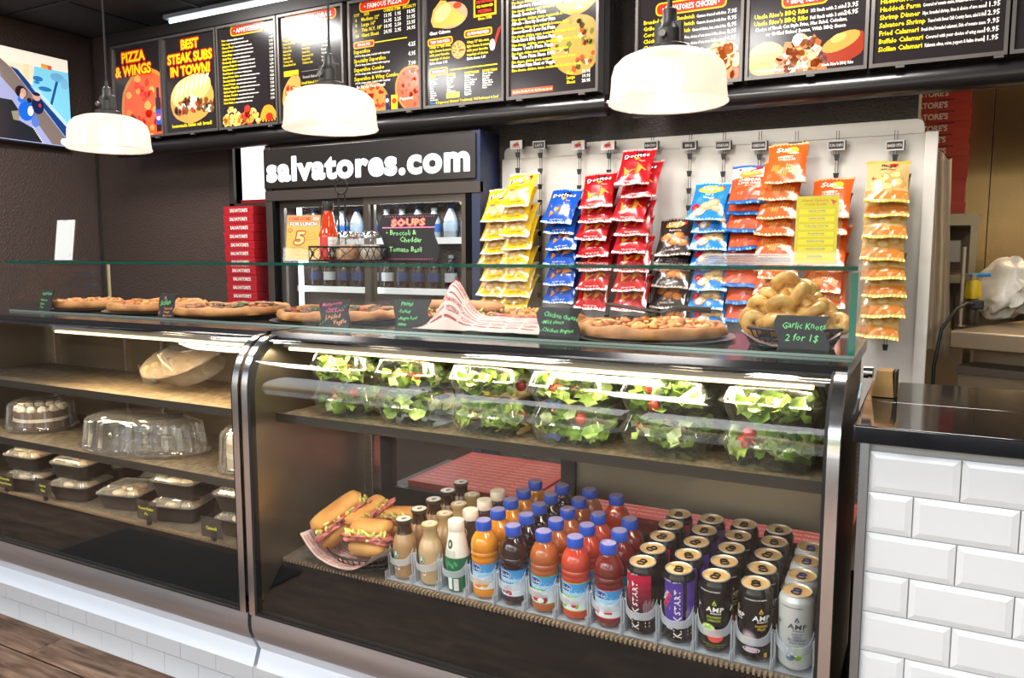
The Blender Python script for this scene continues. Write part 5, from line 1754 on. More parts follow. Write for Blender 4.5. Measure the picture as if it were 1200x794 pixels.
def art_kiwi(a):
    a.rect(-0.026, 0.052, 0.026, 0.0575, '#8ac03c', 3, 12).text('Strawberry Kiwi', 0, 0.0522, 0.0048, '#f4f8ea', 'c', 'b', L=5, maxw=0.045)
    a.ell(-0.008, 0.036, 0.0105, 0.0095, '#7a9a34', 4, 20).ell(-0.008, 0.036, 0.009, 0.008, '#b0cc4c', 5, 20).ell(-0.008, 0.036, 0.003, 0.003, '#eef0d0', 6).ell(0.002, 0.043, 0.008, 0.006, '#c8323a', 3).ell(0.019, 0.038, 0.0065, 0.0075, '#c0242e', 4).ell(0.026, 0.036, 0.005, 0.008, '#9ab83c', 3).ell(-0.025, 0.036, 0.007, 0.009, '#c8323a', 3)


def art_cran(a):
    a.poly([(-0.03, 0.052), (0.03, 0.052), (0.03, 0.059), (0.004, 0.054), (-0.03, 0.06)], '#d8302c', 3).text('Cranberry', -0.006, 0.0535, 0.0052, '#fdf0ea', 'c', 'b', L=5)
    for k in range(6):
        berry(a, -0.018 + 0.006 * (k % 3), 0.033 + 0.006 * (k // 3) + 0.002 * (k % 2), 0.004, '#c01f2c')
        berry(a, 0.012 + 0.0055 * (k % 3), 0.036 + 0.005 * (k // 3), 0.004, '#c01f2c')
    a.ell(0.003, 0.032, 0.008, 0.004, '#f2f8fa', 5, wob=.5).ell(0.02, 0.046, 0.005, 0.002, '#4f8a3c', 4, rot=.5)


def coffee(neck, milk, capc, captop, panel):
    t = thing('coffee_bottle', 'x', 'bottle', (0, 0, -5))
    m = MB()
    P = [(0.025, 0.0, 0), (0.029, 0.004, 0), (0.031, 0.012, 0), (0.031, 0.08, 0), (0.030, 0.09, 0), (0.0255, 0.104, 0), (0.021, 0.113, 1), (0.0185, 0.122, 1), (0.0175, 0.133, 1), (0.0185, 0.137, 1), (0.0185, 0.142, 1)]
    m.lathe(P, NS)
    m.build('body', [pmat('coffee_' + milk.lstrip('#'), milk, 0.08, coat=0.7), pmat('coffee_' + neck.lstrip('#'), neck, 0.15, coat=0.5)], t, smooth=40)
    MB().lathe([(0.0205, 0.141), (0.0212, 0.144), (0.0205, 0.149)], 32).build('cap', pmat('cap_' + capc.lstrip('#'), capc, 0.3, 0.3), t, smooth=40)
    a = Art()
    a.ell(0, 0, 0.0185, 0.0185, captop, 1, 28).ell(0, 0, 0.012, 0.012, '#ece4d2', 2, 20).ell(0.002, 0.001, 0.006, 0.008, capc, 3, 14, wob=.3)
    a.build('cap_print', t, lambda x, y, h: (x, y, 0.149 + h), 0.0002, 0.3)
    a = Art()
    a.ell(0.008, 0.0655, 0.0105, 0.0105, '#0f6a44', 3, 22).ell(0.008, 0.0655, 0.0088, 0.0088, '#e6ecdf', 4, 20).ell(0.008, 0.0655, 0.0078, 0.0078, '#0f6a44', 5, 20)
    a.ell(0.008, 0.0665, 0.0035, 0.005, '#e6ecdf', 6, 14).poly([(0.004, 0.0715), (0.008, 0.0745), (0.012, 0.0715), (0.008, 0.0725)], '#e6ecdf', 6)
    for s_ in (-1, 1):
        for k in range(3):
            a.poly([(0.008 + s_ * (0.0045 + .001 * k), 0.0605 + .002 * k), (0.008 + s_ * 0.0075, 0.066 + .002 * k), (0.008 + s_ * 0.0062, 0.061 + .002 * k)], '#e6ecdf', 6)
    if panel:
        a.poly([(-0.026, 0.022), (0.014, 0.022), (0.016, 0.045), (0.006, 0.053), (-0.012, 0.052), (-0.026, 0.040)], '#3f2418', 2).ell(-0.016, 0.068, 0.012, 0.011, '#3f2418', 2).ell(-0.012, 0.071, 0.010, 0.009, milk, 3)
        a.poly([(-0.026, 0.022), (-0.018, 0.022), (-0.012, 0.034), (-0.024, 0.036)], '#c9853a', 3)
        a.text('frappuccino', -0.004, 0.046, 0.0055, '#f0e6d8', 'c', 'b', L=5, maxw=0.032).text('MOCHA', 0.0, 0.026, 0.003, '#f0e6d8', 'c')
    else:
        a.text('frappuccino', -0.004, 0.046, 0.0052, '#6a4a2c', 'c', 'b', L=5, maxw=0.032).text('VANILLA', -0.006, 0.026, 0.003, '#6a4a2c', 'c').poly([(-0.026, 0.03), (-0.016, 0.03), (-0.012, 0.044), (-0.024, 0.044)], '#e6dcae', 3)
    a.rect(0.012, 0.026, 0.019, 0.037, '#f0f0ee', 4).rect(0.0132, 0.03, 0.0178, 0.0355, '#6a6a68', 5)
    a.build('label', t, round_(0.031), 0.00006, 0.3)
    return t


def smooth_bottle(top, low, dots, art):
    t = thing('milk_coffee_bottle', 'x', 'bottle', (0, 0, -5))
    tp = lambda y: 0.0305 if y < 0.085 else 0.0305 - (y - 0.085) * 0.19
    P = [(0.027, 0.0, 0), (0.0305, 0.005, 0)] + [(0.0305, z, 0) for z in (0.03, 0.06, 0.078)] + [(tp(z), z, 1) for z in (0.086, 0.1, 0.12, 0.135, 0.148)] + [(0.0172, 0.150, 1)]
    m = MB().lathe(P, NS)
    m.build('body', [pmat('sleeve_' + low.lstrip('#'), low, 0.22, coat=0.3), pmat('sleeve_' + top.lstrip('#'), top, 0.25, coat=0.3)], t, smooth=40)
    ribbed_cap(t, 0.0195, 0.148, 0.171, pmat('cap_cream', '#e9e1d2', 0.35))
    a = Art()
    art(a)
    a.build('label', t, round_(0.0305, tp), 0.00006, 0.3)
    return t


def art_cold(a):
    a.ell(0.006, 0.118, 0.009, 0.011, '#2a2622', 3, 20).ell(0.006, 0.118, 0.0072, 0.009, '#175a40', 4, 18).ell(0.006, 0.118, 0.003, 0.005, '#d8e4d8', 5, 12)
    for k in range(4):
        a.text('SMOOTH BLACK COFFEE', 0.006, 0.100 - k * 0.0042, 0.0022, '#5c6a60', 'c')
    a.poly([(-0.03, 0.078), (-0.012, 0.082), (0.006, 0.072), (0.022, 0.086), (0.03, 0.080), (0.03, 0.076), (-0.03, 0.074)], '#1f7a50', 3)
    for k in range(6):
        a.ell(-0.022 + k * 0.009, 0.066 + 0.006 * (k % 2), 0.004, 0.007, '#2f9a66', 4, 10, .5, rings=1)
    a.rect(0.0, 0.006, 0.012, 0.036, '#e8ebe6', 3, 3).rect(0.016, 0.004, 0.028, 0.034, '#e2e4e0', 3, 3)
    for k in range(9):
        a.rect(0.0015, 0.010 + k * 0.0024, 0.0105, 0.0112 + k * 0.0024, '#2a2e2c', 4)
    for k in range(8):
        a.text('nutrition facts', 0.022, 0.030 - k * 0.003, 0.0012, '#5a5e5c', 'c')


def art_dark(a):
    a.ell(0.006, 0.118, 0.009, 0.011, '#d9c8b0', 3, 20).ell(0.006, 0.118, 0.0072, 0.009, '#2a1a14', 4, 18)
    a.text('ICED', 0.004, 0.095, 0.006, '#e8dcc8', 'c', 'b').text('COFFEE', 0.004, 0.086, 0.006, '#e8dcc8', 'c', 'b')
    a.rect(0.0, 0.01, 0.014, 0.036, '#e8e4dc', 3, 3)


bot = {
    'mocha': coffee('#3a2418', '#a8835c', '#4a3a30', '#d2ccc0', True),
    'vanilla': coffee('#b89a6e', '#c0a27a', '#b89c68', '#c9b07c', False),
    'green': smooth_bottle('#e8e6dc', '#1a6a46', None, art_cold),
    'brown': smooth_bottle('#33231c', '#6a4632', None, art_dark),
    'orange': juice('#d98a14', 'orange', art_orange, '#d8502c'),
    'grape': juice('#2a1618', 'grape', art_grape, '#2c3f8c'),
    'apple': juice('#a85a2c', 'apple', art_apple, '#4fae4a'),
    'kiwi': juice('#b8402c', 'kiwi', art_kiwi, '#a8c83c'),
    'cran': juice('#6a1c1c', 'cran', art_cran, '#d8302c'),
}
BDES = {'mocha': 'mocha coffee bottle with dark neck and brown panel', 'vanilla': 'tan coffee bottle with gold cap', 'green': 'white and green coffee bottle with cream cap', 'brown': 'dark brown coffee bottle with cream cap', 'orange': 'orange juice bottle with blue cap', 'grape': 'dark grape juice bottle with blue cap', 'apple': 'amber apple juice bottle with blue cap', 'kiwi': 'pink strawberry kiwi juice bottle with blue cap', 'cran': 'deep red cranberry juice bottle with blue cap'}

LANES = [('mocha', 5), ('vanilla', 4), ('green', 4), ('orange', 5), ('grape', 5), ('apple', 5), ('kiwi', 4), ('cran', 3), ('red', 5), ('purple', 5), ('lime', 5), ('gold', 5), ('white', 4)]
LX0, LP = -1.118, 0.0775
BASEY = 1.548
done = set()
lane_me = None
for li, (kind, n) in enumerate(LANES):
    x = LX0 + li * LP
    # clear plastic feeder lane
    t = thing('feeder_lane', 'clear plastic feeder lane, %s from the basket of sub sandwiches' % ORD[li], 'feeder lane', (x, BASEY, deck_z(BASEY) + 0.0008), group='clear feeder lanes on the lower deck', rx=R(4.5))
    if lane_me is None:
        b = MB().box(-0.0365, 0.0365, -0.03, 0.305, 0.0, 0.003).mesh('floor', PLASTICM, 0)
        d = MB().box(-0.0375, -0.036, -0.036, 0.305, 0.0, 0.024).mesh('divider', PLASTICM, 0)
        d2 = MB().box(0.036, 0.0375, -0.036, 0.305, 0.0, 0.024).mesh('divider', PLASTICM, 0)
        f = MB()
        def lip(i, j):
            ang = R(-165 + 150 * i)
            top = 0.062 + 0.026 * (abs(2 * i - 1) ** 3.5)
            lowz = 0.046 + 0.012 * (abs(2 * i - 1) ** 3.5)
            return (0.0367 * math.cos(ang), 0.0367 * math.sin(ang), lowz + (top - lowz) * j)
        def lip2(i, j):
            p = lip(i, j)
            return (p[0] * 0.955, p[1] * 0.955, p[2])
        f.grid(lip, 24, 2).grid(lip2, 24, 2, flip=True)
        for jj in (0, 1):
            f.grid(lambda i, j, q=jj: Vector(lip(i, q)).lerp(Vector(lip2(i, q)), j), 24, 1)
        fm = f.mesh('front_stop', PLASTICM, 50)
        r_ = MB().box(-0.0375, -0.034, -0.02, -0.006, 0.0, 0.075).mesh('side_arm', PLASTICM, 0)
        r2 = MB().box(0.034, 0.0375, -0.02, -0.006, 0.0, 0.075).mesh('side_arm', PLASTICM, 0)
        lane_me = [b, d, d2, fm, r_, r2]
    for me in lane_me:
        place(me.name.split('.')[0], me, t)
    for k in range(n):
        y = BASEY + 0.004 + k * 0.0685
        if kind == 'kiwi' and k == 3:
            y += 0.055
        kk = kind if not (kind == 'green' and k) else 'brown'
        proto = bot.get(kk) or cans.get(kk)
        desc = BDES.get(kk) or CDESC.get(kk)
        lab = '%s, %s its lane' % (desc, DEPTH[k].replace('at the front', 'at the front of').replace('from the front', 'from the front of').replace('at the back', 'at the back of'))
        loc = (x + rnd.uniform(-0.0008, 0.0008), y, deck_z(y) + 0.0052)
        rz = R(rnd.uniform(-14, 14) if kk in bot else rnd.uniform(-10, 16))
        if k and kk in cans:
            rz = R(rnd.uniform(-30, 45))
        if kk in ('white', 'lime', 'gold', 'red', 'purple') and k == 0:
            rz = R({'white': 0, 'lime': 0, 'gold': 22, 'red': 0, 'purple': 22}[kk])
        rz += R(-14 - (8 - li) * 1.2)
        rot = (R(4.5), 0, rz)
        if kk in done:
            dup(proto, loc, rot, lab, 'drinks in the feeder lanes')
        else:
            done.add(kk)
            proto.rotation_mode = 'ZYX'
            proto.location, proto.rotation_euler = loc, rot
            tag(proto, lab, group='drinks in the feeder lanes')

# flat red pizza boxes behind the drinks
fb = MB().box(0, 0.40, 0, 0.38, 0, 0.04).box(-0.002, 0.402, -0.003, 0.38, 0.02, 0.042).mesh('carton', pmat('box_lid_maroon', '#8c2a26', 0.4), 0)
a = Art()
for k in range(11):
    a.text('SALVATORE\'S OLD FASHIONED PIZZERIA FRESH HOT', 0.2, 0.02 + k * 0.03, 0.011, '#c9877c', 'c', 'b', maxw=0.36, sx=1.0 + 0.2 * (k % 3))
fp = a.mesh('lid_print', lambda x, y, h: (x, y, 0.0422 + h), 0.0003, 0.35)
for k, x in enumerate((-1.36, -0.945, -0.53)):
    t = thing('pizza_box', ['flat maroon pizza box behind the coffee bottles', 'flat maroon pizza box behind the juice bottles', 'flat maroon pizza box behind the energy cans'][k], 'box', (x, 1.907, 0.575), group='flat pizza boxes behind the drinks')
    place('carton', fb, t)
    place('lid_print', fp, t)
t = thing('staff_shelf', 'dark shelf on the staff side holding the flat maroon pizza boxes', 'shelf', (-0.75, 2.1, 0))
MB().box(-0.72, 0.64, -0.195, 0.2, 0.55, 0.574).build('board', pmat('dark_board', '#2a2522', 0.6), t, smooth=0)
for sx in (-0.7, 0.6):
    MB().box(sx, sx + 0.03, -0.1, 0.18, 0, 0.55).build('leg', MATTE, t, smooth=0)

# ------------------------------------------------------------------ pizzas, trays and baskets on the case tops
CRUST = pmat('baked_crust', '#c48a50', 0.6, var=(14, 0.3, (1, 1, 1), '#8f5526'), bump=(40, 0.25))
CHEESE = pmat('baked_cheese', '#c98a48', 0.45, var=(22, 0.3, (1, 1, 1), '#a2552a'))
TRAY = pmat('tray_steel', '#a9a7a3', 0.3, 0.9)
TRAYK = pmat('tray_dark', '#2e2b29', 0.4, 0.5)
TOPS = {'veg': ['#5a3d24', '#6e4a2c', '#8a3a22', '#4a4a26', '#a86a3a'], 'chk': ['#d99a4e', '#c9803a', '#e2b26a', '#b4622a'], 'plain': ['#c07a3a', '#b5652e', '#d39a54']}


def make_pizza(label, x, y, r, kind, tray, seed, z=1.1008, nt=70):
    t = thing('pizza', label, 'pizza', (x, y, z + 0.006), rz=seed, group='pizzas on the case tops')
    prof = [(r * 0.2, 0.001), (r * 0.9, 0.001), (r * 0.99, 0.006), (r * 1.0, 0.016), (r * 0.97, 0.027), (r * 0.92, 0.031), (r * 0.875, 0.025), (r * 0.85, 0.018)]
    m = MB().lathe(prof, 56, cap1=False, fn=lambda a, zz: 1 + (0.035 * noise.noise(Vector((math.cos(a) * 3 + seed, math.sin(a) * 3, zz * 30))) if zz > 0.002 else 0))
    o = m.build('crust', CRUST, t, smooth=70)
    for v in o.data.vertices:
        a = math.atan2(v.co.y, v.co.x)
        if v.co.z > 0.01:
            v.co.z *= 1 + 0.22 * noise.noise(Vector((math.cos(a) * 4, math.sin(a) * 4, seed)))
    c = MB()
    def f(i, j):
        rr, a = r * 0.9 * i, 2 * PI * j
        return (rr * math.cos(a), rr * math.sin(a), 0.017 + 0.004 * noise.noise(Vector((math.cos(a) * rr * 40, math.sin(a) * rr * 40, seed))))
    c.grid(f, 8, 40)
    c.build('cheese', CHEESE, t, smooth=70)
    q = random.Random(int(seed * 100))
    b = MB()
    cols = TOPS[kind]
    for k in range(nt):
        a, d = q.uniform(0, 2 * PI), math.sqrt(q.random()) * 0.84 * r
        s = q.uniform(0.008, 0.016)
        b.blob((d * math.cos(a), d * math.sin(a), 0.022 + q.uniform(0, 0.006)), (s, s * q.uniform(0.5, 1), s * q.uniform(0.4, 0.7)), k % len(cols), 7, 5, 0.5, 3, k, Matrix.Rotation(q.uniform(0, 3), 3, 'Z'))
    tag(b.build('topping', [pmat('topping_' + c_.lstrip('#'), c_, 0.5) for c_ in cols], t, smooth=60), kind='stuff')
    tr = thing('pizza_tray', label.replace('pizza', 'tray', 1) if False else {TRAY: 'round silver tray under the ', TRAYK: 'round dark tray under the '}[tray] + label.split(',')[0], 'tray', (x, y, z))
    MB().lathe([(r * 0.98, 0.0), (r * 1.08, 0.004), (r * 1.09, 0.006), (r * 1.075, 0.0065), (r * 0.98, 0.0045)], 48, cap1=True).build('plate', tray, tr, smooth=40)
    return t


PX = lambda u: 0
make_pizza('plain crusty pizza behind the first chalk card, at the far end of the guard', -2.70, 1.80, 0.12, 'plain', TRAY, 0.4)
make_pizza('thick crusted pizza between the first two chalk cards', -2.385, 1.85, 0.165, 'plain', TRAY, 1.3)
make_pizza('dark topped veggie pizza behind the second chalk card', -2.0, 1.83, 0.185, 'veg', TRAYK, 2.1)
make_pizza('dark topped pizza behind the pink and orange chalk card', -1.565, 1.85, 0.19, 'veg', TRAYK, 3.3)
make_pizza('big golden pizza piled with toppings beside the garlic knots', -0.585, 1.83, 0.185, 'chk', TRAY, 4.4, nt=130)

# pizza server lifting a slice behind the golden pizza
t = thing('pizza_server', 'dark steel pizza server stuck under the big golden pizza', 'utensil', (-0.60, 1.975, 1.147), rz=R(-165), ry=R(-9))
MB().prism([(0, -0.012), (0.03, -0.04), (0.13, -0.05), (0.15, 0), (0.13, 0.05), (0.03, 0.04), (0, 0.012)], 'z', 0, 0.003).build('blade', TRAYK, t, smooth=0)
MB().tube([(0, 0, 0.002), (-0.03, 0, 0.02), (-0.12, 0, 0.03)], [0.006, 0.006, 0.009], 8).build('handle', BLACK, t)

PAPER = pmat('basket_paper', '#d8c4ba', 0.7)
PAPERK = '#b8323a'


def paper_sheet(name, label, loc, w, d, seed, rz=0.0, lift=None, parent=None):
    t = thing(name, label, 'paper', loc, rz)
    hf = lift or (lambda i, j: 0.0)
    def P(i, j, h=0.0):
        x, y = (i - 0.5) * w, (j - 0.5) * d
        z = hf(i, j) + 0.004 * noise.noise(Vector((i * 7, j * 7, seed)))
        return (x, y, 0.005 + max(z, 0) + h)
    m = MB()
    m.grid(lambda i, j: P(i, j), 30, 16).grid(lambda i, j: P(i, j, -0.0012), 30, 16, flip=True)
    m.build('sheet', PAPER, t, smooth=70)
    a = Art()
    for k in range(8):
        x0 = -0.48 + 0.12 * k
        for j in range(5):
            y0 = -0.48 + 0.19 * j
            a.text("SALVATORE'S", x0, y0 + 0.085, 0.03, PAPERK, 'l', 'b', maxw=0.12, L=2, rot=0.15)
            a.text('PIZZERIA', x0 + 0.01, y0 + 0.03, 0.03, PAPERK, 'l', 'r', maxw=0.1, L=2, rot=0.15)
            a.rect(x0, y0 + 0.145, x0 + 0.1, y0 + 0.155, PAPERK, 2, 8, 1).rect(x0, y0 + 0.008, x0 + 0.1, y0 + 0.016, PAPERK, 2, 8, 1)
    def fn(x, y, h):
        i, j = min(max(x + 0.5, 0), 1), min(max(y + 0.5, 0), 1)
        return P(i, j, 0.0006 + h)
    a.build('paper_print', t, fn, 0.0003, 0.6)
    return t


# sandwiches on paper (panini tray)
t = thing('food_tray', 'flat dark tray under the panini and the printed paper', 'tray', (-1.0, 1.80, 1.1008))
MB().box(-0.235, 0.235, -0.13, 0.13, 0, 0.006).build('base', TRAYK, t, smooth=0, bevel=0.002)
paper_sheet('printed_paper', 'red printed white paper folded up in a peak over the panini tray', (-0.985, 1.755, 1.107), 0.36, 0.2, 2.0, 0.02,
            lambda i, j: (0.095 * math.exp(-((i - 0.27) / 0.12) ** 2) + (0.034 if i > 0.25 else 0.034 * i / 0.25)) * (min(1, j / 0.3) ** 0.6 if j < 0.3 else max(0.0, 1 - (j - 0.3) / 0.25)))
BREAD = pmat('toasted_bread', '#c88c4a', 0.6, var=(10, 0.3, (1, 1, 1), '#96592a'))
BREADL = pmat('soft_bread', '#dba860', 0.65, var=(8, 0.2, (1, 1, 1), '#b8772f'))
HAM = pmat('ham_pink', '#b56a66', 0.4, var=(20, 0.2))
LETT = pmat('shredded_lettuce', '#c3c46a', 0.5, var=(30, 0.25))


def sub(name, label, loc, L, rz, seed, bread, rx=0.0, ry=0.0, s=1.0, hinge=25, group=None):
    """long roll split open: two halves, meat, lettuce, tomato"""
    t = thing(name, label, 'sandwich', loc, rz, group, rx, ry)
    def half(side):
        def f(i, j):
            a = 2 * PI * j
            e = max(0.0, 1 - (2 * i - 1) ** 6) ** 0.5
            k = 1 + 0.08 * noise.noise(Vector((i * 4, math.cos(a), seed + side)))
            y, z = 0.034 * s * e * math.cos(a) * k, 0.0175 * s * e * math.sin(a) * k
            q = Matrix.Rotation(R(hinge) * side, 3, 'X') @ Vector((0, y, z + (0.026 * s) * side))
            return ((i - 0.5) * L, q.y, q.z + 0.03 * s)
        return f
    for side in (1, -1):
        MB().grid(half(side), 16, 16).build('bread', bread, t, smooth=70)
    m = MB()
    q = random.Random(int(seed * 10))
    for k in range(14):
        x = (k / 13 - 0.5) * L * 0.92
        m.blob((x, -0.026 * s + q.uniform(-.006, .004), 0.03 * s + q.uniform(-.007, .007)), (0.020, 0.026 * s, 0.007), 0, 9, 6, 0.6, 3, k + seed)
    m.build('meat', HAM, t, smooth=60)
    m = MB()
    for k in range(70):
        x = q.uniform(-0.48, 0.48) * L
        m.blob((x, -0.034 * s + q.uniform(-.012, .008), 0.036 * s + q.uniform(-.008, .012)), (0.010, 0.0035, 0.004), 0, 6, 4, 0.3, 2, k, Matrix.Rotation(q.uniform(0, 3), 3, 'Z') @ Matrix.Rotation(q.uniform(-1, 1), 3, 'Y'))
    tag(m.build('shredded_lettuce', LETT, t, smooth=50), kind='stuff')
    for k in range(3):
        m = MB().lathe([(0.0, 0), (0.024 * s, 0), (0.024 * s, 0.004), (0, 0.004)], 16, cap0=False, cap1=False)
        o = m.build('tomato_slice', pmat('tomato_red', '#c83a26', 0.3), t)
        o.location, o.rotation_euler = ((k - 1) * L * 0.3, -0.022 * s, 0.038 * s), (R(12), 0, 0)
    return t


sub('panini', 'toasted panini sticking out behind the panini chalk card', (-1.10, 1.79, 1.112), 0.26, R(8), 2.2, BREAD, s=0.9, hinge=8)
for k, (x, y, rz) in enumerate(((-0.93, 1.84, 4), (-0.845, 1.84, -6))):
    t = thing('chicken_sandwich', ['breaded flat sandwich wedge on the printed paper beside the paper peak', 'breaded flat sandwich wedge on the printed paper beside the chicken chalk card'][k], 'sandwich', (x, y, 1.118), R(rz), 'flat sandwiches on the printed paper')
    m = MB()
    m.grid(lambda i, j: ((i - .5) * .16, (j - .5) * .13, 0.034 * (max(0, 1 - (2 * i - 1) ** 4) * max(0, 1 - (2 * j - 1) ** 4)) ** .4 + 0.004 * noise.noise(Vector((i * 6, j * 6, k)))), 18, 14)
    m.grid(lambda i, j: ((i - .5) * .16, (j - .5) * .13, 0.0), 4, 4, flip=True)
    m.build('bread', BREAD, t, smooth=70)
    m = MB()
    for q in range(26):
        m.blob((rnd.uniform(-.07, .07), -0.055 + rnd.uniform(-.01, .01), 0.014 + rnd.uniform(-.006, .008)), (0.012, 0.008, 0.006), q % 2, 7, 5, 0.5, 3, q)
    tag(m.build('filling', [pmat('chicken_tan', '#d9a860', 0.5), pmat('sauce_orange', '#b8542a', 0.4)], t), kind='stuff')
    m = MB()
    for q in range(40):
        m.blob((rnd.uniform(-.06, .06), rnd.uniform(-.05, .05), 0.036), 0.005, 0, 6, 4, 0.4, 3, q)
    tag(m.build('crumb_topping', pmat('topping_gold', '#d3a044', 0.5), t), kind='stuff')


def basket(name, label, loc, w, d, h, rz=0.0, cat='basket'):
    """oval black plastic basket with an open-weave wall"""
    t = thing(name, label, cat, loc, rz)
    n = 40
    ring = lambda s, z: [(w / 2 * s * math.cos(2 * PI * k / n), d / 2 * s * math.sin(2 * PI * k / n), z) for k in range(n)]
    MB().tube(ring(1.0, h), 0.0035, 8, closed=True).build('rim', BLACK, t, smooth=60)
    MB().tube(ring(0.80, 0.004), 0.003, 8, closed=True).tube(ring(0.9, h * 0.5), 0.0018, 6, closed=True).build('hoop', BLACK, t, smooth=60)
    r_ = MB()
    for k in range(n):
        a = 2 * PI * k / n
        r_.tube([(w / 2 * .8 * math.cos(a), d / 2 * .8 * math.sin(a), 0.004), (w / 2 * math.cos(a), d / 2 * math.sin(a), h)], 0.0016, 5)
    tag(r_.build('weave', BLACK, t, smooth=0), kind='stuff')
    MB().lathe([(w / 2 * 0.8, 0.002), (w / 2 * 0.8, 0.004)], n, sy=d / w).build('base', BLACK, t, smooth=0)
    return t


# garlic knots
bk = basket('bread_basket', 'black open basket of garlic knots inside the glass guard', (-0.252, 1.79, 1.1008), 0.215, 0.19, 0.042)
paper_sheet('basket_liner', 'red striped paper liner under the garlic knots', (-0.252, 1.79, 1.104), 0.195, 0.18, 5.0, 0.1, lambda i, j: 0.03 * (abs(2 * i - 1) ** 3 + (abs(2 * j - 1) ** 3 if j > 0.5 else 0)))
KNOT = pmat('glazed_dough', '#ecc06c', 0.32, coat=0.15, var=(34, 0.25, (1, 1, 1), '#c68a3a'))


def knot_mesh(seed):
    m = MB()
    pts, rad = [], []
    for k in range(40):
        u = 2 * PI * k / 40
        pts.append((0.0145 * (math.sin(u) + 1.5 * math.sin(2 * u)), 0.0145 * (math.cos(u) - 1.5 * math.cos(2 * u)), -0.013 * math.sin(3 * u)))
        rad.append(0.0128 * (1 + 0.25 * noise.noise(Vector((math.cos(u) * 2, math.sin(u) * 2, seed)))))
    m.tube(pts, rad, 10, closed=True)
    m.blob((0, 0, 0), (0.014, 0.014, 0.012), 0, 10, 7)
    for q in range(26):
        a, b = rnd.uniform(0, 6.28), rnd.uniform(0.01, 0.034)
        m.blob((b * math.cos(a), b * math.sin(a), 0.018), (0.002, 0.0012, 0.0008), 1, 5, 3)
    return m.mesh('dough', [KNOT, pmat('herb_fleck', '#5a5a2a', 0.7)], 70)


km = [knot_mesh(1.0), knot_mesh(7.0)]
ks = []
for (n, rr, z) in ((8, 0.072, 0.052), (6, 0.050, 0.082), (3, 0.026, 0.110), (1, 0.0, 0.132)):
    for k in range(n):
        a = 2 * PI * k / n + z * 30
        ks.append((rr * math.cos(a), rr * math.sin(a) * 0.85, z))
WHERE = {0: 'bottom ring', 1: 'middle ring', 2: 'upper ring', 3: 'peak'}
for i, (x, y, z) in enumerate(ks):
    layer = 0 if i < 8 else 1 if i < 14 else 2 if i < 17 else 3
    no = i - (0, 8, 14, 17)[layer]
    lab = 'golden garlic knot at the very peak of the basket heap' if layer == 3 else 'golden garlic knot, %s round the %s of the basket heap' % (ORD[no], WHERE[layer])
    t = thing('garlic_knot', lab, 'bread', (-0.252 + x, 1.79 + y, 1.1008 + z), rnd.uniform(0, 6), 'garlic knots in the basket', rnd.uniform(-.5, .5), rnd.uniform(-.5, .5))
    place('dough', km[i % 2], t)

# sub basket in the drinks case
by = 1.60
bk = basket('sandwich_basket', 'black basket of cut sub sandwiches at the end of the drinks deck', (-1.272, by, deck_z(by) + 0.001), 0.24, 0.2, 0.04, R(-8))
bk.rotation_euler.x = R(4.5)
paper_sheet('basket_liner', 'red printed white paper liner poking out under the sub sandwiches', (-1.272, by, deck_z(by) + 0.008), 0.27, 0.24, 8.0, R(-8), lambda i, j: 0.06 * (abs(2 * i - 1) ** 2.6 + (0.7 * abs(2 * j - 1) ** 3 if j > 0.5 else 0)))
SG = 'cut subs in the sandwich basket'
zb = deck_z(by) + 0.04
sub('sub_sandwich', 'open ham sub half leaning at the outer end of the sandwich basket', (-1.335, by - 0.01, zb + 0.03), 0.16, R(62), 1.0, BREADL, R(-20), R(-28), 1.1, 18, SG)
sub('sub_sandwich', 'ham sub half lying at the front of the sandwich basket, next to the coffee bottles', (-1.225, by - 0.055, zb + 0.005), 0.11, R(12), 4.0, BREADL, R(-15), 0, 1.1, 14, SG)
sub('sub_sandwich', 'ham sub half standing in the middle of the sandwich basket', (-1.27, by + 0.02, zb + 0.035), 0.13, R(75), 6.0, BREADL, R(-30), R(-20), 1.0, 20, SG)
sub('sub_sandwich', 'sub half at the back of the sandwich basket', (-1.20, by + 0.05, zb + 0.02), 0.13, R(20), 9.0, BREADL, R(-25), 0, 1.0, 14, SG)

# ------------------------------------------------------------------ boxed salads on the upper shelf
CL = clear_mat('clamshell', (0.97, 0.985, 0.975), 1.6, 0.05, film=0.02, filmcol=(0.95, 0.97, 0.95))


def rr_ring(w, d, r, n=5):
    out = []
    for (cx, cy, a0) in ((w / 2 - r, -d / 2 + r, -90), (w / 2 - r, d / 2 - r, 0), (-w / 2 + r, d / 2 - r, 90), (-w / 2 + r, -d / 2 + r, 180)):
        out += [(cx + r * math.cos(R(a0 + 90 * t / n)), cy + r * math.sin(R(a0 + 90 * t / n))) for t in range(n + 1)]
    return out


def loft(rings, m=None, mat=0, cap0=True, cap1=True):
    m = m or MB()
    n = len(rings[0][0])
    base = len(m.v)
    for ring, z in rings:
        m.v += [(x, y, z) for x, y in ring]
    for k in range(len(rings) - 1):
        for i in range(n):
            j = (i + 1) % n
            m.f.append((base + k * n + i, base + k * n + j, base + (k + 1) * n + j, base + (k + 1) * n + i))
            m.mi.append(mat)
    if cap0:
        m.f.append(tuple(base + i for i in range(n))[::-1]); m.mi.append(mat)
    if cap1:
        m.f.append(tuple(base + (len(rings) - 1) * n + i for i in range(n))); m.mi.append(mat)
    return m


def ribbed(w, d, r, amp, per):
    ring = []
    for i in range(96):
        a = 2 * PI * i / 96
        c, s = math.cos(a), math.sin(a)
        k = (abs(c) ** 5 + abs(s) ** 5) ** (-1 / 5)
        f = 1 + amp * (1 if (i // per) % 2 else -1)
        ring.append((w / 2 * c * k * f, d / 2 * s * k * f))
    return ring


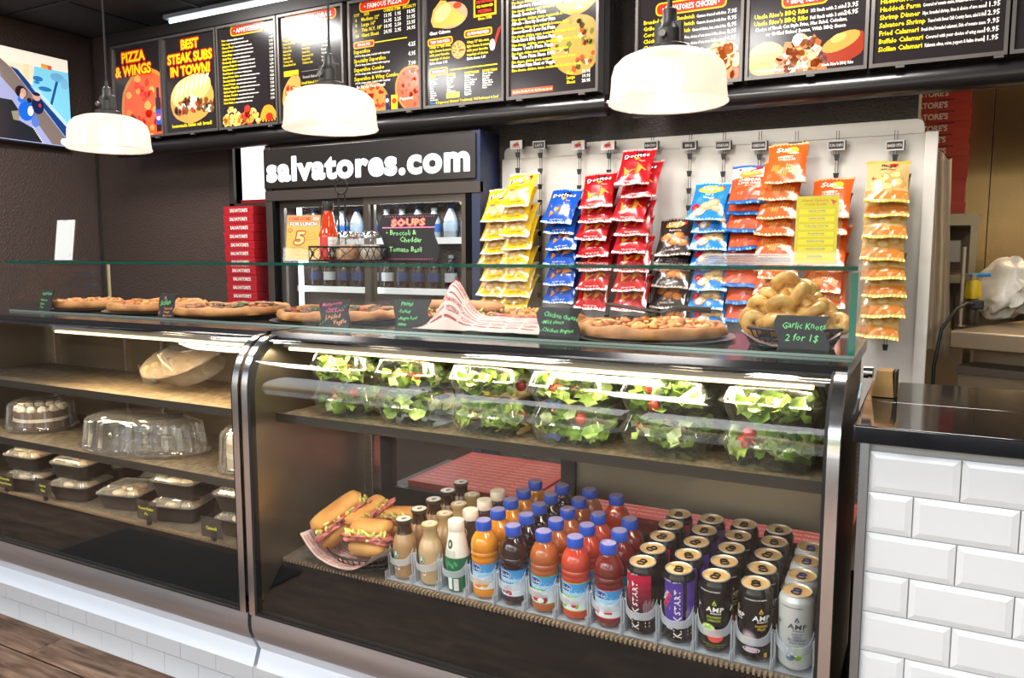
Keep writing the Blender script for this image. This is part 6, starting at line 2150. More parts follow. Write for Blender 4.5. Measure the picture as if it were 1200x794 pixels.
SW, SD = 0.19, 0.19
base_me = loft([(ribbed(SW * .82, SD * .82, 0, 0.012, 4), 0.001), (ribbed(SW * .98, SD * .98, 0, 0.012, 4), 0.044), (ribbed(SW * 1.04, SD * 1.04, 0, 0, 4), 0.046)], cap1=False).mesh('base', CL, 25)
lid_me = loft([(ribbed(SW * 1.04, SD * 1.04, 0, 0, 4), 0.047), (ribbed(SW * .98, SD * .98, 0, 0.012, 4), 0.05), (ribbed(SW * .84, SD * .84, 0, 0.012, 4), 0.082), (ribbed(SW * .74, SD * .74, 0, 0, 4), 0.084), (ribbed(SW * .70, SD * .70, 0, 0, 4), 0.080)], cap0=False).mesh('lid', CL, 25)
GREENS = [pmat('leaf_' + c.lstrip('#'), c, 0.4, var=(30, 0.3)) for c in ('#8fae48', '#b4cc6a', '#688636', '#d2dc9a')]
TOM = pmat('cherry_tomato', '#c42a22', 0.2, coat=0.3)
ONI = pmat('red_cabbage', '#6a2a44', 0.4)
CAR = pmat('carrot_shred', '#e0762a', 0.5)


def salad_meshes(seed):
    q = random.Random(seed)
    m = MB()
    for k in range(70):
        cx, cy, cz = q.uniform(-0.072, 0.072), q.uniform(-0.072, 0.072), q.uniform(0.012, 0.072)
        k_ = 1 - 0.25 * max(0, (cz - 0.05) / 0.03)
        s = q.uniform(0.016, 0.03)
        rot = Matrix.Rotation(q.uniform(0, 6), 3, 'Z') @ Matrix.Rotation(q.uniform(-1.2, 1.2), 3, 'X') @ Matrix.Rotation(q.uniform(-1, 1), 3, 'Y')
        sd = q.uniform(0, 50)
        def f(i, j):
            a, rr = 2 * PI * i, j
            w = 1 + 0.25 * math.sin(a * 5 + sd) * j
            p = Vector((s * rr * math.cos(a) * w, s * 0.75 * rr * math.sin(a) * w, 0.3 * s * math.sin(a * 4 + sd) * rr ** 2 + 0.3 * s * rr * rr))
            p = Vector((cx * k_, cy * k_, cz)) + rot @ p
            z = min(max(p.z, 0.004), 0.076)
            lim = 0.0945 * (0.82 + 0.16 * z / 0.046 if z < 0.046 else 0.98 - 0.14 * max(0, z - 0.05) / 0.032) - 0.004
            n = (abs(p.x) ** 5 + abs(p.y) ** 5) ** 0.2
            g = lim / n if n > lim else 1.0
            return Vector((p.x * g, p.y * g, z))
        m.grid(f, 10, 2, q.choice((0, 0, 1, 1, 2, 3)))
    lettuce = m.mesh('lettuce', GREENS, 80)
    m = MB()
    for k in range(22):
        a = q.uniform(0, 6)
        p = Vector((q.uniform(-.065, .065), q.uniform(-.078, .06), q.uniform(0.03, 0.072)))
        p.x *= 0.7
        p.y *= 0.7
        m.tube([p, p + Vector((0.012 * math.cos(a), 0.012 * math.sin(a), 0.004)), p + Vector((0.022 * math.cos(a + .5), 0.022 * math.sin(a + .5), 0.0))], 0.0016, 5, q.choice((0, 0, 1)))
    shreds = m.mesh('shredded_vegetables', [CAR, ONI], 60)
    return lettuce, shreds


sal = [salad_meshes(3), salad_meshes(8), salad_meshes(15)]
tom_me = MB().blob((0, 0, 0), (0.0135, 0.0135, 0.015), 0, 14, 10).mesh('tomato', TOM, 70)
SX = [-1.272, -1.078, -0.866, -0.650, -0.428, -0.238]
SX = [-1.305, -1.10, -0.888, -0.676, -0.464, -0.252]
SDESC = ['beside the end wall', 'over the coffee bottles', 'over the first juice bottles', 'over the last juice bottles', 'over the dark red and purple cans', 'next to the outer end frame']
for i, x in enumerate(SX):
    for lev in range(2):
        z = 0.8856 + 0.0822 * lev
        y = 1.602 + rnd.uniform(-0.004, 0.006)
        rz = R(rnd.uniform(-4, 4))
        which = ('lower', 'upper')[lev]
        t = thing('salad_container', 'clear ribbed salad container, %s one of the stack %s' % (which, SDESC[i]), 'container', (x, y, z), rz, 'salad containers on the upper shelf')
        place('base', base_me, t)
        place('lid', lid_me, t)
        le, sh = sal[(i * 2 + lev) % 3]
        t = thing('green_salad', 'green salad inside the %s container of the stack %s' % (which, SDESC[i]), 'salad', (x, y, z + 0.0015), R(90 * rnd.randint(0, 3)), 'green salads in the containers')
        tag(place('lettuce', le, t), kind='stuff')
        tag(place('shredded_vegetables', sh, t), kind='stuff')
        for k in range(3):
            a = rnd.uniform(0, 6.28)
            place('tomato', tom_me, t, (0.058 * math.cos(a), 0.058 * math.sin(a), rnd.uniform(0.02, 0.06)), (rnd.uniform(0, 3), rnd.uniform(0, 3), 0))

# ------------------------------------------------------------------ cake case
CLD = clear_mat('dome_plastic', (0.975, 0.97, 0.96), 2.4, 0.05, film=0.05, filmcol=(1.0, 0.95, 0.88))
BLKT = pmat('black_tray', '#211f1e', 0.35)


def dome(name, label, loc, rx, ry, h, rib, cake, rz=0.0):
    t = thing(name, label, 'cake dome', loc, rz)
    MB().lathe([(rx * 0.9, 0.0), (rx * 1.06, 0.004), (rx * 1.08, 0.010), (rx * 1.02, 0.010), (rx * 0.92, 0.005)], 56, sy=ry / rx).build('tray', CLD, t, smooth=40)
    f = lambda a, z: 1 + (0.03 * (1 if math.sin(a * rib) > 0 else -1) if 0.016 < z < h * 0.85 else 0)
    MB().lathe([(rx * 1.02, 0.0105), (rx * 1.0, 0.015), (rx * 0.985, 0.02), (rx * 0.93, h * 0.8), (rx * 0.90, h * 0.87), (rx * 0.80, h * 0.93), (rx * 0.76, h * 0.93), (rx * 0.72, h * 0.97), (rx * 0.4, h), (rx * 0.2, h)], rib * 8, sy=ry / rx, cap0=False, fn=f).build('dome_cover', CLD, t, smooth=20)
    if cake:
        c = thing('cake', cake[0], 'cake', (loc[0], loc[1], loc[2] + 0.0062), rz)
        rc = rx * 0.78
        k_ = ry / rx
        MB().lathe([(rc, 0), (rc, h * 0.25)], 40, sy=k_).build('base_layer', pmat('cake_' + cake[1].lstrip('#'), cake[1], 0.6), c, smooth=30)
        MB().lathe([(rc * 1.01, h * 0.25 + 0.0003), (rc * 1.01, h * 0.36)], 40, sy=k_).build('cream_layer', pmat('cream_' + cake[2].lstrip('#'), cake[2], 0.5), c, smooth=30)
        MB().lathe([(rc, h * 0.36 + .0003), (rc, h * 0.58)], 40, sy=k_).build('upper_layer', pmat('cake_' + cake[1].lstrip('#'), cake[1], 0.6), c, smooth=30)
        m = MB()
        for q in range(12):
            a = 2 * PI * q / 12
            m.blob((rc * .8 * math.cos(a), rc * .8 * k_ * math.sin(a), h * 0.62), 0.016, 0, 8, 6, 0.25, 3, q)
        tag(m.build('frosting', pmat('cream_' + cake[2].lstrip('#'), cake[2], 0.5), c), kind='stuff')
    return t


zm, zu = 0.6906, 0.8786
dome('cake_dome', 'big oval ribbed clear dome in the middle of the cake case', (-2.16, 1.60, zm), 0.225, 0.115, 0.112, 22, None, R(8))
dome('cake_dome', 'small round ribbed dome over a layered cake at the far end of the middle shelf', (-2.745, 1.63, zm), 0.118, 0.105, 0.105, 12, ('chocolate and white layer cake under the small round dome', '#5a3a26', '#ece0cc'))
dome('cake_dome', 'tall round clear dome beside the case divider, over cream cake', (-1.68, 1.60, zm), 0.098, 0.098, 0.128, 18, ('white cream cake under the tall dome beside the divider', '#d9c8a8', '#f0e6d4'))
# tilted clear bowl on the upper shelf
t = thing('plastic_bowl', 'clear oval bowl wrapped in film, tipped on its side on the upper cake shelf', 'bowl', (-2.02, 1.665, zu + 0.092), R(10), rx=R(38), ry=R(-14))
MB().lathe([(0.05, -0.055), (0.11, -0.05), (0.125, -0.02), (0.16, 0.02), (0.168, 0.024), (0.155, 0.022), (0.118, -0.015), (0.105, -0.045)], 40, sy=0.55, fn=lambda a, z: 1 + 0.008 * math.sin(a * 20)).build('bowl_shell', CLD, t, smooth=30)
m = MB()
m.grid(lambda i, j: (0.163 * j * math.cos(2 * PI * i), 0.09 * j * math.sin(2 * PI * i), 0.026 + 0.006 * noise.noise(Vector((math.cos(6.28 * i) * 9 * j, math.sin(6.28 * i) * 9 * j, 2))) + 0.01 * (1 - j)), 48, 8)
m.build('wrap_film', clear_mat('crinkled_film', (0.9, 0.86, 0.8), 2.0, 0.12, film=0.12, filmcol=(0.7, 0.56, 0.4)), t, smooth=20)
t = thing('candy_cup', 'small clear cup with yellow wrapped sweets on the upper cake shelf', 'cup', (-2.25, 1.70, zu + 0.001))
MB().lathe([(0.02, 0), (0.035, 0.06), (0.037, 0.062)], 24, cap1=False).build('cup', CLD, t, smooth=40)
m = MB()
for q in range(8):
    m.blob((rnd.uniform(-.018, .018), rnd.uniform(-.018, .018), 0.02 + 0.006 * q), (0.009, 0.006, 0.006), 0, 7, 5, 0.3, 3, q)
m.build('sweets', pmat('wrapped_yellow', '#c9c22a', 0.35), t)


# black dessert boxes with clear lids
def rrect_ring(w, d, r):
    return rr_ring(w, d, r, 4)


bw, bd = 0.165, 0.125
bb_me = loft([(rrect_ring(bw * .86, bd * .86, .016), 0.0005), (rrect_ring(bw, bd, .02), 0.046), (rrect_ring(bw * 1.05, bd * 1.05, .022), 0.047), (rrect_ring(bw * 1.05, bd * 1.05, .022), 0.050), (rrect_ring(bw * .97, bd * .97, .02), 0.050), (rrect_ring(bw * .84, bd * .84, .015), 0.006)]).mesh('tub', BLKT, 35)
bl_me = loft([(rrect_ring(bw * 1.06, bd * 1.06, .022), 0.0505), (rrect_ring(bw * 1.06, bd * 1.06, .022), 0.054), (rrect_ring(bw * .96, bd * .96, .02), 0.0555), (rrect_ring(bw * .86, bd * .86, .018), 0.064), (rrect_ring(bw * .72, bd * .70, .016), 0.066), (rrect_ring(bw * .66, bd * .62, .014), 0.072), (rrect_ring(bw * .62, bd * .58, .012), 0.0725), (rrect_ring(bw * .58, bd * .54, .012), 0.0695)], cap0=False).mesh('lid', clear_mat('box_lid_plastic', (0.96, 0.95, 0.93), 2.2, 0.06, film=0.14, filmcol=(1.0, 0.93, 0.82)), 25)
BOXES = [  # x, y, level, label
    (-2.70, 1.575, 0, 'lower black dessert box of the stack at the far end of the bottom deck'),
    (-2.705, 1.58, 1, 'upper black dessert box of the stack at the far end of the bottom deck'),
    (-2.465, 1.585, 0, 'lower black dessert box of the stack behind the carrot cake tag'),
    (-2.46, 1.59, 1, 'upper black dessert box of the stack behind the carrot cake tag'),
    (-2.52, 1.76, 1, 'upper black dessert box at the back, behind the carrot cake stack'),
    (-2.52, 1.755, 0, 'lower black dessert box at the back, behind the carrot cake stack'),
    (-2.235, 1.60, 0, 'single black dessert box at the front, between the two front stacks'),
    (-2.24, 1.765, 0, 'lower black dessert box at the back, under the big oval dome'),
    (-2.235, 1.76, 1, 'upper black dessert box at the back, under the big oval dome'),
    (-1.985, 1.60, 0, 'lower black dessert box behind the peanut butter pie tag'),
    (-1.98, 1.605, 1, 'upper black dessert box behind the peanut butter pie tag'),
    (-1.90, 1.775, 0, 'lower black dessert box at the back, behind the peanut butter pie stack'),
    (-1.905, 1.77, 1, 'upper black dessert box at the back, behind the peanut butter pie stack'),
    (-1.70, 1.60, 0, 'lower black dessert box behind the cannoli tag'),
    (-1.705, 1.60, 1, 'upper black dessert box behind the cannoli tag'),
]
fill = MB()
for q in range(9):
    fill.blob((rnd.uniform(-.05, .05), rnd.uniform(-.035, .035), 0.045), (0.024, 0.02, 0.01), q % 2, 9, 6, 0.4, 3, q)
fill_me = fill.mesh('dessert', [pmat('cream_dessert', '#d8c6a4', 0.5), pmat('caramel_dessert', '#a87a44', 0.5)], 60)
for (x, y, lev, lab) in BOXES:
    t = thing('dessert_box', lab, 'box', (x, y, deck_z(y) + 0.001 + 0.0725 * lev), R(rnd.uniform(-5, 5) + 8), 'black dessert boxes on the bottom deck', rx=R(4.5))
    t.rotation_mode = 'ZYX'
    place('tub', bb_me, t)
    place('lid', bl_me, t)
    place('dessert', fill_me, t)
for k, (x, z, lines) in enumerate(((-2.745, 0.53, ('Cheesecake', 'Cheese & more')), (-2.53, 0.535, ('Carrot', 'Cake')), (-2.02, 0.537, ('Peanut Butter', 'Pie')), (-1.745, 0.53, ('Cannoli',)))):
    t = thing('price_tag', 'clear card tag reading %s in yellow before the dessert boxes' % ' '.join(lines).replace('&', 'and'), 'tag', (x, 1.492, z), group='clear dessert tags')
    w = 0.085
    MB().box(-w / 2, w / 2, 0, 0.002, -0.026, 0.032).build('card', clear_mat('smoke_card', (0.55, 0.52, 0.5), 1.2, 0.05, film=0.06, filmcol=(.4, .38, .35)), t, smooth=0)
    MB().box(-0.006, 0.006, 0.0025, 0.012, -0.042, -0.012).build('clip', BLACK, t, smooth=0)
    a = Art()
    for j, s in enumerate(lines):
        a.text(s, 0, 0.006 - j * 0.016 + (0 if len(lines) > 1 else -0.008), 0.0085 if len(lines) > 1 else 0.01, '#e6e03a', 'c', 'b', maxw=0.078)
    a.build('tag_print', t, flat(0, -0.0005, 0), 0.0003, 0.4, 0.0)

# ------------------------------------------------------------------ chalk cards along the glass
CHALK = pmat('chalk_black', '#232324', 0.75)
GRN, PNK, OCH = '#7fe08a', '#f06a9a', '#f0a070'


def chalk_card(label, x, y, z, w, h, lean, rz, art, name='chalk_card', group='chalk cards along the guard'):
    t = thing(name, label, 'sign', (x, y, z), rz, group, rx=lean)
    n = 12
    Lf = [(-w / 2 + 0.06 * w * math.sin(2 * PI * k / n), h * k / n) for k in range(n + 1)]
    Rt = [(w / 2 + 0.06 * w * math.sin(2 * PI * k / n + 0.4), h * k / n) for k in range(n, -1, -1)]
    MB().prism(Lf + Rt, 'y', 0, 0.004).build('board', CHALK, t, smooth=0, bevel=0.0008)
    MB().box(-w * .3, w * .3, 0.0045, 0.03, 0.0, 0.004).build('foot', CHALK, t, smooth=0)
    a = Art()
    art(a, w, h)
    a.build('chalk_writing', t, flat(0, -0.0002, 0), 0.0002, 0.8)
    return t


def lines_art(rows):
    def f(a, w, h):
        for (s, x, y, ch, col, rot) in rows:
            a.text(s, (x - 0.5) * w, y * h, ch * h, col, 'l', 'r', sx=0.95, shear=0.15, rot=rot, maxw=0.92 * w - x * w * .6, jit=0.16)
    return f


def star(a, x, y, r, col):
    for k in range(4):
        t = k * PI / 4
        c, s = math.cos(t), math.sin(t)
        a.poly([(x + r * c, y + r * s), (x - s * r * .12, y + c * r * .12), (x - r * c, y - r * s), (x + s * r * .12, y - c * r * .12)], col, 4)


c1 = lines_art([('Steak & Cheese', .14, .74, .13, GRN, .04), ('Mushrooms', .1, .48, .09, GRN, 0), ('Peppers', .1, .3, .09, GRN, 0), ('Onion', .1, .14, .1, GRN, 0)])
def c2(a, w, h):
    star(a, -.12 * w, .82 * h, .11 * w, PNK); star(a, -.36 * w, .2 * h, .09 * w, PNK); star(a, .36 * w, .42 * h, .06 * w, PNK)
    lines_art([('Sicilian', .1, .5, .2, GRN, .1), ('Pepperoni', .4, .34, .1, OCH, .03), ('Sausage', .4, .2, .1, OCH, .03), ('Mushroom', .4, .05, .1, OCH, .03)])(a, w, h)
def c3(a, w, h):
    for k in range(12):
        a.ell((-.42 + .075 * k) * w, (.1 + .066 * k) * h, .012 * w, .012 * w, GRN, 3, 8, rings=1)
    lines_art([('Mushrooms', .06, .72, .13, PNK, .12), ('Peppers', .28, .6, .09, PNK, .12), ('Onions & olives', .2, .5, .09, PNK, .12), ('Loaded', .22, .28, .16, OCH, .1), ('Veggie', .5, .12, .16, OCH, .1)])(a, w, h)
c4 = lines_art([('Panini', .16, .78, .13, GRN, .05), ('-Turkey', .1, .56, .1, GRN, .02), ('-Angus beef', .12, .36, .1, GRN, .03), ('-Ham', .12, .17, .1, GRN, .03)])
c5 = lines_art([('Chicken cheese', .12, .72, .15, GRN, -.1), ('-Mild sauce', .08, .5, .12, GRN, 0), ('-Chicken fingers', .08, .24, .12, GRN, .0)])
c6 = lines_art([('Garlic Knots', .1, .66, .17, GRN, -.02), ('2 for 1$', .18, .34, .18, GRN, -.02)])
for (lab, x, y, w, h, rz, fn) in (
        ('small chalk card with green list at the far end, before the plain pizza', -2.742, 1.66, 0.085, 0.078, R(-8), c1),
        ('chalk card with pink stars and green and orange words', -2.115, 1.66, 0.088, 0.078, R(-8), c2),
        ('chalk card with pink and orange writing and a green dotted line', -1.433, 1.66, 0.100, 0.078, R(2), c3),
        ('chalk card with a green panini list', -1.172, 1.655, 0.103, 0.086, R(4), c4),
        ('chalk card with green chicken cheese writing beside the golden pizza', -0.752, 1.648, 0.105, 0.078, R(0), c5),
        ('chalk card reading garlic knots 2 for 1$ before the bread basket', -0.215, 1.655, 0.098, 0.078, R(2), c6)):
    chalk_card(lab, x, y, 1.1009, w, h, R(-14), rz, fn)

# ------------------------------------------------------------------ on top of the glass
ZT = 1.2777
def soups(a, w, h):
    for k in range(20):
        a.ell((-.44 + .046 * k) * w, .955 * h, .008 * w, .008 * w, PNK, 3, 6, rings=1).ell((-.44 + .046 * k) * w, .05 * h, .009 * w, .009 * w, PNK, 3, 6, rings=1)
    a.rect(-.49 * w, .71 * h, .46 * w, .735 * h, '#f28ab0', 2)
    a.outlined('SOUPS', -.02 * w, .755 * h, .15 * h, '#f2b878', '#f06a8a', al='c', w='b', sx=1.35, ew=.1, L=5, jit=.1)
    for (s, x, y) in (('\u2022 Broccoli &', -.42, .56), ('Cheddar', -.16, .41), ('\u2022 Tomato Basil', -.42, .2)):
        a.text(s, x * w, y * h, .105 * h, '#a8f0a0', 'l', 'r', maxw=.86 * w, jit=.14)
chalk_card('large wavy chalk board listing two soups, on the glass top', -1.448, 2.04, ZT + 0.0006, 0.20, 0.148, R(-6), R(5), soups, 'soup_board', None)

ACR = clear_mat('acrylic', (0.97, 0.98, 0.98), 0.7, 0.03, film=0.015, filmcol=(0.95, 0.97, 0.97))


def sign_holder(label, x, y, w, h, rz, art, lean=-8, inset=0.86):
    t = thing('sign_holder', label, 'sign', (x, y, ZT + 0.001), rz, None, rx=R(lean))
    MB().box(-w / 2, w / 2, -0.0015, 0.0, 0, h).build('front_sheet', ACR, t, smooth=0)
    MB().box(-w / 2, w / 2, 0.0022, 0.004, 0, h).build('rear_sheet', ACR, t, smooth=0)
    MB().box(-w / 2, w / 2, 0.0042, 0.045, 0, 0.003).build('foot', ACR, t, smooth=0)
    MB().box(-w / 2 * inset, w / 2 * inset, 0.0003, 0.0012, 0.002, h - 0.004).build('paper', pmat('insert_paper', '#f2efe8', 0.7), t, smooth=0)
    a = Art()
    art(a, w * inset, h - 0.006)
    a.build('paper_print', t, flat(0, 0.0001, 0.003), 0.00004, 0.6)
    return t


def lunch(a, w, h):
    a.rect(-w / 2, 0, w / 2, h, '#f2c452', 1)
    a.rect(-w / 2, .82 * h, w / 2, h, '#f0a45a', 2)
    a.text('COME HOME', -.44 * w, .885 * h, .075 * h, '#d8482c', 'l', 'x', maxw=.66 * w, L=5).rect(.28 * w, .885 * h, .46 * w, .96 * h, '#e8c4c0', 3)
    a.outlined('FOR LUNCH', 0, .765 * h, .085 * h, '#fbfaf6', '#5a4a44', al='c', w='x', maxw=.84 * w, L=6, ew=.1)
    a.outlined('5', -.12 * w, .36 * h, .29 * h, '#f6d888', '#d8382e', al='c', w='x', sx=1.25, L=6, ew=.09, shear=.15)
    a.ell(-.39 * w, .66 * h, .07 * w, .05 * h, '#d8382e', 3).ell(-.39 * w, .66 * h, .05 * w, .036 * h, '#f2c452', 4).text('$', -.39 * w, .635 * h, .05 * h, '#d8382e', 'c', L=5)
    for k, s in enumerate(('Lunch', 'Specials', 'Everyday')):
        a.text(s, .12 * w, (.56 - .07 * k) * h, .055 * h, '#e8a038', 'l', 'b', rot=.15, maxw=.34 * w, L=3)
    for k, s in enumerate(('Superslice & Soda', 'Medium Cold Sub or Wrap', 'Burger & Fries', 'Soup, Pasta or Salad', 'Mozzarella Two Cup Pizza')):
        a.text('\u2022 ' + s, -.36 * w, (.28 - .047 * k) * h, .026 * h, '#6a5230', 'l', 'r', maxw=.78 * w)
    a.text('Monday thru Friday 11-2', .06 * w, .02 * h, .022 * h, '#a87a30', 'c', 'r').rect(-.46 * w, .015 * h, -.3 * w, .05 * h, '#c8a8b8', 2)


def grand(a, w, h):
    a.rect(-w / 2, 0, w / 2, h, '#e9d81c', 1)
    a.text('Grand Opening', -.06 * w, .92 * h, .042 * h, '#d88a1c', 'c', 'b', maxw=.76 * w).text('Weekly Specials', -.04 * w, .865 * h, .034 * h, '#d88a1c', 'c', 'b', maxw=.7 * w)
    a.poly([(.3 * w, .95 * h), (.46 * w, .92 * h), (.38 * w, .86 * h)], '#d8662c', 3)
    for k, s in enumerate(('wrap up monday', 'tomato tuesday', 'wacky wing wednesday', 'thirsty thursday', 'fishalicious friday', 'superslice saturday', 'sunday funday')):
        y = (.735 - .112 * k) * h
        a.rrect(-.44 * w, y - .012 * h, .44 * w, y + .078 * h, .012 * h, '#c9b41c', 2).rrect(-.43 * w, y - .008 * h, .43 * w, y + .074 * h, .012 * h, '#f0de2c', 3)
        a.text(s, 0, y + .036 * h, .026 * h, '#3a8a9a', 'c', 'b', maxw=.8 * w, L=5).text('all day special with any drink', 0, y + .012 * h, .014 * h, '#d8662c', 'c', 'r', maxw=.64 * w, L=5)


def blank(a, w, h):
    a.rect(-w / 2, 0, w / 2, h, '#f1f2f2', 1)
    a.ell(.38 * w, .12 * h, .05 * w, .03 * h, '#d5dce4', 2, wob=.4).rect(-.06 * w, .965 * h, .06 * w, h, '#c8cccc', 2)


sign_holder('upright holder with an orange five dollar lunch poster, beside the hot sauce', -1.785, 1.93, 0.134, 0.152, R(18), lunch)
sign_holder('upright holder with a yellow grand opening specials poster', -0.197, 1.67, 0.092, 0.142, R(2), grand)
sign_holder('upright clear holder with a blank white sheet, at the far end of the glass top', -2.605, 1.655, 0.098, 0.142, R(2), blank, inset=0.94)

# hot sauce
t = thing('hot_sauce_bottle', 'red hot sauce bottle with a black cap inside the wire caddy', 'bottle', (-1.703, 1.965, ZT + 0.0036))
MB().lathe([(0.028, 0), (0.031, 0.004), (0.031, 0.078), (0.029, 0.088), (0.023, 0.104), (0.0225, 0.112), (0.0195, 0.126), (0.0185, 0.133), (0.0155, 0.15), (0.0155, 0.16)], 32).build('body', pmat('hot_sauce_red', '#c8401c', 0.1, coat=0.6), t, smooth=45)
ribbed_cap(t, 0.0175, 0.158, 0.186, BLACK)
a = Art()
a.rect(-.1, .012, .1, .074, '#ece4dc', 1, 60, 1).rect(-.012, .012, .02, .074, '#c83a34', 2, 8, 1)
for k in range(5):
    a.text("RED HOT", -.034, .06 - .011 * k, .006, '#c83a34', 'l', 'b', maxw=.02)
    a.text('cayenne pepper sauce', .026, .06 - .011 * k, .003, '#6a4a44', 'l', 'r', maxw=.02)
a.build('label', t, round_(0.0312), 0.0001, 0.4)
# cheese and pepper shakers
SHK = clear_mat('shaker_glass', (0.97, 0.975, 0.97), 1.5, 0.03, film=0.06, filmcol=(0.95, 0.96, 0.95))
for k, (x, y, c, lab) in enumerate(((-1.606, 1.935, '#c99a6c', 'glass shaker of tan seasoning with a chrome lid, middle of the wire caddy'), (-1.537, 1.965, '#b8ae9a', 'glass shaker of grated cheese with a chrome lid, beside the soup board'), (-1.648, 2.005, '#9a5a3a', 'glass shaker of red pepper flakes behind the hot sauce'))):
    t = thing('shaker', lab, 'shaker', (x, y, ZT + 0.0036), group='shakers in the wire caddy')
    MB().lathe([(0.030, 0), (0.034, 0.004), (0.0345, 0.03), (0.032, 0.05), (0.0265, 0.066), (0.0265, 0.072)], 40, fn=lambda a, z: 1 + (0.02 * math.cos(a * 14) if 0.004 < z < 0.06 else 0)).build('jar', SHK, t, smooth=50)
    MB().lathe([(0.028, 0.003), (0.031, 0.008), (0.0312, 0.03), (0.029, 0.046), (0.02, 0.049)], 30).build('seasoning', pmat('seasoning_' + c.lstrip('#'), c, 0.8, var=(120, 0.3)), t, smooth=50)
    MB().lathe([(0.0285, 0.069), (0.029, 0.072), (0.0285, 0.083), (0.024, 0.089), (0.008, 0.091)], 32).build('lid', CHROME, t, smooth=40)
# wire caddy
WIRE = pmat('black_wire', '#201f1f', 0.4, 0.5)
t = thing('wire_caddy', 'black wire caddy with a tall ring handle holding sauce and shakers', 'caddy', (-1.615, 1.965, ZT + 0.0004), R(4))
m = MB()
def oval(w, d, z, n=30, cx=0.0):
    return [(cx + w / 2 * math.copysign(abs(math.cos(2 * PI * k / n)) ** .6, math.cos(2 * PI * k / n)), d / 2 * math.copysign(abs(math.sin(2 * PI * k / n)) ** .6, math.sin(2 * PI * k / n)), z) for k in range(n)]
MB().tube(oval(0.17, 0.13, 0.045, cx=0.03), 0.0028, 8, closed=True).build('rim', WIRE, t, smooth=60)
MB().tube(oval(0.17, 0.13, 0.003, cx=0.03), 0.0025, 8, closed=True).build('base_ring', WIRE, t, smooth=60)
MB().tube(oval(0.075, 0.11, 0.046, cx=-0.097), 0.0028, 8, closed=True).build('side_rim', WIRE, t, smooth=60)
MB().tube(oval(0.075, 0.11, 0.003, cx=-0.097), 0.0025, 8, closed=True).build('side_base_ring', WIRE, t, smooth=60)
wv = MB()
for (w, d, cx, nn, per) in ((0.17, 0.13, 0.03, 30, 5), (0.075, 0.11, -0.097, 30, 3)):
    P0 = oval(w, d, 0, 90, cx)
    for ph in (0, PI):
        wv.tube([(p[0], p[1], 0.024 + 0.019 * math.sin(2 * PI * per * k / 90 * 1.6 + ph)) for k, p in enumerate(P0)], 0.0014, 5, closed=True)
tag(wv.build('wire_waves', WIRE, t, smooth=60), kind='stuff')
for dx in (-0.0125, 0.0125):
    MB().tube([(-0.03 + dx, 0, 0.003), (-0.03 + dx, 0, 0.215)], 0.0026, 8).build('upright', WIRE, t, smooth=60)
MB().tube([(-0.03 + 0.0235 * math.sin(2 * PI * k / 32), 0, 0.235 + 0.0235 * math.cos(2 * PI * k / 32)) for k in range(32)], 0.0026, 8, closed=True).build('ring_handle', WIRE, t, smooth=60)
for k in range(3):
    MB().tube([(-0.045 + 0.05 * k, -0.062, 0.003), (-0.045 + 0.05 * k, 0.062, 0.003)], 0.002, 6).build('floor_rod', WIRE, t, smooth=60)
# white wrapped cutlery fanned on the glass
CUT = pmat('white_cutlery', '#e6e4e2', 0.3, coat=0.2)
for k in range(7):
    t = thing('plastic_fork', 'white plastic fork, %s from the bottom of the pile beside the yellow poster' % ORD[k], 'fork', (-0.40 + 0.004 * k, 1.70 - 0.006 * k, ZT + 0.0008 + 0.0034 * k), R(-6 + 3.0 * k), 'white plastic forks on the glass top')
    m = MB()
    m.prism([(0.17, -.004), (0.06, -.0045), (0.04, -.011), (0.0, -.012), (0.0, .012), (0.04, .011), (0.06, .0045), (0.17, .004)], 'z', 0.0, 0.0026)
    m.build('handle', CUT, t, smooth=0)
    for q in range(4):
        MB().box(-0.038, 0.001, -0.0115 + 0.0063 * q, -0.0085 + 0.0063 * q, 0.0003, 0.0024).build('tine', CUT, t, smooth=0)

# ------------------------------------------------------------------ pendant lamps
PG = bpy.data.materials.new('prismatic_lamp_glass')
PG.use_nodes = True
nt = PG.node_tree
nt.nodes.clear()
o_ = nt.nodes.new('ShaderNodeOutputMaterial')
tl, df, gl, tr = nt.nodes.new('ShaderNodeBsdfTranslucent'), nt.nodes.new('ShaderNodeBsdfDiffuse'), nt.nodes.new('ShaderNodeBsdfGlossy'), nt.nodes.new('ShaderNodeBsdfTransparent')
tl.inputs[0].default_value = df.inputs[0].default_value = lin('#fbeee8')
gl.inputs['Roughness'].default_value = 0.15
m1, m2, m3 = [nt.nodes.new('ShaderNodeMixShader') for _ in range(3)]
m1.inputs[0].default_value, m2.inputs[0].default_value, m3.inputs[0].default_value = 0.35, 0.42, 0.07
nt.links.new(tl.outputs[0], m1.inputs[1]); nt.links.new(df.outputs[0], m1.inputs[2])
nt.links.new(m1.outputs[0], m2.inputs[1]); nt.links.new(tr.outputs[0], m2.inputs[2])
nt.links.new(m2.outputs[0], m3.inputs[1]); nt.links.new(gl.outputs[0], m3.inputs[2])
nt.links.new(m3.outputs[0], o_.inputs[0])
BULB = emat('lit_bulb', '#ffeedd', 6.8)
LK = pmat('lamp_black', '#2a2725', 0.45)
PEND = [(-2.84, 2.02, 1.705, 'ribbed glass pendant lamp hanging before the pizza and wings board'), (-1.73, 2.02, 1.702, 'ribbed glass pendant lamp hanging before the Italian subs board'), (-0.61, 2.02, 1.685, 'ribbed glass pendant lamp hanging before the chicken board, over the red chip bags')]
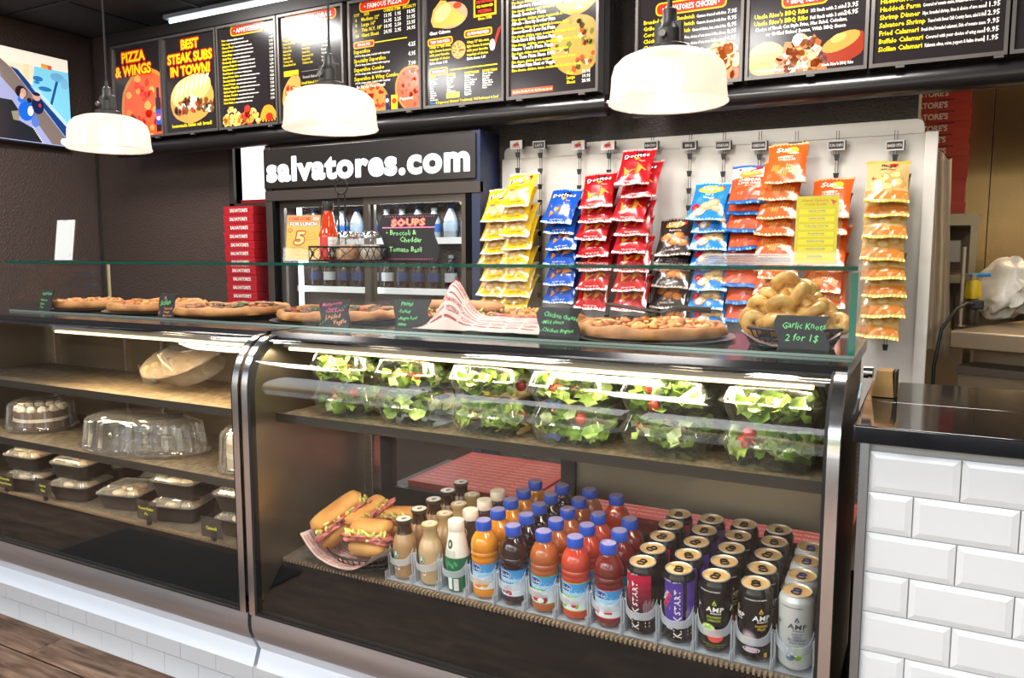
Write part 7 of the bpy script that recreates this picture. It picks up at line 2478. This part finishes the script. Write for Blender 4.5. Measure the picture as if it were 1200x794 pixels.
for (x, y, z, lab) in PEND:
    t = thing('pendant_lamp', lab, 'lamp', (x, y, z), group='pendant lamps over the cases')
    pf = [(0.150, 0.0), (0.153, 0.004), (0.150, 0.009), (0.147, 0.03), (0.145, 0.07), (0.138, 0.095), (0.120, 0.113), (0.092, 0.125), (0.06, 0.131), (0.045, 0.133)]
    MB().lathe(pf + [(r - 0.003, zz - 0.002) for r, zz in pf[::-1]][:-1] + [(0.146, 0.001)], 120, cap0=False, cap1=False, fn=lambda a, zz: 1 + 0.004 * math.cos(a * 60)).build('shade', PG, t, smooth=60)
    MB().lathe([(0.047, 0.131), (0.047, 0.145), (0.04, 0.149), (0.032, 0.152), (0.031, 0.185), (0.024, 0.195), (0.019, 0.205), (0.018, 0.235), (0.007, 0.24), (0.006, 0.262)], 28).build('socket', LK, t, smooth=30)
    MB().box(-0.036, 0.036, -0.012, 0.012, 0.15, 0.205).build('clamp', LK, t, smooth=0, bevel=0.003)
    b = MB().lathe([(0.009, 0), (0.009, 0.012)], 16).build('thumb_screw', pmat('screw_grey', '#6a6561', 0.4, 0.6), t, smooth=40)
    b.location, b.rotation_euler = (-0.006, -0.03, 0.17), (R(90), 0, 0)
    MB().tube([(0, 0, 0.26), (0.002, 0, 0.5), (0, 0, 2.765 - z)], 0.0035, 8).build('cord', RUBBER, t)
    MB().lathe([(0.05, 2.745 - z), (0.055, 2.764 - z)], 24).build('canopy', LK, t)
    MB().blob((0, 0, 0.045), (0.033, 0.033, 0.036), 0, 20, 14).lathe([(0.018, 0.075), (0.014, 0.10)], 16).build('bulb', BULB, t, smooth=60)
    l = bpy.data.lights.new('pendant_light', 'POINT')
    l.energy, l.color, l.shadow_soft_size = 1.3, (1.0, 0.78, 0.52), 0.05
    lo = bpy.data.objects.new('pendant_light', l)
    COL.objects.link(lo)
    lo.parent, lo.location = t, (0, 0, -0.03)

# ------------------------------------------------------------------ fittings at the end of the case
t = thing('guard_bracket', 'grey metal strap and round knob at the end of the glass guard', 'bracket', (-0.099, 1.62, 1.05))
MB().prism([(0.03, 0.0), (-0.03, -0.02), (-0.14, -0.03), (-0.145, -0.036), (-0.025, -0.028), (0.034, -0.006)], 'x', -0.002, 0.002).build('strap', pmat('strap_grey', '#6f7a8a', 0.3, 0.8), t, smooth=0)
m = MB().lathe([(0.012, 0), (0.012, 0.016), (0.008, 0.018)], 20).build('knob', CHROME, t)
m.rotation_euler, m.location = (0, R(90), 0), (0.002, 0.05, 0.02)
t = thing('cardboard_stand', 'small brown cardboard stand on the black stone behind the guard end', 'box', (-0.077, 1.70, 1.0182), R(-4))
MB().prism([(-0.006, 0), (0.034, 0), (0.030, 0.052), (0.002, 0.052)], 'y', 0, 0.05).build('carton', pmat('kraft_board', '#a9834c', 0.7, var=(20, 0.15)), t, smooth=0)
MB().box(0.034, 0.037, 0.0, 0.05, 0.0, 0.052).build('edge_flap', pmat('kraft_dark', '#3a3020', 0.7), t, smooth=0)
